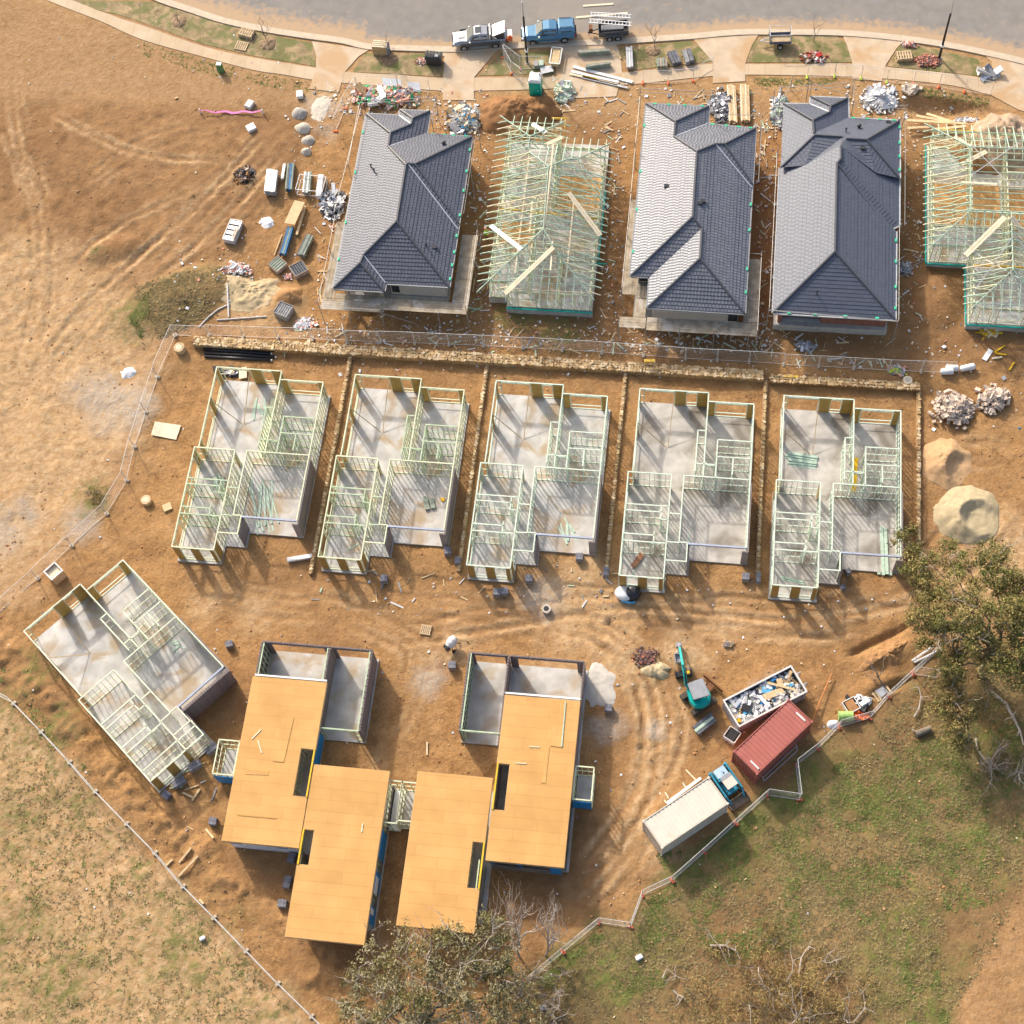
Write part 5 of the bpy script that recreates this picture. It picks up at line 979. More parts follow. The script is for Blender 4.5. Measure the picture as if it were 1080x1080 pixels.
M('sandpale', (.45, .365, .225), var=.14, scale=2.5, bump=.35, bscale=14, spec=.1); M('sandspill', (.48, .37, .22), var=.22, scale=1.6, bump=.6, bscale=8, spec=.1); M('sandorange', (.50, .32, .17), var=.14, scale=2, bump=.35, bscale=12, spec=.1); M('soil', (.36, .20, .09), var=.22, scale=1.4, bump=.6, bscale=6, spec=.1)
M('soil_dark', (.26, .135, .06), var=.25, scale=1.4, bump=.7, bscale=6, spec=.1); M('soilgrey', (.40, .29, .20), var=.25, scale=1.2, bump=.7, bscale=5, spec=.1); M('gravelgrey', (.42, .38, .33), var=.25, scale=6, bump=.6, bscale=20); M('cement', (.55, .49, .40), var=.14, scale=2.5, bump=.3, bscale=9)
heap('sand_pile', 'large pale sand pile with a dug out hollow, right of the fifth frame', 'sand pile', 1020, 543, 2.9, 2.8, 1.2, M('sandpale'), .2, sharp=1.2, dig=(1.0, -.35, 1.8, 1.55), p=1.5, seed=2, fine_=.16, freq=1.4)
heap('sand_pile', 'smaller orange sand pile above the large pale sand pile', 'sand pile', 999, 488, 2.2, 2.4, 1.0, M('sandorange'), .25, sharp=1.2, dig=(1.4, -.7, 1.7, 1.7), p=1.5, seed=5, fine_=.14, freq=1.4)
heap('dirt_mound', 'brown dirt mound beside the portable toilet', 'dirt mound', 546, 122, 4.3, 2.6, 1.9, M('soil_dark'), .4, rot=0, p=1.2, fine_=.25, seed=4, freq=1.2)
heap('dirt_mound', 'grey brown churned dirt mound at the right edge above the braced trusses', 'dirt mound', 1058, 142, 3.6, 3.8, 1.2, M('soilgrey'), .5, p=1.3, fine_=.3, seed=8, freq=1.3)
heap('sand_pile', 'spilled pale sand beside the litter heap left of the fence corner', 'sand pile', 266, 308, 2.7, 1.9, .4, M('sandspill'), .75, seed=11, fine_=.25, freq=1.6)
heap('dirt_mound', 'small orange dirt mound beside the lumber stacks left of the leftmost tiled house', 'dirt mound', 306, 311, 1.4, 1.2, .55, M('soil'), .35, seed=13)
heap('dirt_mound', 'low dug soil ridge beside the trench under the tree', 'dirt mound', 936, 690, 2.2, 1.15, .3, M('soil'), .95, rot=33, seed=14, fine_=.35, freq=1.3)
cg = crop(200, 60, 6)
heap('cement_spill', 'large pale cement patch right of the dried concrete mounds', 'concrete spill', *cg(830, 325), .95, 1.7, .14, M('cement'), .4, seed=3, fine_=.05)
for q, rx, hh, mt, lb in (((693, 358), .78, .5, 'gravelgrey', 'topmost dark grey concrete mound of the four'), ((718, 452), .80, .5, 'cement', 'second mound with pale top of the four concrete mounds'), ((752, 528), .68, .35, 'gravelgrey', 'third grey concrete mound of the four'), ((738, 602), .53, .45, 'cement', 'bottom pale round mound of the four concrete mounds')):
    heap('concrete_mound', lb, 'concrete mound', *cg(*q), rx, rx*.95, hh, M(mt), .2, p=2.2, seed=q[0])
heap('concrete_spill', 'white concrete washout beside the right brick garage', 'concrete spill', 632, 722, 1.5, 2.1, .12, M('cement_white'), .5, seed=21, p=4, fine_=.02) if M('cement_white', (.50, .465, .41), var=.12, scale=1.5, bump=.2) else None
heap('concrete_spill', 'low hardened mortar mound below the brick rubble near the excavator', 'concrete spill', 692, 708, 1.3, .8, .3, M('sandpale'), .45, seed=22, p=3, freq=2)
def rubble(name, label, cat, px, py, rx, ry, h, n_, mats, smin, smax, rot=0, elong=1.0, seed=1, flat=1.0):
    """a heap of loose pieces, one object"""
    c = PG(px, py); rng = random.Random(seed); mb = MB(); a0 = R_(rot)
    if name in ('rubbish_heap', 'brick_heap'): n_ = int(n_*1.7); smax *= .68
    for i in range(n_):
        a = rng.uniform(0, 6.283); r = min(1.05, (abs(rng.gauss(0, .36))+.3*rng.random())*(.75+.6*float(fbm(np.array(math.cos(a)*1.3+seed*3), np.array(math.sin(a)*1.3), 84, 2)))); u, v = r*rx*math.cos(a), r*ry*math.sin(a); x = u*math.cos(a0)-v*math.sin(a0); y = u*math.sin(a0)+v*math.cos(a0)
        s = rng.uniform(smin, smax)*(rng.choice((1, 1.6, 2.2)) if name == 'rubbish_heap' and rng.random() < .07 else 1); zz = gz(c.x+x, c.y+y)-c.z+max(0, h*(1-min(1, r*.8)**1.2))*rng.uniform(.4, 1)*(.5+float(fbm(np.array(x*1.1+seed), np.array(y*1.1), 85, 2)))+s*.2
        mb.box(x, y, zz, s*elong*rng.uniform(.7, 1.3), s*rng.uniform(.5, .9), s*rng.uniform(.25, .7)*flat, rz=rng.uniform(0, 6.28), rx=rng.uniform(-.6, .6), ry=rng.uniform(-.6, .6), mi=rng.randrange(len(mats)))
    o = mb.build(name, [M(x) for x in mats], None); o.location = c; return tag(o, label, cat)
M('rock_a', (.52, .42, .33), var=.2); M('rock_b', (.62, .51, .41), var=.2); M('rock_c', (.40, .32, .26), var=.2); M('scrap_grey', (.30, .30, .31), var=.3); M('scrap_pale', (.62, .60, .57), var=.15); M('brick_bit', (.34, .14, .09), var=.35); M('brick_dark', (.16, .11, .105), var=.3); M('salmon', (.66, .30, .22), var=.2)
M('salmon_pale', (.64, .44, .36), var=.2); M('tile_scrap', (.16, .16, .18), var=.4, rough=.45); M('foil', (.60, .62, .66), rough=.35, metal=.3); M('skyblue', (.10, .38, .62)); M('cardboard', (.50, .35, .19), var=.15)
rubble('rubble_pile', 'larger pale stone rubble pile right of the fifth frame', 'rubble pile', 1004, 434, 1.75, 1.95, 1.0, 420, ['rock_a', 'rock_b', 'rock_c', 'rock_b'], .18, .48, seed=1)
rubble('rubble_pile', 'smaller pale stone rubble pile near the right edge', 'rubble pile', 1047, 422, 1.5, 1.35, .8, 280, ['rock_b', 'rock_b', 'rock_a', 'rock_c'], .18, .48, seed=2)
rubble('rubbish_heap', 'heap of orange, white and green rubbish before the leftmost tiled house', 'rubbish heap', 408, 104, 3.4, 1.5, .6, 330, ['salmon', 'brick_bit', 'scrap_pale', 'salmon_pale', 'salmon', 'cardboard', 'green', 'foil', 'cloth', 'salmon_pale', 'rock_b', 'scrap_grey'], .15, .62, seed=3, elong=1.5, flat=.5)
rubble('rubbish_heap', 'heap of grey and pale scrap right of the leftmost tiled house front', 'rubbish heap', 489, 126, 1.9, 1.9, .6, 380, ['scrap_grey', 'scrap_grey', 'scrap_pale', 'cardboard', 'timber_pale', 'foil', 'scrap_grey', 'cardboard', 'scrap_pale', 'timber_pale', 'skyblue'], .12, .5, seed=4, elong=1.6)
rubble('rubbish_heap', 'tangle of grey wire scrap left of the leftmost tiled house', 'rubbish heap', 352, 216, 1.35, 1.5, .6, 300, ['foil', 'scrap_pale', 'scrap_grey', 'dark'], .1, .5, seed=5, elong=2.6, flat=.3)
rubble('rubbish_heap', 'pale green timber offcuts heaped beside the portable toilet', 'offcut heap', 594, 97, 1.0, 1.2, .35, 170, ['mint', 'mint', 'scrap_pale', 'timber_pale'], .15, .5, seed=6, elong=2.2)
rubble('rubbish_heap', 'silver foil scrap heap before the right tiled house', 'rubbish heap', 927, 105, 1.65, 1.6, .6, 420, ['foil', 'foil', 'scrap_pale', 'cloth'], .12, .45, seed=7, elong=1.4, flat=.4)
rubble('rubbish_heap', 'pile of dark and grey roof tile scrap beside the middle tiled house front', 'tile heap', 762, 112, 1.35, 2.1, .5, 420, ['tile_scrap', 'tile_scrap', 'scrap_grey', 'foil'], .15, .42, seed=8)
rubble('brick_heap', 'orange brick rubble under the street light on the right verge', 'brick rubble', 977, 65, 1.25, .85, .35, 260, ['brick_bit', 'salmon', 'brick_bit', 'brick_dark'], .12, .3, seed=9)
rubble('brick_heap', 'small red brick rubble at the top of the right verge', 'brick rubble', 959, 48, .8, .45, .3, 80, ['brick_bit', 'salmon', 'scrap_pale'], .12, .28, seed=10)
rubble('brick_heap', 'dark brick rubble near the excavator', 'brick rubble', 681, 694, 1.05, 1.0, .35, 240, ['brick_dark', 'brick_dark', 'brick_bit'], .12, .26, seed=11)
rubble('brick_heap', 'scatter of orange broken bricks left of the black bin', 'brick rubble', 446, 65, .75, .55, .2, 110, ['brick_bit', 'salmon', 'scrap_pale'], .12, .26, seed=12)
rubble('rubbish_heap', 'dark burnt heap alone on the bare left field', 'debris heap', 258, 186, 1.0, 1.15, .35, 260, ['rock_c', 'brick_dark', 'dirt', 'dark'], .1, .34, seed=13)
rubble('rubbish_heap', 'white and red litter heap beside the scrub mound', 'rubbish heap', 249, 284, 1.4, .85, .25, 110, ['cloth', 'cloth', 'scrap_pale', 'salmon'], .12, .5, seed=14, flat=.4)
rubble('rubbish_heap', 'grey block scrap at the south corner behind the right tiled house', 'rubbish heap', 848, 366, 1.0, .7, .3, 120, ['scrap_grey', 'greyblock', 'foil'], .1, .3, seed=15)
rubble('rubbish_heap', 'grey crushed scrap beside the right wall of the right tiled house', 'rubbish heap', 953, 283, .9, .9, .25, 130, ['scrap_grey', 'scrap_grey', 'foil'], .1, .28, seed=16)
rubble('rubbish_heap', 'coils and broken red pots heaped beside the caged trailer', 'rubbish heap', 858, 61, 1.3, .8, .4, 130, ['rock_a', 'brick_bit', 'red', 'scrap_pale', 'rust'], .15, .4, seed=17)
rubble('rubbish_heap', 'pile of grey tube offcuts at the corner of the right verge', 'rubbish heap', 1042, 78, .95, .65, .3, 80, ['scrap_grey', 'foil', 'galv'], .2, .55, seed=18, elong=2, flat=.5)
rubble('rubbish_heap', 'bright litter and planks by the fence above the fifth frame', 'rubbish heap', 945, 391, 1.0, .6, .2, 60, ['lime', 'salmon', 'scrap_pale', 'cardboard', 'scrap_grey'], .12, .45, seed=19, flat=.5)
rubble('rubbish_heap', 'pink and white crushed packaging between two lumber stacks', 'rubbish heap', 304, 292, .5, .45, .2, 40, ['salmon', 'cloth'], .12, .3, seed=20, flat=.5)
rubble('rubbish_heap', 'heap of blue and white scraps before the truss house at the right edge', 'rubbish heap', 1017, 128, 1.2, .6, .2, 110, ['foil', 'cloth', 'scrap_grey', 'scrap_pale'], .1, .4, seed=25, flat=.5)
rubble('rubbish_heap', 'tangle of tubes and green netting along the left wall of the right tiled house', 'rubbish heap', 822, 118, .7, 2.2, .3, 120, ['foil', 'scrap_pale', 'mint', 'scrap_grey'], .15, .55, seed=26, elong=2.4, flat=.4)
rubble('rubbish_heap', 'black plastic and pale boards behind the first frame', 'rubbish heap', 243, 393, 1.3, .45, .15, 40, ['dark', 'timber_pale', 'cloth', 'dark'], .2, .7, seed=27, flat=.3)
rubble('rock_heap', 'pale boulders beside the dug pit at the right', 'rock heap', 960, 97, 1.3, .6, .35, 26, ['rock_b', 'cement', 'rock_a'], .35, .8, seed=28)
rubble('rubbish_heap', 'yellow offcuts scattered below the braced trusses', 'offcut heap', 1042, 350, .9, .8, .15, 50, ['yellow', 'timber_pale', 'yellow'], .1, .5, seed=29, elong=2, flat=.4)
rubble('rubbish_heap', 'wet white plastic heap beside the grey brick pack inside the fence', 'rubbish heap', 322, 342, 1.2, .6, .15, 60, ['cloth', 'foil', 'cloth', 'salmon'], .15, .55, seed=30, flat=.3)
# ------------------------------------------------------------------ loose litter over the whole site (too many to count)
def litter():
    rng = random.Random(3); mats = ['cloth', 'scrap_pale', 'timber_pale', 'scrap_grey', 'cardboard', 'salmon', 'skyblue']; mb = MB()
    zones = [((345, 85), (460, 125), 220), ((455, 95), (520, 150), 150), ((560, 75), (620, 120), 90), ((740, 95), (800, 140), 90), ((890, 85), (960, 130), 120), ((230, 270), (275, 300), 60), ((335, 190), (370, 240), 80), ((330, 300), (520, 345), 60), ((490, 150), (515, 330), 70), ((630, 120), (655, 340), 60), ((795, 130), (822, 350), 110), ((310, 330), (500, 365), 90), ((300, 347), (830, 372), 260), ((500, 320), (660, 360), 80), ((945, 120), (972, 330), 70), ((640, 350), (830, 372), 90), ((330, 335), (1000, 400), 300), ((330, 90), (1060, 140), 240), ((300, 100), (350, 300), 70), ((500, 130), (520, 340), 60), ((635, 130), (660, 340), 80), ((795, 120), (820, 360), 130), ((945, 130), (975, 340), 60), ((340, 590), (960, 650), 90), ((180, 240), (260, 350), 60), ((440, 640), (680, 960), 60), ((680, 640), (900, 780), 60), ((20, 600), (420, 1000), 55), ((0, 0), (300, 700), 55), ((640, 780), (1080, 1080), 22), ((480, 70), (720, 110), 60), ((970, 290), (1080, 460), 70), ((140, 30), (330, 110), 30)]
    for (x0, y0), (x1, y1), n_ in zones:
        for _ in range(n_):
            c = PG(rng.uniform(x0, x1), rng.uniform(y0, y1)); s = rng.uniform(.05, .20)*(1.8 if rng.random() < .12 and y1 < 700 else 1)
            mb.box(c.x, c.y, c.z+.02+s*.1, s, s*rng.uniform(.35, 1), s*rng.uniform(.1, .5), rz=rng.uniform(0, 6), rx=rng.uniform(-.4, .4), ry=rng.uniform(-.4, .4), mi=rng.choices(range(7), [5, 4, 2.5, 2.5, 2.5, .8, .12])[0])
    tag(mb.build('litter', [M(x) for x in mats]), kind='stuff')
litter()
def offcuts():
    rng = random.Random(8); mb = MB()
    for (x0, y0), (x1, y1), n_ in (((300, 345), (830, 374), 90), ((498, 150), (515, 330), 26), ((633, 130), (655, 340), 26), ((798, 130), (818, 350), 40), ((335, 240), (350, 330), 20), ((560, 80), (660, 120), 30), ((700, 95), (800, 125), 30), ((330, 600), (700, 640), 26), ((170, 800), (240, 880), 14), ((840, 355), (940, 385), 26), ((940, 250), (975, 340), 16)):
        for _ in range(n_):
            c = PG(rng.uniform(x0, x1), rng.uniform(y0, y1)); mb.box(c.x, c.y, c.z+.04, rng.uniform(.35, 1.3), rng.uniform(.05, .14), .05, rz=rng.uniform(0, 6), ry=rng.uniform(-.06, .06), mi=rng.choices(range(4), [4, 2, 2, 1])[0])
    tag(mb.build('timber_offcuts', [M('timber'), M('treated'), M('scrap_pale'), M('scrap_grey')]), kind='stuff')
offcuts()
def stones():
    rng = random.Random(5); mb = MB()
    for _ in range(5200):
        px, py = rng.uniform(0, 1080), rng.uniform(110, 1000); c = PG(px, py)
        if rng.random() > float(fbm(np.array(c.x*.2), np.array(c.y*.2), 91, 4))*1.7-.25: continue
        s = rng.uniform(.05, .17); mb.box(c.x, c.y, c.z+s*.1, s, s*rng.uniform(.6, 1), s*.6, rz=rng.uniform(0, 6), rx=rng.uniform(-.5, .5), ry=rng.uniform(-.5, .5), mi=rng.randrange(3))
    tag(mb.build('clods', [M('dirt'), M('soil'), M('sandorange')]), kind='stuff')
stones()
# ------------------------------------------------------------------ vehicles
def ring(x, hw, z0, z1, r=.12, tumble=0.0):
    """rounded cross-section of a car body at station x"""
    zc = (z0+z1)/2; t = hw-tumble
    return [(x, -hw+r, z0), (x, hw-r, z0), (x, hw, z0+r), (x, hw, zc), (x, t, z1-r), (x, t-r, z1), (x, -t+r, z1), (x, -t, z1-r), (x, -hw, zc), (x, -hw, z0+r)]
def wheel(t, x, y, r=.37, w=.26, rimmat='chrome'):
    m = MB(); m.tube([(x, y-w/2, r), (x, y+w/2, r)], r, 18); o = m.build('wheel', M('rubber'), t); s = 1 if y > 0 else -1
    m = MB(); m.tube([(x, y+s*(w/2-.02), r), (x, y+s*(w/2+.015), r)], r*.62, 12)
    m.build('rim', M(rimmat), o)
def ute(label, loc, rz, paint, canopy, shaded_sides=False, open_back=False):
    t = thing('utility_vehicle', label, 'ute', loc, rz)
    m = MB(); m.loft([ring(-2.62, .78, .52, .98), ring(-2.5, .88, .42, 1.06), ring(-1.2, .93, .38, 1.08, .14, .05), ring(.9, .94, .36, 1.08, .14, .05), ring(1.25, .93, .36, 1.10, .14, .08), ring(2.1, .88, .40, 1.06, .16, .12), ring(2.5, .80, .45, .95, .14, .12), ring(2.66, .66, .50, .82, .12, .1)])
    m.build('body', paint, t, smooth=False, bevel=.02)
    m = MB(); m.loft([ring(-.95, .78, 1.05, 1.10, .02), ring(-.82, .82, 1.04, 1.70, .08, .16), ring(-.1, .83, 1.04, 1.80, .08, .18), ring(.45, .82, 1.04, 1.76, .08, .18), ring(1.28, .80, 1.02, 1.12, .03, .06)]); m.build('cab', paint, t, bevel=.02)
    for nm, q in (('windscreen', [(1.20, -.66, 1.16), (1.20, .66, 1.16), (.56, .56, 1.735), (.56, -.56, 1.735)]),):
        m = MB(); d = Vector((.64, 0, .62)).normalized()*.022; m.loft([[Vector(p) for p in q], [Vector(p)+d for p in q]]); m.build(nm, M('glass_blue'), t)
    for s in (-1, 1):
        m = MB()
        for x0, x1 in ((-.05, .72), (-.75, -.12)):
            q = [(x0, s*.835, 1.14), (x1+.18 if x1 > .5 else x1, s*.835, 1.14), (x1-.12 if x1 > .5 else x1, s*.715, 1.62), (x0, s*.70, 1.64)]; n_ = Vector((0, s*.02, .006)); m.loft([[Vector(p) for p in q], [Vector(p)+n_ for p in q]])
        m.build('side_window', M('glass'), t)
        m = MB(); m.box(.95, s*1.02, 1.18, .16, .2, .14); m.build('mirror', M('white' if not shaded_sides else 'galv'), t, bevel=.03)
        m = MB(); m.box(2.55, s*.66, .80, .2, .3, .14); m.build('headlight', M('lens'), t, bevel=.03)
        m = MB(); m.box(-2.60, s*.80, .86, .08, .12, .28); m.build('tail_light', M('red'), t)
        m = MB(); m.box(0, s*.97, .42, 1.9, .14, .05); m.build('side_step', M('galv'), t)
        for x in (1.58, -1.52): wheel(t, x, s*.84)
        if shaded_sides: m = MB(); m.box(-.05, s*.955, .78, 3.9, .02, .5); m.build('door', M('side_shade'), t)  # dark strip paints the shade on the body sides; not a separate door
    m = MB(); m.box(2.66, 0, .55, .12, 1.5, .22); m.box(-2.68, 0, .55, .14, 1.6, .14); m.build('bumper', M('dark'), t, bevel=.03)
    m = MB(); m.box(2.665, 0, .78, .05, .8, .2); m.build('grille', M('dark'), t)
    if canopy:
        m = MB(); m.loft([ring(-2.60, .86, 1.08, 1.55, .08, .10), ring(-2.45, .87, 1.06, 1.80, .1, .16), ring(-1.1, .87, 1.06, 1.82, .1, .16), ring(-1.0, .85, 1.06, 1.76, .1, .16)]); c = m.build('canopy', paint, t, bevel=.02)
        for s in (-1, 1): m = MB(); m.box(-1.75, s*.835, 1.40, 1.1, .04, .26, rx=-s*.16); m.build('canopy_window', M('glass'), c)
        m = MB(); m.box(-2.575, 0, 1.45, .05, 1.3, .35); m.build('canopy_window', M('glass'), c)
        m = MB()
        for s in (-1, 1): m.tube([(-2.3, s*.6, 1.87), (-1.1, s*.6, 1.88)], .025, 5)
        m.build('roof_rack', M('dark'), c)
    if open_back:
        m = MB(); m.box(-1.75, 0, 1.085, 1.5, 1.55, .02); m.build('tray_liner', M('dark'), t)
        m = MB(); m.tube([(-1.05, -.72, 1.1), (-1.1, -.66, 1.72), (-1.1, .66, 1.72), (-1.05, .72, 1.1)], .05, 8); m.tube([(-1.1, -.66, 1.68), (-1.7, -.74, 1.12)], .04, 6); m.tube([(-1.1, .66, 1.68), (-1.7, .74, 1.12)], .04, 6); m.build('sports_bar', M('chrome'), t)
        m = MB(); m.box(-1.95, 0, 1.74, 1.35, 1.45, .05, ry=R_(22)); m.build('raised_lid', paint, t, bevel=.02)
        m = MB(); m.box(-2.95, 0, .72, .55, 1.4, .05); m.build('tailgate', M('white'), t)
        m = MB(); m.box(.05, 0, 1.805, .6, .75, .02); m.build('sunroof', M('glass'), t); m = MB(); m.box(1.75, 0, 1.105, .7, .5, .05); m.build('bonnet_scoop', paint, t, bevel=.02)
    return t
M('silver', (.40, .405, .42), rough=.3, metal=.55, var=.03, spec=.6); M('side_shade', (.10, .10, .105), rough=.3, var=.05); M('bluepaint', (.10, .24, .38), rough=.25, metal=.3, var=.04, spec=.6); M('lens', (.75, .76, .78), rough=.15); M('glass_blue', (.14, .17, .18), rough=.08, spec=.8)
def from_wheels(front, rear, hw=.82):
    a, b = PG(*front), PG(*rear); d = (a-b); d.z = 0; d.normalize(); n_ = Vector((-d.y, d.x, 0)); n_ = n_ if n_.y > 0 else -n_
    c = (a+b)/2+n_*hw; c.z = float(g(c.x, c.y))+.01; return c, math.atan2(d.y, d.x)
c_, rz_ = from_wheels((489.6, 53.0), (523.8, 50.2)); ute('silver double cab ute with its tray lid raised, parked at the kerb', c_, rz_, M('silver'), False, True, True)
m = MB(); q = PG(537.5, 41.5, .75); m.box(0, 0, .12, .55, .5, .24); m.box(.05, .1, .3, .3, .3, .14, rz=.5); o = m.build('tool_bag', M('orange'), None, loc=None, bevel=.06); o.location = (q.x, q.y, q.z); tag(o, 'orange bag on the lowered tailgate of the silver ute', 'bag')
c_, rz_ = from_wheels((561.5, 47.3), (597, 44.5)); ute('blue ute with a matching hard canopy, parked at the kerb with a trailer', c_, rz_, M('bluepaint'), True)
# tandem trailer with ladders on a rack
a_, b_ = PG(641.5, 42.6), PG(651, 41.9); d_ = (b_-a_); rz_ = math.atan2(d_.y, d_.x); c_ = (a_+b_)/2+Vector((0, .75, 0)); c_.z = 1.21
t = thing('trailer', 'black tandem box trailer behind the blue ute with ladders on its rack', 'trailer', c_, rz_)
m = MB(); m.box(0, 0, .55, 2.9, 1.5, .1); m.build('floor', M('dark'), t)
m = MB()
for x, y, sx, sy in ((0, .74, 2.9, .05), (0, -.74, 2.9, .05), (-1.44, 0, .05, 1.43), (1.44, 0, .05, 1.43)): m.box(x, y, .85, sx, sy, .5)
m.build('side_panel', M('trailer_dark', (.09, .09, .095), rough=.4), t)
m = MB(); m.box(-.1, -.12, 1.02, 2.2, .7, .26); m.build('tool_box', M('trailer_grey', (.20, .20, .21), rough=.35, metal=.4), t, bevel=.03)
for s in (-1, 1):
    for x in (-.42, .42): wheel(t, x, s*.86, .32, .2)
    m = MB(); m.box(0, s*.86, .70, 1.75, .26, .05); m.build('mudguard', M('trailer_grey'), t)
m = MB(); m.tube([(-1.4, .35, .5), (-2.5, 0, .5)], .05, 6); m.tube([(-1.4, -.35, .5), (-2.5, 0, .5)], .05, 6); m.tube([(-2.4, 0, .1), (-2.4, 0, .7)], .04, 6); m.build('drawbar', M('dark'), t)
m = MB()
for x in (-1.3, 1.35): m.tube([(x, .72, .6), (x, .72, 2.0), (x, -.2, 2.0)], .035, 6)
m.build('ladder_rack', M('galv'), t)
m = MB(); m.box(-2.2, .25, .75, .35, .6, .5); m.build('jerry_rack', M('rust'), t)
def ladder(label, p0, p1, w, z, n_=12, tilt=0):
    a, b = P(*p0, z=z), P(*p1, z=z); d = b-a; L = d.length; t = thing('ladder', label, 'ladder', (a+b)/2, math.atan2(d.y, d.x)); m = MB()
    for s in (-1, 1): m.bar((-L/2, s*w/2, 0), (L/2, s*w/2, 0), .07, .09)
    m.build('rail', M('ladder_alu'), t); m = MB()
    for k in range(n_): x = -L/2+(k+.5)*L/n_; m.bar((x, -w/2, 0), (x, w/2, 0), .05, .05)
    m.build('rung', M('ladder_alu'), t); return t
M('ladder_alu', (.70, .71, .72), rough=.4, metal=.3, var=.05)
cT = crop(560, 0, 9.82)
ladder('upper silver ladder lying on the trailer rack', cT(610, 145), cT(1035, 170), .42, 3.3); ladder('lower silver ladder lying on the trailer rack', cT(600, 215), cT(1040, 250), .42, 3.22)
def plank(label, p0, p1, w=.25, h=.05, mat='timber_pale', z=.04, name='timber_plank', cat='timber', z2=None):
    a, b = PG(*p0, z), PG(*p1, z if z2 is None else z2); m = MB(); m.bar(a, b, w, h); c = (a+b)/2; o = m.build(name, M(mat), None, loc=tuple(c)); return tag(o, label, cat)
plank('pale plank lying alone on the road', cT(540, 62), cT(855, 40), .22); plank('pale plank lying on the road behind the ladders', cT(465, 182), cT(1000, 135), .24)
# caged trailer on the verge
q = PG(822, 46); t = thing('cage_trailer', 'small galvanised caged trailer parked on the verge', 'trailer', (q.x, q.y, 1.24), R_(5))
m = MB(); m.box(0, 0, .55, 2.0, 1.2, .07); m.build('floor', M('timber'), t); m = MB()
for y in (-.6, .6): m.box(0, y, .72, 2.0, .04, .34)
for x in (-1, 1): m.box(x, 0, .72, .04, 1.16, .34)
m.build('side_panel', M('steel_blue', (.12, .14, .19), rough=.4), t); m = MB()
for x in (-1.03, 1.03): m.tube([(x, -.6, .6), (x, -.6, 1.75), (x, .6, 1.75), (x, .6, .6)], .035, 6)
for y in (-.6, .6): m.tube([(-1.03, y, 1.75), (1.03, y, 1.75)], .035, 6); m.tube([(-1.03, y, 1.2), (1.03, y, 1.2)], .02, 5)
m.build('cage_frame', M('galv'), t)
for s in (-1, 1): wheel(t, 0, s*.74, .3, .18, 'galv')
m = MB(); m.tube([(-1, .3, .5), (-1.9, 0, .45)], .05, 6); m.tube([(-1, -.3, .5), (-1.9, 0, .45)], .05, 6); m.build('drawbar', M('galv'), t)
# ------------------------------------------------------------------ containers, skip bin, machines
def oriented(pa, pb, z):
    a, b = P(*pa, z=z), P(*pb, z=z); d = b-a; return a, b, math.atan2(d.y, d.x), d.length
def container(label, roof, paint, z=2.59, marks=(), doors=True):
    p = [P(*q, z=z) for q in roof]; c = sum(p, Vector())/4; d = (p[1]-p[0]); rz = math.atan2(d.y, d.x); t = thing('shipping_container', label, 'shipping container', (c.x, c.y, 0), rz)
    L, Wd, H = 6.06, 2.44, 2.5; m = MB()
    def corr(a, b, n_, out):
        prof = []; a = Vector((*a, 0)); b = Vector((*b, 0)); o = Vector(out)*.036
        for k in range(n_):
            for f, s in ((0, 0), (.25, 0), (.4, 1), (.85, 1)): prof.append(a.lerp(b, (k+f)/n_)+o*(s-1))
        prof.append(b-o); vs = [(v.x, v.y, .16) for v in prof]+[(v.x, v.y, H-.08) for v in prof]; k = len(prof); m.add(vs, [(i, i+1, k+i+1, k+i) for i in range(k-1)])
    corr((-L/2, -Wd/2), (L/2, -Wd/2), 21, (0, -1, 0)); corr((L/2, Wd/2), (-L/2, Wd/2), 21, (0, 1, 0)); corr((-L/2, Wd/2), (-L/2, -Wd/2), 9, (-1, 0, 0)); m.box(L/2-.05, 0, H/2+.04, .04, Wd-.1, H-.2)
    m.build('wall', paint, t); m = MB(); n_ = 17; vs = []
    for k in range(n_):
        for f, s in ((0, 0), (.55, 0), (.68, -1), (.87, -1)): vs.append((-L/2+.06+(L-.12)*(k+f)/n_, s*.03))
    vs.append((L/2-.06, 0)); k = len(vs); m.add([(x, -Wd/2+.06, H-.02+z_) for x, z_ in vs]+[(x, Wd/2-.06, H-.02+z_) for x, z_ in vs], [(i, i+1, k+i+1, k+i) for i in range(k-1)]); m.box(0, 0, H-.12, L-.14, Wd-.14, .06); m.build('roof', paint, t)
    m = MB()
    for y in (-Wd/2, Wd/2): m.box(0, y, H-.03, L, .07, .1); m.box(0, y, .1, L, .08, .16)
    for x in (-L/2, L/2):
        m.box(x, 0, H-.03, .07, Wd-.07, .1); m.box(x, 0, .1, .08, Wd-.08, .16)
        for y in (-Wd/2, Wd/2): m.box(x, y, H/2, .10, .10, H-.05)
    m.build('frame', paint, t); m = MB()
    for x in (-L/2, L/2):
        for y in (-Wd/2, Wd/2):
            for zz in (.08, H-.02): m.box(x, y, zz, .18, .17, .13)
    m.build('corner_casting', paint, t); m = MB()
    for y in (-.75, -.3, .3, .75): m.tube([(L/2+.02, y, .2), (L/2+.02, y, H-.15)], .02, 6)
    m.build('lock_rod', M('galv'), t)
    for (x, y, sx, sy) in marks: m = MB(); m.box(x, y, H+.012, sx, sy, .012); m.build('roof_marking', M('scrap_pale'), t)
    return t
cK = crop(690, 670, 6.353)
M('redcont', (.38, .125, .10), rough=.45, var=.10, scale=.8, spec=.35, stain=(.38, .12, .09), stainscale=.6, staincut=.5); M('whitecont', (.62, .57, .48), rough=.5, var=.06, scale=.8, stain=(.50, .37, .22), stainscale=.9, staincut=.62)
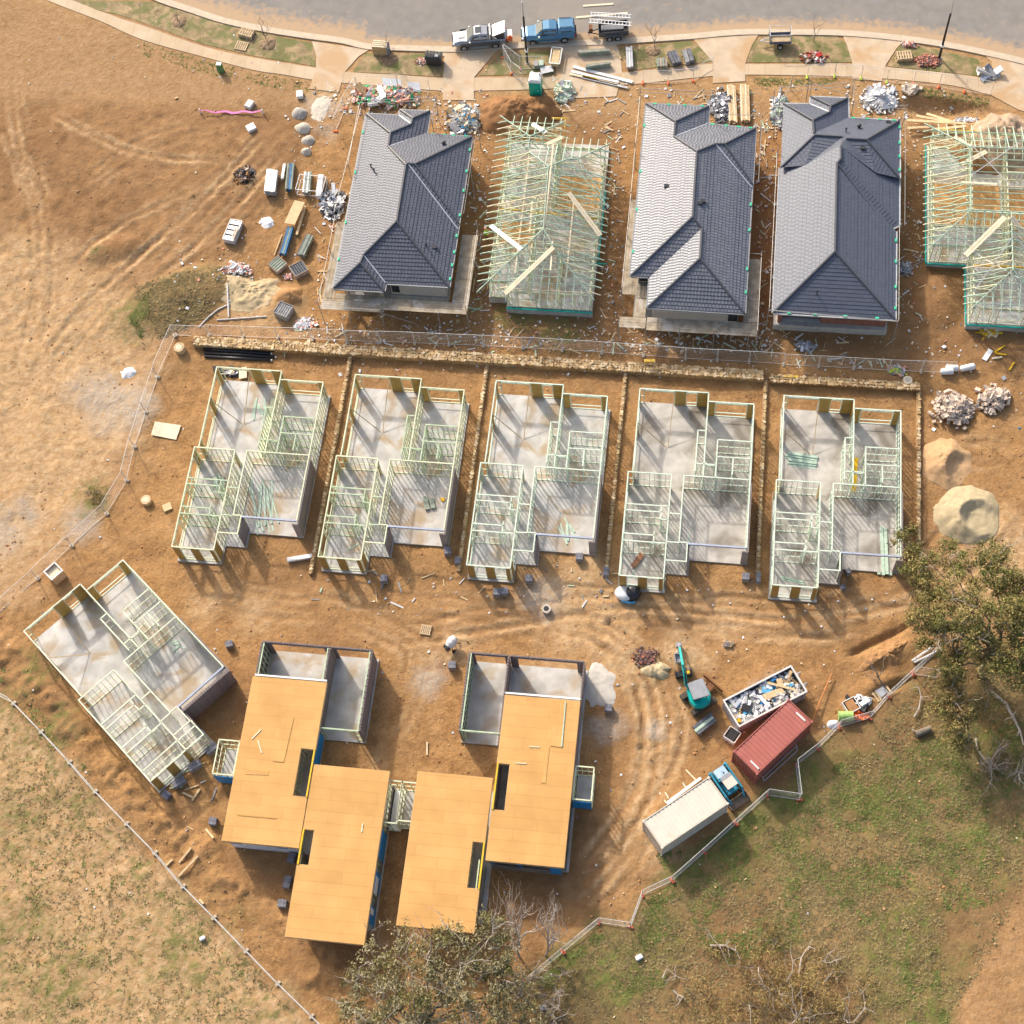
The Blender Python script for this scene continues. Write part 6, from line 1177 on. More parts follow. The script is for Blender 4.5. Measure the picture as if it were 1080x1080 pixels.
container('red corrugated shipping container beside the rubbish skip', [cK(540, 775), cK(905, 432), cK(1050, 568), cK(690, 935)], M('redcont'), marks=[(2.62, .75, .12, .02), (2.7, -.35, .14, .95), (-2.65, -.6, .14, .9)])
cW = crop(660, 770, 5.684)
WC = container('long white shipping container next to the tracked loader', [cW(108, 545), cW(500, 283), cW(608, 440), cW(215, 700)], M('whitecont'), marks=[])
q = cK(720, 940); A_, B_ = PG(*cK(722, 940)), PG(*cK(950, 720)); m = MB()
for h0 in (.04, ): 
    C2, D2_ = PG(*cK(735, 978)), PG(*cK(958, 775)); m.bar(A_, B_, .06, .05); m.bar(C2, D2_, .06, .05); m.bar(A_, C2, .06, .05); m.bar(B_, D2_, .06, .05); m.bar(A_.lerp(C2, .4), B_.lerp(D2_, .4), .05, .05)
o = m.build('steel_trestle', M('galv'), None, loc=tuple(A_)); tag(o, 'grey rectangular tube trestle lying along the red container', 'trestle')
# skip bin
z_ = 1.75; p = [P(*cK(*q), z=z_) for q in ((465, 440), (915, 208), (1018, 372), (572, 610))]; c = sum(p, Vector())/4; d = p[1]-p[0]; L = d.length; Wd = (p[3]-p[0]).length; rz_ = math.atan2(d.y, d.x)
t = thing('skip_bin', 'long open rubbish skip with pale rim beside the red container', 'skip bin', (c.x, c.y, 0), rz_); M('skip_paint', (.36, .34, .35), rough=.6, var=.2, scale=2); M('skip_rim', (.62, .60, .57), rough=.5)
m = MB(); m.box(0, 0, .2, L-.2, Wd-.2, .12); m.build('floor', M('skip_paint'), t); m = MB()
for y in (-Wd/2, Wd/2): m.box(0, y, .9, L, .07, 1.6)
for x in (-L/2, L/2): m.box(x, 0, .9, .07, Wd-.08, 1.6)
for k in range(9):
    x = -L/2+(k+.5)*L/9
    for s in (-1, 1): m.box(x, s*(Wd/2+.05), .9, .1, .08, 1.5)
m.build('side_wall', M('skip_paint'), t); m = MB()
for y in (-Wd/2, Wd/2): m.box(0, y, 1.74, L+.1, .14, .09)
for x in (-L/2, L/2): m.box(x, 0, 1.742, .14, Wd-.14, .09)
m.build('rim', M('skip_rim'), t); m = MB()
for s in (-.5, .5): m.tube([(L/2+.05, s, 1.3), (L/2+.5, s, 1.35), (L/2+.5, s, .9), (L/2+.05, s, .8)], .06, 6)
m.build('lifting_hook', M('skip_paint'), t)
rng = random.Random(44); mm = ['scrap_pale', 'foil', 'skyblue', 'cardboard', 'timber_pale', 'dark', 'cloth', 'scrap_grey', 'grass_bag', 'cloth', 'blue']; M('grass_bag', (.30, .40, .28), var=.2)
m = MB()
for _ in range(620):
    x = rng.uniform(-L/2+.25, L/2-.25); y = rng.uniform(-Wd/2+.22, Wd/2-.22); s = rng.uniform(.08, .42); m.box(x, y, 1.05+.35*rng.random()+.25*float(fbm(np.array(x), np.array(y), 86, 3)), s*rng.uniform(.8, 2), s*.7, s*rng.uniform(.1, .6), rz=rng.uniform(0, 6.3), rx=rng.uniform(-.5, .5), ry=rng.uniform(-.5, .5), mi=rng.choices(range(11), [4, 3, .8, 3 if x > 0 else 1, 3 if x > 0 else .6, 1.5, 4, 2, 2, 2, 1])[0])
m.box(0, 0, .85, L-.3, Wd-.3, .4, mi=7)
o = m.build('rubbish_load', [M(x) for x in mm], None); o.location = (c.x, c.y, 0); o.rotation_euler.z = rz_; tag(o, 'mixed white, blue and cardboard rubbish filling the skip', 'rubbish')
def in_skip(label, a, b, w, h, mat, name, cat, z=1.62):
    A_, B_ = P(*cK(*a), z=z), P(*cK(*b), z=z-.05); m = MB(); m.bar(A_, B_, w, h); tag(m.build(name, M(mat), None, loc=tuple((A_+B_)/2)), label, cat)
in_skip('wide tan board lying across the rubbish in the skip', (735, 415), (865, 368), .5, .06, 'timber', 'board', 'board'); in_skip('long tan plank at the right end of the rubbish in the skip', (760, 318), (945, 365), .18, .06, 'timber', 'plank', 'timber', 1.68)
in_skip('pale sheet standing crosswise in the skip', (835, 290), (850, 350), .45, .05, 'timber', 'board', 'board', 1.64); in_skip('white carton lying in the middle of the skip', (705, 410), (770, 480), .28, .2, 'cloth', 'carton', 'carton', 1.6)
in_skip('bright blue sheet on the rubbish in the skip', (722, 365), (795, 370), .5, .04, 'skyblue', 'plastic_sheet', 'plastic sheet', 1.62); in_skip('black bag among the rubbish at the near end of the skip', (585, 480), (640, 500), .55, .4, 'dark', 'rubbish_bag', 'rubbish bag', 1.55); in_skip('yellow tub at the near corner of the skip', (558, 570), (578, 575), .28, .25, 'yellow', 'tub', 'tub', 1.6)
# excavator
M('teal', (.0, .40, .37), rough=.35, var=.08, spec=.5); M('track', (.10, .085, .07), rough=.9, var=.3); M('greypanel', (.30, .31, .33), rough=.4, var=.1); M('skyroof', (.42, .55, .66), rough=.3, var=.1)
q = P(*cK(300, 395), z=1.4); rot_ = R_(-125); t = thing('excavator', 'teal mini excavator with grey roof and arm reaching up the picture', 'excavator', (q.x, q.y, 0), 0)
def trk(label, cx, cy, L, w, rz):
    m = MB(); n_ = 26; prof = []
    for k in range(n_):
        a = 6.28318*k/n_; x = math.cos(a)*.28+(L/2-.28)*(1 if math.cos(a) > 0 else -1); prof.append((x, .30+math.sin(a)*.28))
    R2 = Matrix.Rotation(rz, 3, 'Z'); secs = [[R2 @ Vector((x, s*w/2, z))+Vector((cx, cy, 0)) for x, z in prof] for s in (-1, 1)]; m.loft(secs)
    for k in range(int(L/.16)):
        v = R2 @ Vector((-L/2+.1+k*.16, 0, .0)); m.box(cx+v.x, cy+v.y, .60, .07, w+.03, .05, rz=rz)
    m.build('track', M('track'), t)
tr_ = R_(38)
for s in (-1, 1): trk('', -math.sin(tr_)*s*.78, math.cos(tr_)*s*.78, 2.35, .42, tr_)
m = MB(); m.box(0, 0, .45, 1.3, 1.2, .3, rz=tr_); m.build('undercarriage', M('track'), t)
q2 = P(*cK(395, 320), z=.4); v = Vector((q2.x-q.x, q2.y-q.y)); m = MB(); m.box(v.x, v.y, .35, .1, 2.0, .42, rz=math.atan2(v.y, v.x)); m.bar((v.x*.3, v.y*.3, .4), (v.x, v.y, .35), .5, .12); m.build('dozer_blade', M('rust'), t)
hx = Vector((-.42, .9, 0)).normalized(); ang = math.atan2(hx.y, hx.x); R2 = Matrix.Rotation(ang, 3, 'Z')
def LV(x, y, z): r = R2 @ Vector((x, y, z)); return r
m = MB(); prof = [(.85, -.72), (.95, .1), (.85, .72), (-.3, .88), (-.85, .66), (-1.05, 0), (-.85, -.66), (-.3, -.88)]; m.prism([tuple((R2 @ Vector((x, y, 0)))[:2]) for x, y in prof], .72, 1.45); m.build('house', M('teal'), t, bevel=.08)
m = MB(); m.prism([tuple((R2 @ Vector((x, y, 0)))[:2]) for x, y in ((.78, -.05), (.78, .62), (-.45, .66), (-.45, -.05))], 1.46, 2.3); m.build('cab', M('glass'), t, bevel=.05)
m = MB(); m.prism([tuple((R2 @ Vector((x, y, 0)))[:2]) for x, y in ((.88, -.62), (.84, .70), (-.62, .72), (-.70, -.62))], 2.31, 2.42); cr_ = m.build('cab_roof', M('greypanel'), t, bevel=.05)
m = MB()
for x, y in ((.75, -.42), (-.5, -.42)): m.bar(tuple(LV(x, y, 1.46)), tuple(LV(x, y, 2.31)), .07, .07)
m.build('roof_post', M('dark'), t)
a0 = LV(.85, -.35, 1.2); w1 = P(*cK(192, 205), z=2.35); w1 = Vector((w1.x-q.x, w1.y-q.y, 2.35)); w2 = P(*cK(170, 85), z=1.5); w2 = Vector((w2.x-q.x, w2.y-q.y, 1.5)); w0 = P(*cK(215, 335), z=1.6); w0 = Vector((w0.x-q.x, w0.y-q.y, 1.5))
m = MB(); m.bar(a0, w0, .3, .3); mid = (w0+w1)/2+Vector((0, 0, .35)); m.bar(w0, mid, .24, .32); m.bar(mid, w1, .22, .28); m.build('boom', M('teal'), t, bevel=.03)
m = MB(); m.bar(w1, w2, .19, .24); m.build('dipper_arm', M('teal'), t, bevel=.03)
m = MB(); m.tube([w0+Vector((0, 0, .3)), mid+Vector((0, 0, .25))], .05, 8); m.tube([mid+Vector((0, 0, .25)), w1+Vector((0, 0, .2))], .045, 8); m.build('hydraulic_ram', M('dark'), t)
w3 = P(*cK(165, 62), z=.7); w3 = Vector((w3.x-q.x, w3.y-q.y, .7)); m = MB(); m.bar(w2, w3, .16, .2); m.box(w3.x, w3.y, .5, .45, .4, .5, rz=.2); m.build('bucket', M('greypanel'), t, bevel=.04)
for (px_, lb, sz) in ((cK(160, 165), 'grey digging bucket lying left of the excavator arm', .55), ): 
    w = PG(*px_); tb = thing('digger_bucket', lb, 'bucket', w, .2); m = MB(); m.box(0, 0, .25, .55, .75, .06); m.box(-.26, 0, .38, .06, .75, .35); m.box(0, .36, .38, .5, .05, .3); m.box(0, -.36, .38, .5, .05, .3); m.build('shell', M('greypanel'), tb); m = MB(); [m.box(.3, -.3+k*.2, .25, .12, .06, .05) for k in range(4)]; m.build('teeth', M('galv'), tb)
w = PG(*cK(195, 262)); tb = thing('digger_bucket', 'rusty digging bucket with a yellow fleck lying under the excavator arm', 'bucket', w, .25); m = MB(); m.box(0, 0, .1, 1.35, .55, .06); m.box(0, -.27, .3, 1.35, .05, .42); m.box(-.66, 0, .3, .05, .55, .4); m.box(.66, 0, .3, .05, .55, .4); m.build('shell', M('dark'), tb); m = MB(); m.box(.4, 0, .3, .25, .3, .15); m.build('coupler', M('yellow'), tb, bevel=.03)
m = MB(); [m.box(-.55+k*.22, .33, .1, .08, .14, .05) for k in range(6)]; m.build('teeth', M('rust'), tb)
stack('mint and grey panel stack lying beside the excavator', [cK(285, 665), cK(265, 610), cK(375, 515)], .5, 5, 2, ['mint', 'darklvl', 'mint', 'agedmint'], 'panel_stack', 'panel stack') if False else None
# tracked loader
A_, B_, rz_, L_ = oriented(cW(550, 235), cW(665, 390), 1.1); c = (A_+B_)/2; t = thing('tracked_loader', 'compact blue tracked loader with grey roof, bucket against the fence', 'loader', (c.x, c.y, 0), rz_)
M('loaderblue', (.05, .33, .47), rough=.4, var=.1)
for s in (-1, 1):
    m = MB(); prof = [(-1.15, .5), (-.95, .12), (.85, .05), (1.1, .35), (.9, .62), (-.6, .85), (-1.05, .8)]; m.loft([[(x, s*.72-.17, z) for x, z in prof], [(x, s*.72+.17, z) for x, z in prof]]); m.build('track', M('track'), t)
    m = MB(); m.bar((-1.25, s*.72, 1.35), (.95, s*.74, .95), .14, .2); m.bar((.95, s*.74, .95), (1.45, s*.6, .35), .13, .18); m.bar((-1.25, s*.72, 1.35), (-1.2, s*.72, .8), .14, .25); m.build('lift_arm', M('loaderblue'), t, bevel=.02)
m = MB(); m.box(-.75, 0, .95, 1.0, 1.05, .8); m.box(.1, 0, .6, 1.5, 1.0, .5); m.build('body', M('loaderblue'), t, bevel=.05); m = MB(); m.box(-.85, 0, 1.37, .75, .95, .08); m.box(-.85, .15, 1.45, .25, .15, .1); m.build('engine_cover', M('skyroof'), t, bevel=.02)
m = MB(); m.box(.25, 0, 1.92, .95, .95, .07); m.build('cab_roof', M('whitecont'), t, bevel=.03); m = MB()
for x in (-.18, .7):
    for y in (-.45, .45): m.bar((x, y, .9), (x, y, 1.9), .06, .06)
m.build('cab_post', M('dark'), t); m = MB(); m.box(-.25, 0, 1.94, .3, .9, .06); m.box(.1, 0, 1.0, .4, .5, .4); m.build('rear_screen', M('greypanel'), t)
m = MB(); m.box(1.55, 0, .12, .75, 1.75, .05); m.box(1.22, 0, .35, .05, 1.75, .5); m.box(1.5, .86, .28, .7, .05, .4); m.box(1.5, -.86, .28, .7, .05, .4); b_ = m.build('bucket', M('bucketsteel', (.25, .18, .12), rough=.6, var=.3), t); m = MB(); [m.box(1.98, -.78+k*.26, .12, .2, .07, .05) for k in range(7)]; m.build('teeth', M('rust'), b_)
plank('white pipe lying along the white container', cW(245, 440), cW(450, 288), .22, .18, 'white', .1, 'pipe', 'pipe'); plank('thin pale stick leaning to the white pipe', cW(360, 238), cW(418, 297), .09, .05, 'timber_pale')
for a, b, lb in (((342, 315), (357, 342), 'short mint batten beside the white pipe'), ((202, 375), (243, 437), 'lowest pale batten left of the white container'), ((236, 372), (256, 410), 'tiny pale batten left of the white container')): plank(lb, cW(*a), cW(*b), .1, .06, 'mint' if 'mint' in lb else 'timber_pale')
# ------------------------------------------------------------------ toilet, bins, poles, pallets
q = PG(565, 103); q.y += .55; t = thing('portable_toilet', 'teal portable toilet with white roof beside the footpath', 'portable toilet', (q.x, q.y, gz(q.x, q.y)), R_(-3)); m = MB(); m.box(0, 0, 1.08, 1.12, 1.12, 2.05); m.build('cabin', M('teal_wc', (.0, .42, .33), rough=.4, var=.05), t, bevel=.03)
m = MB(); m.loft([[(-.6, -.6, 2.1), (.6, -.6, 2.1), (.6, .6, 2.1), (-.6, .6, 2.1)], [(-.55, -.55, 2.3), (.55, -.55, 2.3), (.55, .55, 2.3), (-.55, .55, 2.3)], [(-.35, -.45, 2.4), (.35, -.45, 2.4), (.35, .45, 2.4), (-.35, .45, 2.4)]]); m.build('roof', M('white'), t); m = MB(); m.box(.35, .35, 2.45, .12, .12, .25); m.build('vent', M('white'), t); m = MB(); m.box(0, -.575, 1.05, .8, .02, 1.8); dd = m.build('door', M('teal_wc'), t); m = MB(); m.box(.3, -.6, 1.05, .06, .03, .14); m.build('handle', M('white'), dd)
m = MB(); m.box(0, 0, .06, 1.2, 1.2, .12); m.build('base', M('dark'), t)
q = PG(458, 70); q.y += .45; t = thing('rubbish_bin', 'large black plastic bin with ridged lid on the verge', 'bin', (q.x, q.y, gz(q.x, q.y)), R_(-4)); m = MB(); m.loft([[(-.72, -.42, .05), (.72, -.42, .05), (.72, .42, .05), (-.72, .42, .05)], [(-.8, -.5, 1.05), (.8, -.5, 1.05), (.8, .5, 1.05), (-.8, .5, 1.05)]]); m.build('body', M('binplastic', (.05, .05, .052), rough=.5), t, bevel=.04)
m = MB(); m.loft([[(x, -.52, 1.06) if False else (x, y, z) for y, z in ((-.53, 1.06), (-.4, 1.2), (0, 1.28), (.4, 1.2), (.53, 1.06))] for x in (-.82, .82)]); 
for k in range(5): m.box(-.66+k*.33, 0, 1.25, .05, .8, .08)
m.build('lid', M('binplastic'), t); m = MB(); m.box(.35, -.2, 1.3, .35, .3, .05); m.build('hatch', M('greypanel'), t)
def street_light(label, base, h):
    q = PG(*base); t = thing('street_light', label, 'street light', q, 0); m = MB(); m.tube([(0, 0, -.1), (0, 0, h*.78)], [.13, .09], 10); m.build('pole', M('poleblack', (.03, .03, .032), rough=.5), t); m = MB(); m.tube([(0, 0, h*.78), (0, 0, h), (0, .35, h+.12)], [.06, .05, .045], 8); m.build('spigot', M('galv'), t); m = MB(); m.box(0, .62, h+.14, .3, .62, .1); m.build('lamp_head', M('greypanel'), t, bevel=.04)
    m = MB(); m.box(0, 0, 1.75, .3, .3, .22); m.build('pole_band', M('white'), t); m = MB(); m.tube([(0, 0, -.05), (0, 0, .08)], .22, 12); m.build('footing', M('precast'), t); return t
street_light('tall street light between the silver and blue utes', (556.3, 66.5), 8.2); street_light('tall street light on the right verge', (990.5, 61.5), 7.7)
def slat_pallet(t, L, Wd, z0, mat='timber'):
    m = MB()
    for k in range(3): m.box(0, -Wd/2+.05+k*(Wd-.1)/2, z0+.05, L, .1, .1)
    n_ = 7
    for k in range(n_): m.box(-L/2+(k+.5)*L/n_, 0, z0+.125, L/n_*.7, Wd, .024)
    m.build('pallet', M(mat), t)
def pallet(label, px, rz, L=1.15, Wd=1.1, n_=1):
    q = PG(*px); t = thing('pallet', label, 'pallet', q, rz)
    for k in range(n_):
        m = MB()
        for j in range(3): m.box(0, -Wd/2+.05+j*(Wd-.1)/2, k*.16+.05, L, .1, .1)
        for j in range(6): m.box(-L/2+(j+.5)*L/6, 0, k*.16+.125, L/6*.62, Wd, .024)
        m.build('layer', M('pallet_wood', (.55, .41, .25), var=.2), t)
    return t
cV = crop(150, 0, 5.143)
pallet('upper tan pallet stack with blue edge on the left verge', cV(570, 190), R_(-14), 1.5, 1.0, 3); pallet('lower flat tan pallet beside the left footpath', cV(540, 252), R_(-10), 1.3, 1.1, 1); pallet('tan pallet stack on the right verge', (953, 61), R_(10), 1.5, 1.0, 3)
pallet('flat pale pallet crate left of the front of the right orange decks', crop(390, 660, 3.178)(188, 15), R_(-6), .9, .85, 1); pallet('pale grid pallet with a grey mat leaning to the zigzag fence', crop(820, 660, 6)(645, 408), R_(38), 1.5, 1.5, 1)
# packs of dark bricks on the ground
def brickpack(label, px, rz, L=.62, Wd=.6, H=.5, mat='packbrick', strap=True, proto=None, wrapc=None):
    q = PG(*px); t = thing('brick_pack', label, 'brick pack', q, rz); m = MB()
    for i in range(2):
        for j in range(2): m.box((i-.5)*L/2, (j-.5)*Wd/2, H/2+.12, L/2-.02, Wd/2-.02, H)
    m.build('bricks', brickmat('packbrick', (.17, .17, .20), (.25, .25, .28), (.11, .11, .12), .24, .09, .008, bumpd=.01), t); m = MB(); [m.box(0, y, .05, L, .1, .1) for y in (-Wd*.4, 0, Wd*.4)]; m.build('bearer', M('timber'), t); m = MB(); m.box(0, 0, H/2+.12, .03, Wd+.015, H+.015); m.build('strap', M('greypanel'), t); return t
cM = crop(480, 370, 4.155); cN = crop(320, 370, 4.32); cO = crop(630, 370, 4); cQ = crop(790, 370, 4); cR = crop(0, 560, 3.6)
BP = brickpack('dark brick pack on the dirt before the third garage', cM(545, 912), R_(4))
PACK = [(cM(325, 1007), 'dark brick pack on the sand patch before the third porch', 5, 1, 1), (cM(185, 1067), 'left of two dark brick packs side by side below the third frame', 0, 1, 1), (cM(218, 1063), 'right of two dark brick packs side by side below the third frame', 3, 1, 1), (cM(14, 928), 'dark brick pack at the foot of the wall between the second and third frames', 0, .8, 1),
        (cM(662, 977), 'dark brick pack at the foot of the wall between the third and fourth frames', 0, .8, 1.3), (cN(660, 922), 'dark brick pack before the second garage', 10, 1, 1), (cN(370, 1047), 'dark brick pack below the second porch', 5, 1, 1), (cO(625, 962), 'dark brick pack before the fourth garage', 0, 1, 1), (cO(678, 965), 'narrow dark brick pack at the foot of the wall between the fourth and fifth frames', 0, .6, 1.5),
        (cQ(415, 940), 'small dark brick pack before the fifth garage', 30, .7, .7), (cQ(394, 1005), 'smallest dark brick pack lower left of the fifth garage', 20, .6, .6), (cR(875, 437), 'dark brick pack by the right corner of the angled slab', 20, 1, .9), (cR(810, 833), 'uppermost of four dark brick packs along the angled slab, long', 45, 1.8, .8), (cR(745, 898), 'second of four dark brick packs along the angled slab, long', 38, 1.8, .9),
        (cR(685, 960), 'third of four dark brick packs along the angled slab, long', 38, 1.8, .9), (cR(637, 1008), 'lowest of four dark brick packs along the angled slab, short', -28, 1.1, 1), (c2_(48, 653), 'dark brick pack left of the foot of the upper left orange deck', 0, 1, 1), (c2_(297, 768), 'tall dark brick pack tight against the lower left orange deck', -8, .9, 1.3), (c2_(283, 845), 'middle dark brick pack left of the lower left orange deck', -5, .9, 1.6),
        (c2_(267, 912), 'lowest dark brick pack left of the lower left orange deck', 0, 1.1, 1), (c3_(278, 138), 'dark brick pack before the right brick garage', 5, 1, 1), (c3_(800, 281), 'dark brick pack on the white washout beside the right garage', 0, 1, 1)]
for px_, lb, a_, sx, sy in PACK: copy_thing(BP, PG(*px_), R_(a_), lb, (sx, sy, 1))
for o in bpy.data.objects:
    if o.parent is None and o.name.startswith('brick_pack'): o['group'] = 'brick packs set out round the frames'
# stacks of lumber and metal
def stack(label, corners, h, nx_, nz, mats, name='timber_stack', cat='timber stack', bearers=True, z=None, jitter=.03, top=None):
    """a stack of long members; corners: near-left, far-left, far-right as seen, at the stack's top"""
    p = [PG(*q, h) for q in corners]; ax = p[1]-p[0]; wd = p[2]-p[1]; L = ax.length; Wd = wd.length; c = (p[0]+p[2])/2; rz = math.atan2(ax.y, ax.x); t = thing(name, label, cat, (c.x, c.y, gz(c.x, c.y)), rz); rng = random.Random(int(L*1000))
    for i in range(nx_):
        m = MB()
        for k in range(nz): m.box(rng.uniform(-jitter, jitter)*L, -Wd/2+(i+.5)*Wd/nx_, .12+(k+.5)*(h-.12)/nz, L*rng.uniform(.94, 1), Wd/nx_*.86, (h-.12)/nz*.9, rz=rng.uniform(-.006, .006))
        m.build('bundle' if nz > 1 else 'length', M(mats[i % len(mats)]), t)
    if bearers:
        for x in (-L*.35, L*.35): m = MB(); m.box(x, 0, .06, .1, Wd*1.1, .12); m.build('bearer', M('timber'), t)
    return t
M('agedmint', (.27, .31, .25), var=.25); M('steelgrey', (.45, .46, .48), rough=.4, metal=.3, var=.12); M('darklvl', (.12, .13, .15), var=.2); M('bluestrip', (.07, .20, .38), var=.2)
cL = crop(230, 150, 6.75)
stack('silver grey metal lengths stack, tallest left of the leftmost tiled house', [cL(325, 350), cL(345, 188), cL(425, 190)], .75, 5, 3, ['steelgrey', 'galv', 'steelgrey']); stack('dark stack with white slats on its left side, beside the silver stack', [cL(475, 335), cL(490, 135), cL(540, 135)], .6, 4, 3, ['agedmint', 'bluestrip', 'darklvl', 'agedmint'])
stack('white thin slats leaning beside the dark stack', [cL(445, 260), cL(460, 145), cL(480, 145)], .4, 2, 1, ['white'], 'slat_stack', 'slats', False); stack('grey green short lengths inside the clear crate frame', [cL(600, 360), cL(612, 200), cL(665, 205)], .55, 4, 2, ['agedmint', 'steelgrey'])
stack('long white panel lying on the clear crate frame', [cL(692, 382), cL(708, 215), cL(752, 215)], .75, 1, 1, ['cloth'], 'panel', 'panel', False); stack('long blue and green lumber stack with a tan sheet over its end', [cL(432, 795), cL(490, 590), cL(535, 595)], .55, 4, 3, ['bluestrip', 'agedmint', 'bluestrip', 'darklvl']); stack('short grey green lumber stack tied with pink tape', [cL(560, 800), cL(625, 645), cL(680, 655)], .55, 5, 2, ['agedmint', 'darklvl', 'agedmint'])
q4 = [cL(472, 575), cL(545, 415), cL(618, 430), cL(545, 590)]; flat_board('tan sheet lying over the long blue lumber stack', q4, gz(*P(*cL(545, 500))[:2])+.62, .05, 'ply_tan', 'sheet', 'board') if M('ply_tan', (.62, .46, .26), var=.1) else None
plank('narrow tan board beside the tan sheet', cL(620, 455), cL(560, 660), .22, .2, 'ply_tan', .2); plank('thin tan batten left of the blue lumber stack', cL(455, 660), cL(400, 805), .1, .08, 'timber', .1)
def crate(label, px, rz, L, Wd, H, mats, n_=5, name='crate', cat='crate', hollow=True):
    q = PG(*px); t = thing(name, label, cat, q, rz); m = MB()
    for s in (-1, 1): m.box(0, s*Wd/2, H/2, L, .05, H); m.box(s*L/2, 0, H/2, .05, Wd-.06, H)
    m.build('side', M(mats[0]), t); m = MB()
    for k in range(n_): m.box(-L/2+(k+.5)*L/n_, 0, H*.82, L/n_*.7, Wd*.9, .1)
    m.build('contents', M(mats[1]), t); return t
stack('mint and grey panel stack lying below the excavator', [cK(300, 665), cK(425, 570), cK(375, 518)], .5, 3, 2, ['darklvl', 'mint', 'darklvl'], 'panel_stack', 'panel stack'); rubble('rubbish_heap', 'grey block and tan box debris on the dirt above the skip', 'rubbish heap', *cK(500, 60), .5, .4, .25, 14, ['scrap_grey', 'cardboard', 'rock_c'], .2, .4, seed=47)
crate('grey crate of offcuts with pale base, lower left of the lumber stacks', cL(430, 885), R_(-38), 1.3, 1.25, .5, ['rock_c', 'agedmint']); crate('dark green crate of lengths next to the offcut crate', cL(580, 920), R_(38), 1.35, 1.3, .55, ['rock_c', 'darklvl'], 6)
crate('silver crate of parts alone on the bare left field', cL(112, 650), R_(81), 2.3, 1.15, .6, ['ladder_alu', 'galv'], 4, 'metal_crate'); q = PG(*cL(125, 650), .72); m = MB(); m.box(0, 0, 0, 1.3, .14, .12); m.box(.1, .2, 0, 1.0, .12, .1); o = m.build('profile', M('rock_b'), None); o.location = q; o.rotation_euler.z = R_(80); tag(o, 'two tan bars lying on the silver crate', 'metal bars')
crate('grey block pack with a gridded top inside the fence', crop(120, 260, 4.909)(885, 345), R_(-20), 1.35, 1.3, .7, ['greyblock', 'scrap_grey'], 6, 'block_pack', 'block pack')
crate('low concrete pit box with square opening beside the fence', crop(820, 660, 6)(462, 515), R_(33), 1.05, 1.05, .55, ['white', 'dirt'], 1, 'pit_box', 'concrete box'); crate('square pale concrete box with a tan board below the skip', cK(520, 680), R_(-30), 1.0, 1.0, .6, ['white', 'dark'], 1, 'pit_box', 'concrete box')
q = PG(*cL(672, 330)); t = thing('storage_cage', 'clear plastic framed cage around grey lengths', 'cage', q, R_(-3)); m = MB(); L, Wd, H = 2.6, 1.75, .85
for z0 in (.05, H):
    for s in (-1, 1): m.bar((-L/2, s*Wd/2, z0), (L/2, s*Wd/2, z0), .05, .05); m.bar((s*L/2, -Wd/2, z0), (s*L/2, Wd/2, z0), .05, .05)
for s in (-1, 1):
    for r in (-1, 1): m.bar((s*L/2, r*Wd/2, 0), (s*L/2, r*Wd/2, H), .05, .05)
m.build('frame', M('cloth'), t)
cS = crop(560, 0, 9.82); cX = crop(660, 20, 8.308); cY = crop(780, 0, 3.6); cZ = crop(930, 20, 7.2)
stack('dark weathered lumber stack nearest the blue ute on the driveway', [cS(485, 545), cS(820, 525), cS(820, 495)], .6, 3, 2, ['agedmint', 'rock_c'], z=None); stack('shorter dark weathered lumber stack below the first on the driveway', [cS(565, 690), cS(830, 655), cS(828, 630)], .6, 3, 2, ['agedmint', 'rock_c'])
for a, b, lb, w in (((440, 690), (1050, 850), 'longest white board of the fanned boards before the truss house', .3), ((420, 740), (910, 850), 'second white board of the fanned boards', .25), ((400, 765), (900, 880), 'lower tan board of the fanned boards', .2), ((530, 800), (1000, 910), 'lowest grey board of the fanned boards', .2), ((535, 795), (690, 825), 'short yellow board under the fanned boards', .18)): plank(lb, cS(*a), cS(*b), w, .08, 'yellow' if 'yellow' in lb else ('steelgrey' if 'grey' in lb else ('white' if 'white' in lb else 'timber_pale')), .15)
plank('tan plank slanting across the driveway beside the dark lumber', cS(820, 490), cS(930, 610), .2, .06, 'timber', .1); stack('silver metal profiles on the verge left of the bare sapling', [cS(990, 695), cS(980, 480), cS(1050, 478)], .55, 3, 2, ['steelgrey', 'galv']); 
stack('brown brick crate beside the mulch ring of the sapling', [cX(275, 415), cX(268, 340), cX(360, 335)], .6, 4, 2, ['rock_c', 'agedmint'], 'tile_stack', 'tile stack'); stack('dark roof tile stack with tan sticks on top', [cX(410, 390), cX(360, 285), cX(440, 265)], .6, 3, 3, ['tile_scrap', 'darklvl'], 'tile_stack', 'tile stack'); stack('neat dark grey roof tile stack at the end of the verge', [cX(525, 375), cX(490, 265), cX(570, 255)], .6, 2, 3, ['tile_scrap', 'scrap_grey'], 'tile_stack', 'tile stack')
stack('tan plank bundle before the middle tiled house, left half', [cX(905, 905), cX(885, 575), cX(960, 570)], .45, 5, 2, ['timber', 'timber_pale', 'timber']); stack('tan plank bundle before the middle tiled house, right half', [cX(1010, 890), cX(1000, 570), cX(1080, 570)], .45, 6, 2, ['timber', 'timber', 'timber_pale'])
q = PG(*cS(260, 620)); t = thing('metal_crate', 'pale framed pallet cage with a tan board on the verge', 'metal crate', q, R_(88)); m = MB(); m.box(0, 0, .3, 1.9, .75, .5); m.build('board', M('timber'), t); m = MB(); [m.bar((s*1.0, -.5, .6), (s*1.0, .5, .6), .1, .1) for s in (-1, 1)]; [m.bar((-1.0, s*.5, .6), (1.0, s*.5, .6), .1, .1) for s in (-1, 1)]; m.build('frame', M('galv_pale'), t)
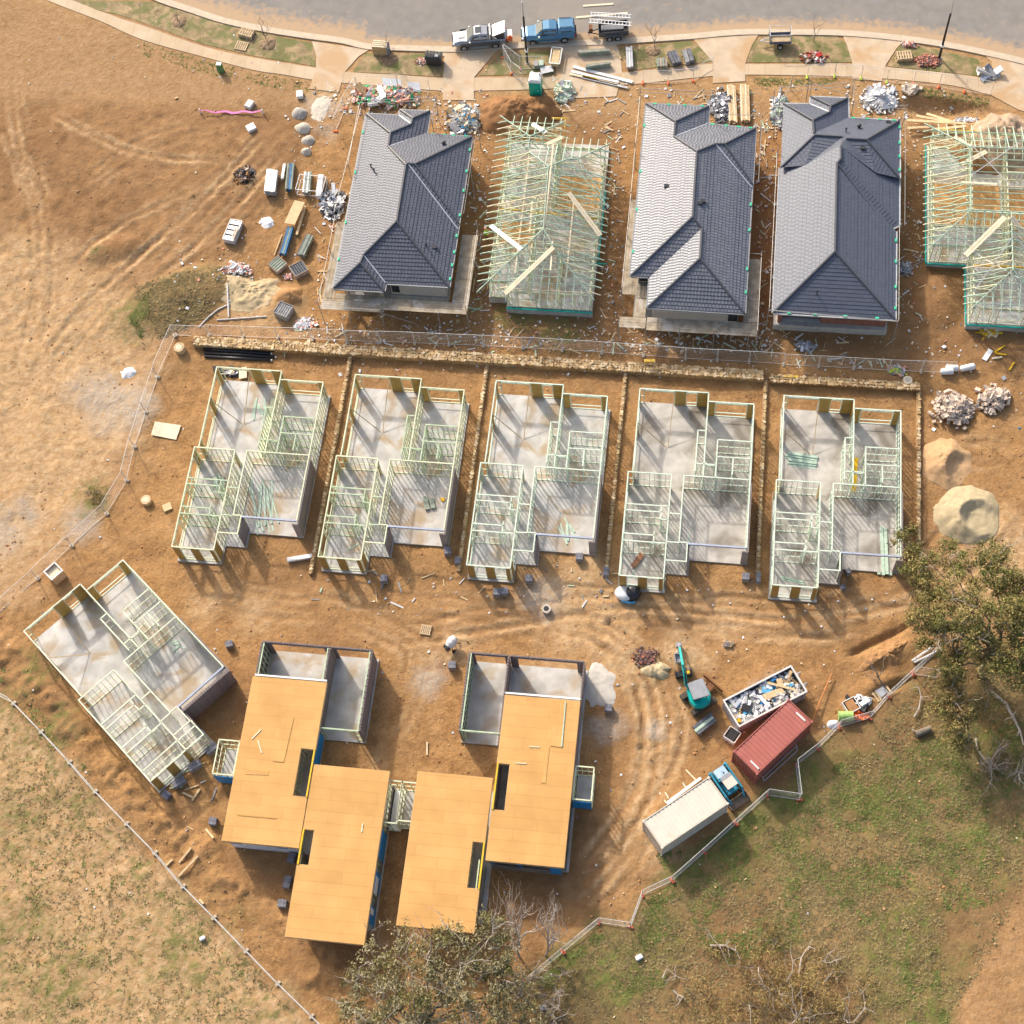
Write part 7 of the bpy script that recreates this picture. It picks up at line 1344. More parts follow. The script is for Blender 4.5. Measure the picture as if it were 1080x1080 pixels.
stack('small mint and grey block stack behind the toilet', [cS(25, 680), cS(20, 625), cS(130, 615)], .5, 2, 2, ['mint', 'greyblock'], 'block_stack', 'block stack'); flat_board('grey sheet lying on the path behind the toilet', [cS(95, 695), cS(215, 680), cS(235, 740), cS(105, 770)], 1.45, .05, 'steelgrey', 'metal_sheet', 'metal sheet')
for a, b, lb in (((190, 770), (850, 795), 'top long tan plank in the dug pit'), ((260, 735), (560, 790), 'short upper tan plank in the dug pit'), ((340, 720), (620, 810), 'slanting tan plank in the dug pit'), ((195, 830), (420, 815), 'lower left tan plank in the dug pit'), ((380, 840), (650, 815), 'lower right tan plank in the dug pit')): plank(lb, cZ(*a), cZ(min(b[0], 640), b[1]), .26, .1, 'timber', .5)
flat_board('pale blue plastic sheet on the footpath, larger one', [crop(370, 20, 8.308)(270, 513), crop(370, 20, 8.308)(440, 530), crop(370, 20, 8.308)(445, 600), crop(370, 20, 8.308)(285, 585)], 1.27, .012, 'plasticblue', 'plastic_sheet', 'plastic sheet') if M('plasticblue', (.42, .45, .50), var=.08) else None
flat_board('pale blue plastic sheet on the footpath, smaller one', [crop(370, 20, 8.308)(495, 553), crop(370, 20, 8.308)(600, 555), crop(370, 20, 8.308)(615, 638), crop(370, 20, 8.308)(508, 632)], 1.27, .012, 'plasticblue', 'plastic_sheet', 'plastic sheet')
q = PG(*crop(370, 20, 8.308)(265, 320)); t = thing('crated_goods', 'wrapped pallet crate with slatted top on the left verge', 'crate', (q.x, q.y+.4, gz(q.x, q.y)), R_(-3)); m = MB(); m.box(0, 0, .62, 1.5, .9, 1.1); m.build('carton', M('cardboard'), t); m = MB(); m.box(.76, 0, .62, .03, .92, 1.12); m.build('blue_panel', M('bluestrip'), t); m = MB(); [m.box(0, -.36+k*.24, 1.2, 1.5, .14, .05) for k in range(4)]; m.build('slats', M('timber_pale'), t); m = MB(); m.box(0, 0, .04, 1.5, .9, .08); m.build('pallet', M('timber'), t)
# black pipes behind the first frame
M('pipeblack', (.012, .013, .018), rough=.4, spec=.5)
for k in range(4):
    a, b = PG(*crop(120, 260, 4.909)(462+k*3 if k != 0 else 478, 515+k*18), .1), PG(*crop(120, 260, 4.909)(835-(k % 2)*22, 538+k*17), .1); m = MB(); m.tube([a, b], .14, 10); c = (a+b)/2; t = thing('drain_pipe', ['uppermost', 'second', 'third', 'lowest'][k]+' of the four long black pipes behind the first frame', 'pipe', c, 0); m.build('barrel', M('pipeblack'), t, world=True, smooth=True); m = MB(); d = (b-a).normalized(); m.tube([b-d*.02, b+d*.12], .10, 10); m.build('end_cap', M('white'), t, world=True)
# crate outhouse left of the angled frame
cU = crop(0, 560, 8.308); p = [P(*cU(*q), z=1.3) for q in ((385, 355), (478, 275), (545, 345), (452, 425))]; c = sum(p, Vector())/4; d = p[1]-p[0]; t = thing('timber_box', 'tall timber box with a white rimmed open top beside the left fence', 'timber box', (c.x, c.y, 0), math.atan2(d.y, d.x)); L, Wd = d.length, (p[2]-p[1]).length; m = MB()
for s in (-1, 1): m.box(0, s*Wd/2, .62, L, .05, 1.24); m.box(s*L/2, 0, .62, .05, Wd-.06, 1.24)
m.build('side', M('boxply', (.52, .37, .25), var=.12), t); m = MB()
for s in (-1, 1): m.box(0, s*Wd/2, 1.27, L+.1, .1, .06); m.box(s*L/2, 0, 1.272, .1, Wd-.1, .06)
m.build('rim', M('white'), t); m = MB(); m.box(0, 0, 1.0, L*.9, Wd*.9, .1); m.build('inner_board', M('timber_pale'), t)
# bulk bag, drum, worker and odds and ends
q = PG(*cO(128, 1030)); t = thing('bulk_bag', 'black and white bulk bag with blue straps before the fourth frame', 'bulk bag', q, 0); m = MB(); m.loft([[(math.cos(a)*r*1.15-.25, math.sin(a)*r*.95, z) for a in [6.28318*k/14 for k in range(14)]] for r, z in ((.62, 0), (.72, .35), (.62, .6), (.3, .66))]); m.build('white_bag', M('cloth'), t, smooth=True); m = MB(); m.loft([[(math.cos(a)*r+.42, math.sin(a)*r*1.05+.1, z) for a in [6.28318*k/12 for k in range(12)]] for r, z in ((.6, 0), (.68, .4), (.55, .72), (.2, .78))]); m.build('black_cover', M('black_plastic'), t, smooth=True); m = MB(); m.tube([(-.7, .5, .3), (-.2, .75, .5), (.2, .7, .4)], .08, 6); m.tube([(-.5, -.62, .15), (.1, -.8, .3), (.55, -.72, .15), (.6, -.55, .1)], .1, 6); m.build('strap', M('skyblue'), t)
q = PG(*crop(820, 660, 6)(428, 580)); t = thing('drum', 'lime green drum lying by the zigzag fence', 'drum', q, R_(6)); m = MB(); m.tube([(-.55, 0, .38), (.55, 0, .38)], .37, 16); m.build('shell', M('drumgreen', (.34, .52, .16), rough=.5), t); m = MB(); [m.tube([(x-.03, 0, .38), (x+.03, 0, .38)], .395, 16) for x in (-.54, -.18, .18, .54)]; m.build('hoop', M('drumgreen'), t)
heap('sand_bag', 'white crumpled bag lying left of the green drum', 'bag', *crop(820, 660, 6)(350, 622), .5, .38, .35, M('cloth'), .35, p=2, seed=31); heap('plastic_bag', 'white crumpled sheet on the dirt left of the lumber stacks', 'plastic sheet', *cL(352, 578), .85, .6, .3, M('cloth'), .55, p=1.6, seed=32, fine_=.15, freq=3)
heap('tarp', 'white tarpaulin corner lying on the grey patch of the left field', 'tarp', 136, 393, .75, .55, .22, M('cloth'), .5, p=1.4, seed=33, freq=2); rubble('rubbish_heap', 'black and white bags heaped by the zigzag fence', 'rubbish bags', *crop(820, 660, 6)(515, 480), 1.1, .5, .35, 26, ['dark', 'cloth', 'cloth'], .3, .6, seed=41); rubble('rubbish_heap', 'orange mesh rolled along the zigzag fence', 'mesh roll', *crop(820, 660, 6)(500, 565), .9, .18, .15, 26, ['orange'], .2, .5, seed=42, elong=2.5)
for lb, px_, s in (('white square polystyrene block, clean, on the left field', crop(200, 60, 6)(392, 458), .85), ('mottled pale block on the pink tape', crop(200, 60, 6)(382, 310), .7), ('upright white block below the left driveway', crop(200, 60, 6)(700, 247), .62)):
    q = PG(*px_); m = MB(); m.box(0, 0, .2, s, s*(.95 if 'square' in lb else 1.3), .4); o = m.build('foam_block', M('white' if 'mottled' not in lb else 'scrap_pale'), None, bevel=.03); o.location = q; o.rotation_euler.z = R_(35 if 'square' in lb else (-20 if 'mottled' in lb else 12)); tag(o, lb, 'block')
cg = crop(200, 60, 6); a, b = PG(*cg(65, 340), .35), PG(*cg(460, 342), .45); t = thing('barrier_tape', 'pink barrier tape strung between two pegs on the left field', 'barrier tape', (a+b)/2); m = MB(); n_ = 12
mid = [a.lerp(b, k/n_)-Vector((0, 0, .22*math.sin(3.1416*k/n_)))+Vector((0, .12*math.sin(k*1.7), 0)) for k in range(n_+1)]
for k in range(n_): m.bar(mid[k], mid[k+1], .09+.16*math.sin(3.1416*k/n_), .02)
m.build('tape', M('pink'), t, world=True)
for w in (a, b): m = MB(); m.bar((w.x, w.y, w.z-.5), (w.x, w.y, w.z+.25), .1, .1); m.build('peg', M('white'), t, world=True)
q = PG(*cV(428, 385)); t = thing('service_pillar', 'green service pillar with white cap beside the left footpath', 'service pillar', q); m = MB(); m.box(0, 0, .5, .55, .45, 1.0); m.build('cabinet', M('greenbox', (.12, .27, .10), rough=.5), t, bevel=.03); m = MB(); m.box(0, 0, 1.04, .5, .4, .08); m.build('cap', M('white'), t)
flat_board('tan sheet pair lying left of the first frame', [crop(0, 270, 3.273)(535, 572), crop(0, 270, 3.273)(625, 585), crop(0, 270, 3.273)(608, 635), crop(0, 270, 3.273)(522, 618)], .14, .05, 'timber_pale', 'plywood_sheet', 'board')
for lb, c0, s in (('small square board with purple tape left of the first frame', (578, 868), .75),): q = PG(*crop(0, 270, 3.273)(*c0)); m = MB(); m.box(0, 0, .08, s, s*.9, .1); o = m.build('board', M('ply_tan'), None); o.location = q; o.rotation_euler.z = .5; tag(o, lb, 'board')
def round_(name, label, cat, px_, r, h, mat, rim=None):
    q = PG(*px_); t = thing(name, label, cat, q); m = MB(); m.tube([(0, 0, -.1), (0, 0, h)], r, 18); m.build('body', M(mat), t); m = MB(); m.tube([(0, 0, h), (0, 0, h+.012)], r*.6, 14); m.build('centre', M(rim or mat), t); return t
round_('tree_stump', 'round cut log end standing left of the first frame', 'log', crop(0, 270, 3.273)(508, 848), .45, .45, 'timber', 'timber_pale'); round_('cable_drum', 'round pale disc beside the wall corner of the fifth frame', 'disc', cQ(668, 127), .4, .2, 'timber_pale', 'cement'); round_('manhole', 'round concrete pit ring on the sand before the third frame', 'pit ring', crop(400, 560, 3.857)(680, 322), .38, .35, 'cement', 'dark')
round_('tree_stump', 'short cut log lying near the fence corner', 'log', crop(120, 260, 4.909)(345, 535), .5, .5, 'timber', 'timber_pale')
q = PG(1010, 773-26); q = PG(*crop(820, 660, 6)(918, 675)); t = thing('log', 'grey cut log lying in the right field', 'log', q, R_(28)); m = MB(); m.tube([(-.62, 0, .28), (.62, 0, .3)], [.27, .25], 12); m.build('trunk', M('bark'), t); m = MB(); m.tube([(.62, 0, .3), (.64, 0, .3)], .23, 12); m.tube([(-.5, .2, .3), (-.75, .42, .4)], .08, 6); m.build('cut_end', M('deadwood'), t)
q = PG(*crop(390, 660, 3.178)(278, 66)); t = thing('mixer', 'grey concrete mixer standing before the right garage', 'concrete mixer', q, R_(60)); m = MB(); m.tube([(-.5, 0, .75), (-.2, 0, .8), (.2, 0, .85), (.5, 0, .9)], [.28, .42, .42, .25], 14); m.build('drum', M('skip_rim'), t); m = MB(); [m.bar((x, y, 0), (0, 0, .7), .06, .06) for x in (-.5, .5) for y in (-.4, .4)]; m.build('stand', M('dark'), t); m = MB(); [m.tube([(x, -.5, .2), (x, -.42, .2)], .2, 12) for x in (-.4,)]; m.tube([(-.4, .42, .2), (-.4, .5, .2)], .2, 12); m.build('wheel', M('rubber'), t); m = MB(); m.box(-.55, 0, .75, .4, .4, .45); m.build('motor', M('dark'), t, bevel=.03)
def poly_tube(name, label, cat, pts_, r, mat, h=.06): a = [PG(*p, h) for p in pts_]; m = MB(); m.tube(a, r, 6); return tag(m.build(name, M(mat), None, loc=tuple(a[0])), label, cat)
cJ = crop(120, 260, 4.909); poly_tube('pipe', 'curved pale pipe on the scrub above the fence corner', 'pipe', [cJ(440, 418), cJ(490, 365), cJ(540, 325), cJ(605, 295)], .07, 'scrap_pale'); poly_tube('pole', 'short upright pale pole beside the spilled sand', 'pole', [cJ(588, 195), cJ(595, 365)], .08, 'scrap_pale'); poly_tube('pole', 'level pale pole above the fence beside the spilled sand', 'pole', [cJ(535, 380), cJ(790, 362)], .07, 'scrap_pale')
q0, q1 = PG(*crop(820, 660, 6)(218, 600), .5), PG(*crop(820, 660, 6)(345, 300), .3); m = MB(); m.tube([q0, q1], .06, 6); tag(m.build('pole', M('rust_orange', (.50, .20, .07), rough=.7), None, loc=tuple(q0)), 'long orange pole leaning by the corner of the red container', 'pole'); poly_tube('tube_bundle', 'upper silver tube lying under the tree', 'tube', [crop(820, 660, 6)(850, 222), crop(820, 660, 6)(985, 130)], .09, 'ladder_alu', .2); poly_tube('tube_bundle', 'lower silver tube lying under the tree', 'tube', [crop(820, 660, 6)(865, 232), crop(820, 660, 6)(1030, 150)], .09, 'ladder_alu', .2)
plank('grey mat on the grid pallet by the zigzag fence', crop(820, 660, 6)(635, 430), crop(820, 660, 6)(680, 395), .8, .04, 'steelgrey', .35, 'mat', 'mat')
cD = crop(0, 780, 3.176)
for a, b, lb in (((598, 458), (663, 390), 'longest tan plank on the spoil ridge by the long fence'), ((600, 412), (640, 363), 'second tan plank on the spoil ridge by the long fence'), ((555, 422), (578, 402), 'short pale plank near the long fence'), ((668, 535), (682, 550), 'tiny pale plank below the spoil planks'), ((612, 178), (645, 193), 'left tan stick of the crossed pair by the brick packs'), ((643, 205), (670, 165), 'right tan stick of the crossed pair by the brick packs'), ((690, 300), (715, 330), 'single tan stick left of the upper left orange deck')): plank(lb, cD(*a), cD(*b), .16, .1, 'timber', .12)
plank('white stick lying on the dirt between the orange decks', c3_(192, 390), c3_(192, 433), .1, .06, 'timber_pale', .08); plank('yellow beam lying on the stone wall behind the fourth frame', cO(197, 42), cO(243, 42), .25, .15, 'yellow_lvl', .75); plank('yellow beam lying on the wall behind the fifth frame', cQ(150, 107), cQ(208, 110), .25, .12, 'yellow_lvl', .3)
for a, b, lb, w, mt in (((490, 165), (520, 120), 'white foam board near the right edge', .45, 'cloth'), ((535, 132), (580, 102), 'upper yellow plank near the right edge', .14, 'yellow'), ((540, 135), (588, 142), 'middle yellow plank near the right edge', .14, 'yellow'), ((600, 210), (622, 175), 'lower yellow plank near the right edge', .14, 'yellow'), ((525, 158), (568, 152), 'pale plank under the yellow planks near the right edge', .16, 'timber_pale')): plank(lb, crop(920, 340, 4.156)(*a), crop(920, 340, 4.156)(*b), w, .08, mt, .06)
for c0, lb, rz in (((325, 222), 'left of three white plastic wrapped bales by the fence end', 0), ((347, 207), 'middle of three white plastic wrapped bales by the fence end', -4), ((415, 205), 'rightmost and largest white plastic wrapped bale by the fence end', 12)):
    q = PG(*crop(920, 340, 4.156)(*c0)); m = MB(); L = 1.1 if 'largest' not in lb else 1.3; n_ = 10; m.loft([[(x, math.cos(a)*r, .28+math.sin(a)*r*.9) for a in [6.28318*k/n_ for k in range(n_)]] for x, r in ((-L/2, .18), (-L/2+.1, .28), (L/2-.1, .3), (L/2, .2))]); o = m.build('wrapped_bale', M('cloth'), None, smooth=True); o.location = q; o.rotation_euler.z = R_(rz+6); tag(o, lb, 'bale')
plank('brown board propped beside the small frame at the third wall', cO(150, 912), cO(190, 855), .45, .06, 'redboard', .3) if M('redboard', (.30, .15, .08), var=.2) else None
# things lying on the slabs
def on_slab(i, u0, v0, u1, v1, w, h, mat, label, name='batten', cat='timber', n_=1, z=.2, spread=.2, fan=0.0):
    rng = random.Random(int(abs(u0*100+v0*7)+i)); (a, rz) = HP_at(i, u0, v0); (b, _) = HP_at(i, u1, v1); a, b = Vector((a[0], a[1], 0)), Vector((b[0], b[1], 0)); d = (b-a).normalized(); s = Vector((-d.y, d.x, 0)); c = (a+b)/2; c.z = .15
    m = MB()
    for k in range(n_):
        o = s*((k-(n_-1)/2)*spread); f = Vector((rng.uniform(-fan, fan), rng.uniform(-fan, fan), 0)); zz = .05+h*.5+(k % 3)*h*.6*(n_ > 3); e = rng.uniform(0, .25)*(n_ > 1)*(b-a).length; m.bar(a-c+o+f+Vector((0, 0, c.z+zz))+d*e, b-c+o-f+Vector((0, 0, c.z+zz)), w, h)
    o = m.build(name, M(mat), None); o.location = (c.x, c.y, 0.0); return tag(o, label, cat)
on_slab(0, 3.5, -1.6, 4.0, -3.4, .14, .07, 'mint', 'loose mint offcuts on the slab of the first frame, upper pile', n_=9, spread=.16, fan=.35); on_slab(0, 5.0, -1.3, 4.75, -7.8, .5, .14, 'treated_pale', 'long pale green beam leaning along the hall of the first frame', n_=1, h=.14) if False else on_slab(0, 4.95, -1.5, 4.75, -7.6, .42, .14, 'treated_pale', 'long pale green beam along the hall of the first frame')
on_slab(0, 1.4, -3.0, 1.15, -5.9, .55, .05, 'timber', 'tan boards lying on the living room slab of the first frame', n_=2, spread=.35, fan=.15); on_slab(0, 5.3, -9.6, 6.7, -14.2, .13, .08, 'mint', 'large heap of mint offcuts in the garage of the first frame', n_=16, spread=.13, fan=.45); on_slab(0, 1.3, -9.4, 1.9, -10.8, .16, .10, 'mint', 'mint timber bundle in the first room of the first frame', n_=7, spread=.2, fan=.2)
on_slab(0, 9.0, -9.2, 7.7, -14.4, .12, .06, 'treated_pale', 'long loose batten across the garage of the first frame'); on_slab(0, 2.3, -15.2, 2.6, -16.9, .3, .05, 'timber', 'tan board in the front room of the first frame')
on_slab(1, .9, -15.9, 2.4, -15.2, .12, .06, 'mint', 'crossed mint offcuts in the front room of the second frame', n_=5, spread=.14, fan=.3); on_slab(1, 7.6, -10.2, 8.0, -11.4, .4, .3, 'agedmint', 'small grey trestle in the garage of the second frame', 'trestle', 'trestle', n_=2, spread=.5); on_slab(1, 5.3, -9.2, 5.6, -13.6, .14, .05, 'mint', 'long mint batten in the garage of the second frame'); on_slab(1, 8.8, -10.3, 9.05, -10.5, .3, .2, 'yellow', 'yellow tool case in the garage of the second frame', 'tool_case', 'tool case')
on_slab(1, 6.9, -1.9, 6.3, -4.2, .1, .05, 'timber', 'tan battens in the back room of the second frame', n_=3, spread=.15, fan=.15); on_slab(2, 6.9, -12.1, 7.8, -13.4, .14, .08, 'mint', 'mint offcut heap in the garage of the third frame', n_=10, spread=.14, fan=.4); on_slab(2, 7.0, -9.4, 6.9, -13.6, .1, .05, 'treated_pale', 'thin upright batten in the garage of the third frame'); on_slab(2, 4.6, -11.2, 9.6, -10.7, .08, .05, 'treated_pale', 'level batten across the garage of the third frame', z=1)
on_slab(2, 2.4, -15.6, 3.0, -15.1, .5, .02, 'timber', 'round tan mat in the front room of the third frame', 'mat', 'mat'); on_slab(2, 2.0, -17.2, 3.1, -15.8, .1, .05, 'mint', 'mint battens in the front corner of the third frame', n_=2, spread=.15); on_slab(3, 4.5, -11.3, 9.7, -10.6, .09, .06, 'timber', 'tan batten across the garage of the fourth frame'); on_slab(3, .5, -16.9, 1.0, -15.4, .1, .05, 'mint', 'mint offcuts in the front room of the fourth frame', n_=5, spread=.16, fan=.3)
on_slab(3, 5.0, -12.3, 5.1, -13.3, .1, .06, 'mint', 'small mint offcuts in the garage of the fourth frame', n_=4, spread=.12, fan=.25); on_slab(4, .1, -4.75, 3.1, -5.0, .26, .12, 'mint', 'stack of mint timbers in the living room of the fifth frame', 'timber_stack', 'timber stack', n_=6, spread=.2, fan=.05); on_slab(4, 6.4, -4.3, 6.25, -7.6, .4, .14, 'yellow', 'yellow beam in the back room of the fifth frame', 'beam', 'beam'); on_slab(4, 8.7, -9.6, 8.9, -15.0, .26, .1, 'mint', 'long mint timbers in the garage of the fifth frame', 'timber_stack', 'timber stack', n_=4, spread=.3, fan=.04)
on_slab(4, 5.2, -14.0, 7.8, -14.05, 1.3, .03, 'ply_orange', 'orange board on the garage slab of the fifth frame', 'floor_sheet', 'board') if M('ply_orange', (.56, .33, .12), var=.12) else None; on_slab(4, .0, -15.9, 2.4, -16.2, .15, .08, 'mint', 'mint battens in the front room of the fifth frame', n_=4, spread=.15, fan=.08); on_slab(4, 3.6, -8.2, 4.1, -8.5, .45, .1, 'yellow', 'small yellow case in the hall of the fifth frame', 'tool_case', 'tool case')
on_slab(5, .6, -2.0, 1.5, -4.4, .1, .05, 'mint', 'mint battens on the living room slab of the angled frame', n_=2, spread=.3); on_slab(5, 7.6, -11.0, 9.6, -12.6, .16, .06, 'timber', 'brown plank on the garage slab of the angled frame') ; on_slab(5, .1, -5.8, 5.2, -5.5, .09, .06, 'treated_pale', 'long pale batten across the living room of the angled frame'); on_slab(5, 7.9, -8.6, 8.6, -9.4, .12, .07, 'mint', 'mint offcuts at the garage corner of the angled frame', n_=8, spread=.14, fan=.35)
on_slab(0, 9.0, -17.0, 11.2, -16.4, .35, .3, 'white', 'white pipe lying at the corner before the first garage', 'pipe', 'pipe')
# worker in hi-vis
def person(label, px_, rz):
    q = PG(*px_); t = thing('person', label, 'person', q, rz)
    me_ = bpy.data.meshes.new('body'); V_ = [(0, 0, .95), (0, 0, 1.15), (.02, 0, 1.42), (.04, 0, 1.54), (.06, 0, 1.64), (.06, 0, 1.74), (0, .1, .92), (.06, .12, .5), (.02, .12, .08), (.16, .12, .04), (0, -.1, .92), (.14, -.12, .5), (.02, -.12, .08), (.16, -.12, .04), (.02, .2, 1.42), (.1, .26, 1.14), (.36, .22, 1.1), (.44, .2, 1.1), (.02, -.2, 1.42), (.1, -.26, 1.14), (.36, -.2, 1.18), (.44, -.18, 1.18)]
    E_ = [(0, 1), (1, 2), (2, 3), (3, 4), (4, 5), (0, 6), (6, 7), (7, 8), (8, 9), (0, 10), (10, 11), (11, 12), (12, 13), (2, 14), (14, 15), (15, 16), (16, 17), (2, 18), (18, 19), (19, 20), (20, 21)]
    rad = [.15, .14, .17, .06, .10, .085, .10, .075, .05, .045, .10, .075, .05, .045, .075, .055, .042, .04, .075, .055, .042, .04]
    me_.from_pydata(V_, E_, []); o = bpy.data.objects.new('body', me_); COL.objects.link(o); o.parent = t; sk = o.modifiers.new('skin', 'SKIN'); me_.skin_vertices[0].data[0].use_root = True
    for i, r in enumerate(rad): me_.skin_vertices[0].data[i].radius = (r, r)
    sb = o.modifiers.new('sub', 'SUBSURF'); sb.levels = 1; sb.render_levels = 2
    bpy.context.view_layer.update(); dg = bpy.context.evaluated_depsgraph_get(); m2 = bpy.data.meshes.new_from_object(o.evaluated_get(dg)); o.modifiers.clear(); o.data = m2
    m2.materials.clear(); [m2.materials.append(M(x)) for x in ('hivis', 'trousers', 'skin')]
    for p_ in m2.polygons:
        c = p_.center; p_.material_index = 2 if c.z > 1.52 or (c.x > .3 and c.z > 1.0) else (1 if c.z < .95 else 0); p_.use_smooth = True
    m = MB(); m.tube([(.06, 0, 1.70), (.06, 0, 1.78), (.06, 0, 1.84), (.06, 0, 1.87)], [.135, .13, .10, .04], 12); m.build('hard_hat', M('salmon'), t, smooth=True); m = MB(); m.box(.165, 0, 1.64, .03, .03, .05); m.build('nose', M('skin'), t)
M('hivis', (.45, .80, .05), rough=.7); M('trousers', (.25, .09, .08), rough=.8); M('skin', (.52, .30, .21), rough=.6)
person('person in a lime hi-vis vest beside the left wall of the truss house', (513, 253), 0.2)
# ------------------------------------------------------------------ trees, saplings and dead branches
M('leaf_olive', (.185, .172, .055), var=.35, scale=1.5, rough=.6, spec=.2); M('leaf_olive_pale', (.32, .25, .09), var=.3, scale=1.5, rough=.6, spec=.2); M('leaf_green', (.145, .16, .042), var=.35, scale=1.5, rough=.6, spec=.2)
M('leaf_grey', (.34, .30, .175), var=.3, scale=1.5, rough=.65, spec=.2); M('leaf_grey_dark', (.22, .19, .09), var=.3, scale=1.5, rough=.65, spec=.2); M('leaf_tan', (.36, .25, .10), var=.3, scale=1.5, rough=.7, spec=.1); M('leaf_rust', (.27, .17, .075), var=.3, scale=1.5, rough=.7, spec=.1)
def limb(m, a, b, r0, r1, rng, n_=5, wander=.12):
    a, b = Vector(a), Vector(b); L = (b-a).length; pts_ = [a]
    for k in range(1, n_): pts_.append(a.lerp(b, k/n_)+Vector((rng.uniform(-1, 1), rng.uniform(-1, 1), rng.uniform(-.5, .8)))*L*wander*.5)
    pts_.append(b); m.tube(pts_, [r0+(r1-r0)*k/n_ for k in range(n_+1)], 6); return pts_
def tree(label, cat, base, trunk_h, clumps, mats, seed, leaf=(.26, .085), per=420, trunk_r=.3, name='gum_tree', barkm='bark', twigs=0, lean=(0, 0)):
    """clumps: (px, py, height of the clump's centre, radius, density)"""
    rng = random.Random(seed); nr = np.random.default_rng(seed); b = PG(*base); t = thing(name, label, cat, b); m = MB(); top = b+Vector((lean[0], lean[1], trunk_h))
    tp = limb(m, b-Vector((0, 0, .3)), top, trunk_r, trunk_r*.6, rng, 5, .10); m.build('trunk', M(barkm), t, world=True, smooth=True); mb_ = MB(); cs = []
    for px, py, h, r, den in clumps:
        c = P(px, py, h); cs.append((c, r, den)); s = tp[rng.randrange(2, len(tp))]; limb(mb_, s, c, trunk_r*.26, .03, rng, 6, .16)
        for _ in range(5): limb(mb_, c+Vector((rng.uniform(-.3, .3), rng.uniform(-.3, .3), -r*.3)), c+Vector((rng.gauss(0, 1), rng.gauss(0, 1), rng.gauss(0, .6))).normalized()*r*rng.uniform(.6, .95), .03, .008, rng, 3, .2)
    vs = []; fs = []; mi = []
    for c, r, den in cs:
        sub = []
        for _ in range(int(9+r*5)):
            d = Vector((rng.gauss(0, 1), rng.gauss(0, 1), rng.gauss(0, .8))); d.normalize(); sub.append((c+Vector((d.x*r, d.y*r, d.z*r*.7))*rng.uniform(.35, .95), r*rng.uniform(.22, .48), rng.choices(range(len(mats)), [3, 3, 2][:len(mats)])[0]))
        n_ = int(per*den*r*r/ max(1, len(sub)))
        for sc, sr, mt in sub:
            k = len(vs); p = nr.normal(0, .46, (n_, 3))*sr+np.array(sc); a = nr.normal(0, 1, (n_, 3)); a[:, 2] *= .5; a /= np.linalg.norm(a, axis=1, keepdims=True); u = nr.normal(0, 1, (n_, 3)); s = np.cross(a, u); s /= np.linalg.norm(s, axis=1, keepdims=True)
            l_ = leaf[0]*nr.uniform(.6, 1.3, (n_, 1)); w_ = leaf[1]*nr.uniform(.7, 1.3, (n_, 1))
            q = np.stack([p-a*l_/2, p+s*w_/2, p+a*l_/2, p-s*w_/2], 1).reshape(-1, 3); vs += [tuple(v) for v in q]; fs += [(k+4*i, k+4*i+1, k+4*i+2, k+4*i+3) for i in range(n_)]; mi += [mt if rng.random() < .8 else rng.randrange(len(mats)) for _ in range(n_)]
    o = MB(); o.v, o.f, o.mi = vs, fs, mi; me_ = bpy.data.meshes.new('crown'); vv = np.array(vs)-np.array(b); me_.from_pydata(vv.tolist(), [], fs); [me_.materials.append(M(x)) for x in mats]; me_.polygons.foreach_set('material_index', mi); me_.update(); co_ = bpy.data.objects.new('crown', me_); COL.objects.link(co_); co_.parent = t
    nb_ = len(mb_.f)
    if twigs:
        m = mb_
        for _ in range(twigs):
            c, r, den = cs[rng.randrange(len(cs))]; d = Vector((rng.gauss(0, 1), rng.gauss(.3, 1), rng.uniform(.2, 1.2))).normalized(); e = c+d*r*rng.uniform(1.0, 1.5); pts_ = limb(m, c, e, .05, .012, rng, 4, .2)
            for k in range(3): s = pts_[rng.randrange(1, 4)]; limb(m, s, s+Vector((rng.gauss(0, .5), rng.gauss(0, .5), rng.uniform(.1, .6))), .02, .006, rng, 2, .2)
    mb_.mi = [0]*nb_+[1]*(len(mb_.f)-nb_); mb_.build('branches', [M(barkm), M('deadwood')], t, world=True)
    return t
tree('tall olive gum tree with a broad open crown at the right edge', 'tree', (1036, 712), 6.5,
     [(958, 572, 6.5, 1.5, .8), (968, 598, 7.0, 1.6, 1.0), (982, 622, 7, 1.6, .8), (1000, 588, 7.5, 1.5, .55), (1022, 600, 8, 1.6, .6), (1048, 585, 8.5, 1.6, .9), (1056, 610, 8.5, 1.7, 1.0), (1075, 625, 8, 1.5, .9), (1005, 630, 8, 1.6, .55), (1030, 640, 9, 1.8, .7), (975, 652, 7.5, 1.8, 1.0), (985, 670, 7, 1.6, 1.0), (1060, 655, 9, 2.0, 1.1), (1080, 670, 8.5, 2.0, 1.1), (1020, 668, 8, 1.7, 1.0), (1045, 690, 7.5, 1.9, 1.1), (1010, 690, 6.5, 1.6, 1.0), (1075, 705, 7, 1.8, 1.1), (1090, 640, 8, 2, 1), (1000, 705, 6, 1.3, .8), (1090, 720, 6, 1.6, .9)],
     ['leaf_olive', 'leaf_olive_pale', 'leaf_green'], 3, per=720, trunk_r=.42, twigs=26)
tree('smaller yellow olive gum below the tall tree at the right edge', 'tree', (1012, 775), 3.2, [(1000, 728, 4.5, 1.4, 1.0), (1008, 745, 4.5, 1.5, 1.1), (1015, 762, 4, 1.3, 1.0), (1010, 778, 3.2, 1.2, .9), (992, 748, 3.5, 1.1, .7), (1040, 745, 3.5, 1.3, .7), (1022, 790, 2.4, 1.0, .6)], ['leaf_olive_pale', 'leaf_olive', 'leaf_tan'], 5, per=720, trunk_r=.22, twigs=10)
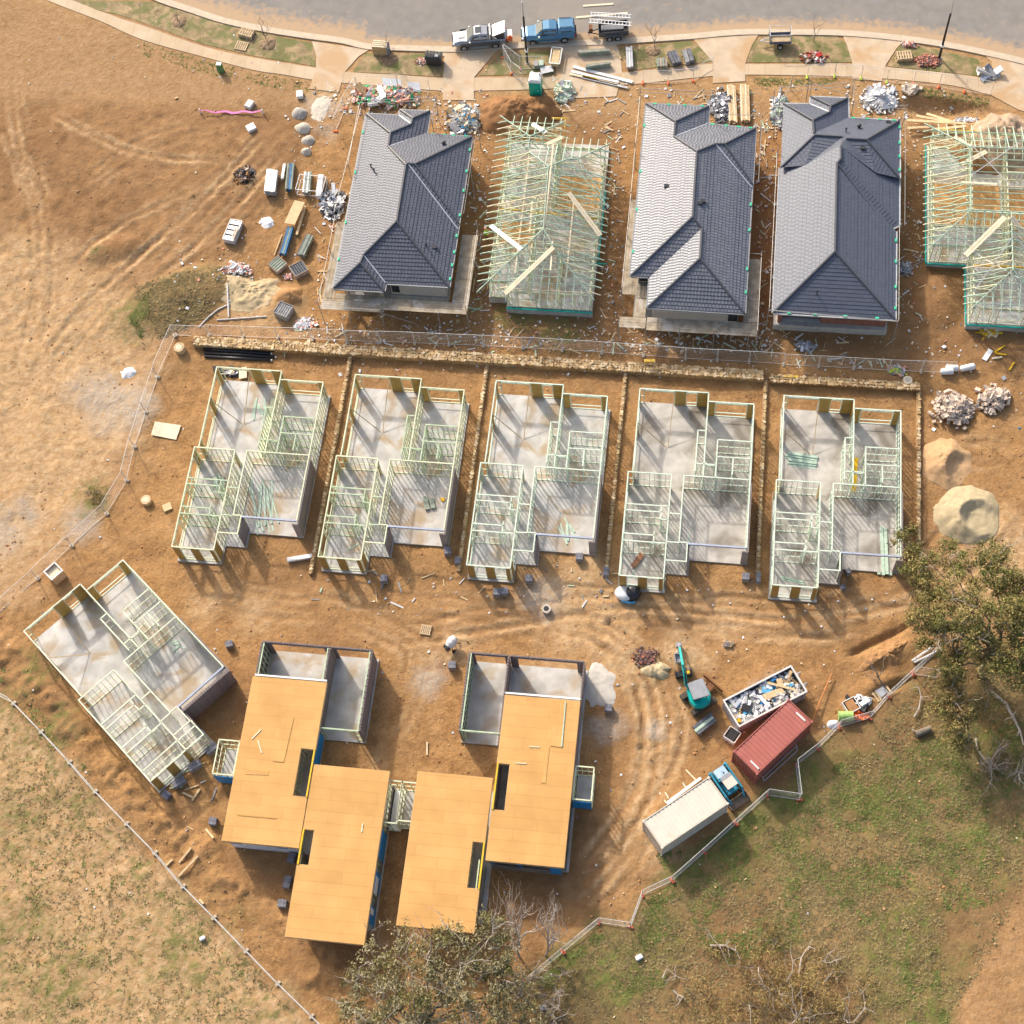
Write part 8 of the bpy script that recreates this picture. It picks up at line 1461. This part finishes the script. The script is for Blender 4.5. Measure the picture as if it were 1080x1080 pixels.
tree('large grey green gum thicket overlapping the foot of the orange decks', 'tree', (450, 1090), 4.5,
     [(375, 1035, 3.5, 1.4, 1.0), (395, 1015, 4.0, 1.3, .7), (372, 1060, 3.5, 1.5, 1.0), (405, 1050, 4.5, 1.8, 1.1), (430, 1010, 5, 1.6, .7), (420, 985, 5, 1.2, .4), (445, 1035, 5.5, 1.9, 1.1), (455, 1000, 5.5, 1.5, .8), (475, 985, 5.5, 1.3, .6), (485, 1015, 5.5, 1.9, 1.1), (480, 1050, 5.5, 1.9, 1.1), (520, 980, 5.5, 1.4, 1.1), (528, 1000, 5.3, 1.3, 1.0), (515, 1025, 5, 1.7, .9), (530, 1035, 4.5, 1.5, 1.1), (550, 1050, 4, 1.4, .8), (520, 1065, 4.5, 1.8, 1.1), (440, 1072, 5, 2.0, 1.1), (400, 1082, 4, 1.8, 1.0), (560, 1080, 3.5, 1.6, .8), (495, 1090, 5, 2.0, 1.0), (388, 1000, 3.5, .9, .4)],
     ['leaf_grey', 'leaf_grey_dark', 'leaf_olive'], 7, per=400, trunk_r=.35, twigs=34)
tree('dry tan brush thicket at the bottom right of centre', 'shrub', (845, 1090), 1.0, [(760, 1000, .5, 1.4, .6), (800, 1020, .6, 1.7, .8), (830, 1035, .8, 2.0, 1), (860, 1050, .8, 2.0, 1), (790, 1060, .6, 1.8, .8), (840, 1075, .8, 2.2, 1), (890, 1075, .6, 1.7, .7), (735, 1050, .4, 1.6, .6), (870, 1015, .5, 1.5, .7), (770, 1080, .5, 1.8, .8), (815, 990, .4, 1.4, .6), (720, 1085, .4, 1.5, .5), (910, 1045, .4, 1.4, .5)], ['leaf_tan', 'leaf_rust', 'leaf_olive_pale'], 9, leaf=(.24, .05), per=420, trunk_r=.06, name='dry_shrub', twigs=14)
tree('feathery brown shrub between the grey green thicket and the zigzag fence', 'shrub', (560, 1060), 1.2, [(545, 1005, 1.6, 1.1, .35), (560, 1030, 1.8, 1.4, .5), (578, 1050, 1.2, 1.3, .4), (548, 1050, 2.0, 1.3, .5), (590, 1030, .8, 1.0, .3), (585, 1075, 1.0, 1.3, .4)], ['leaf_tan', 'leaf_grey', 'leaf_rust'], 17, leaf=(.24, .05), per=420, trunk_r=.08, name='dry_shrub', twigs=24)
tree('bare purple brown thicket below the tree at the right edge', 'shrub', (1055, 812), .8, [(1050, 795, .6, 1.1, .6), (1062, 805, .6, 1.1, .6), (1045, 812, .5, 1.0, .5), (1075, 815, .5, 1.0, .5)], ['leaf_rust', 'rock_c'], 10, leaf=(.2, .03), per=300, trunk_r=.08, name='dry_shrub', twigs=20)
tree('yellow brown weed mound left of the fence corner', 'shrub', (195, 318), .4, [(165, 318, .2, 1.3, .16), (190, 305, .25, 1.5, .2), (215, 297, .2, 1.3, .16), (150, 335, .15, 1.0, .2), (200, 322, .2, 1.2, .12), (228, 305, .2, 1.0, .12)], ['leaf_tan', 'leaf_tan', 'leaf_olive_pale'], 12, leaf=(.18, .06), per=260, trunk_r=.05, name='weed_mound')
tree('small green bush at the bend of the left fence', 'shrub', (103, 522), .4, [(103, 518, .4, .7, 1), (99, 528, .3, .6, .8), (94, 520, .3, .6, .4)], ['leaf_green', 'leaf_tan'], 13, leaf=(.18, .07), per=360, trunk_r=.05, name='bush')
def bare(label, base, h, spread, n_, seed, r0=.06, name='bare_sapling', cat='sapling', lean=(0, 0), mat='deadwood', depth=3):
    rng = random.Random(seed); b = PG(*base); t = thing(name, label, cat, b); m = MB(); top = Vector((lean[0]*.5, lean[1]*.5, h*.55)); tp = limb(m, (0, 0, -.1), top, r0, r0*.6, rng, 4, .08); m.build('trunk', M(mat), t); m = MB()
    def grow(s, L, r, lv):
        d = Vector((rng.gauss(0, spread)+lean[0]*.4, rng.gauss(0, spread)+lean[1]*.4, rng.uniform(.6, 1.1))).normalized(); pts_ = limb(m, s, s+d*L, r, r*.35, rng, 3, .18)
        if lv:
            for _ in range(2+(rng.random() < .5)): grow(pts_[rng.randrange(1, 4)], L*rng.uniform(.45, .75), r*.5, lv-1)
    for _ in range(n_): grow(tp[rng.randrange(1, len(tp))], h*rng.uniform(.3, .5), r0*.55, depth-1)
    m.build('branches', M(mat), t); return t
M('twig', (.25, .20, .16), var=.2); M('mulch', (.26, .175, .10), var=.35, scale=5, bump=.6)
def ring_(label, px_, r):
    heap('mulch_ring', label, 'mulch ring', *px_, r, r*.95, .22, M('mulch'), .3, p=3, seed=int(px_[0]), fine_=.14)
for px_, lb, r in ((cV(200, 118), 'mulch ring around the leftmost verge sapling', .95), (cV(680, 238), 'mulch ring right of the pallets on the left verge', .95), ((411, 63), 'mulch ring beside the wrapped crate', .95), ((689, 54), 'mulch ring left of the tile stacks', .85)): ring_(lb, px_, r)
for px_, h, lb, sd in ((cV(198, 118), 1.6, 'tiny bare sapling in the leftmost mulch ring', 1), (cV(668, 215), 3.4, 'bare sapling beside the pallets on the left verge', 2), ((412, 62), 4.6, 'tall bare sapling behind the wrapped crate', 3), ((691, 52), 4.0, 'bare sapling on the verge left of the tile stacks', 4), ((858, 44), 3.4, 'bare sapling on the verge behind the broken pots', 5)): bare(lb, px_, h, .45, 5, sd, .045, mat='twig')
bare('pale dead branch fan rising beside the lower right orange deck, tallest', (548, 1010), 6.5, .5, 12, 21, .10, 'dead_tree', 'dead tree', (-.3, 2.4)); bare('pale dead branch fan at the end of the zigzag fence', (575, 1008), 5.5, .5, 12, 22, .09, 'dead_tree', 'dead tree', (.5, 2.2)); bare('sprawling dead branches over the grass below the zigzag fence', (575, 1068), 3.6, .9, 9, 23, .07, 'dead_tree', 'dead tree', (2.2, .9)); bare('grey dead branches rising left of the orange decks foot', (400, 1000), 3.4, .6, 7, 24, .05, 'dead_tree', 'dead tree', (-.3, .4))
bare('long bare grey branches reaching over the trench', (935, 728), 3.2, .7, 6, 25, .08, 'dead_tree', 'dead tree', (-2.0, 1.2), 'twig')
def fallen(label, pts_, r, seed, h=.25):
    rng = random.Random(seed); a = [PG(*p, h) for p in pts_]; c = a[0]; t = thing('fallen_branch', label, 'branch', c); m = MB(); m.tube(a, [r*(1-.65*k/(len(a)-1)) for k in range(len(a))], 6); m.build('stem', M('deadwood'), t, world=True); m = MB()
    for _ in range(5): s = a[rng.randrange(1, len(a))]; limb(m, s, s+Vector((rng.uniform(-.9, .9), rng.uniform(-.9, .9), rng.uniform(0, .3))), r*.4, .015, rng, 3, .25)
    m.build('side_twigs', M('deadwood'), t, world=True)
cF = crop(690, 960, 3.484); cH = crop(950, 660, 6.75)
fallen('pale forked fallen branch at the top of the dry brush', [cF(205, 130), cF(265, 130), cF(300, 150), cF(318, 185)], .10, 1); fallen('short pale branch standing left of centre in the dry brush', [cF(532, 232), cF(540, 175), cF(568, 132)], .08, 2); fallen('pale branch on the right of the dry brush', [cF(625, 265), cF(658, 225), cF(656, 190)], .08, 3); fallen('thin pale branch in the lower dry brush', [cF(440, 370), cF(435, 315), cF(370, 250)], .06, 4); fallen('pale branch curving at the lower right of the dry brush', [cF(730, 415), cF(775, 360), cF(768, 300)], .07, 5)
fallen('small white branch at the left of the dry brush', [cF(70, 295), cF(85, 310), cF(108, 318)], .09, 6); fallen('small pale twig left edge of the dry brush', [cF(30, 250), cF(45, 215), cF(80, 240)], .06, 7); fallen('short pale branch at the bottom of the dry brush', [cF(548, 410), cF(575, 365), cF(570, 415)], .07, 8)
fallen('pale crooked branch on the grass left of the smaller gum', [cH(95, 650), cH(130, 590), cH(145, 500), cH(128, 440)], .08, 9); fallen('pale fallen branch below the smaller gum', [cH(535, 800), cH(545, 880), cH(610, 970), cH(650, 1035)], .09, 10); fallen('long pale fallen limb at the right edge', [cH(640, 470), cH(745, 550), cH(800, 650), cH(850, 750), cH(875, 850)], .16, 11)
for lb, px_, s in (('white cloth scrap on the grass by the dead branches', (573, 1063), .5), ('white tub lying on the grass near the zigzag fence', (674, 1010), .55), ('white box on the dry ground beside the long fence', (214, 990), .45)):
    q = PG(*px_); m = MB(); m.box(0, 0, .15, s, s*.7, .28); o = m.build('scrap', M('cloth'), None, bevel=.06); o.location = q; o.rotation_euler.z = .6; tag(o, lb, 'scrap')
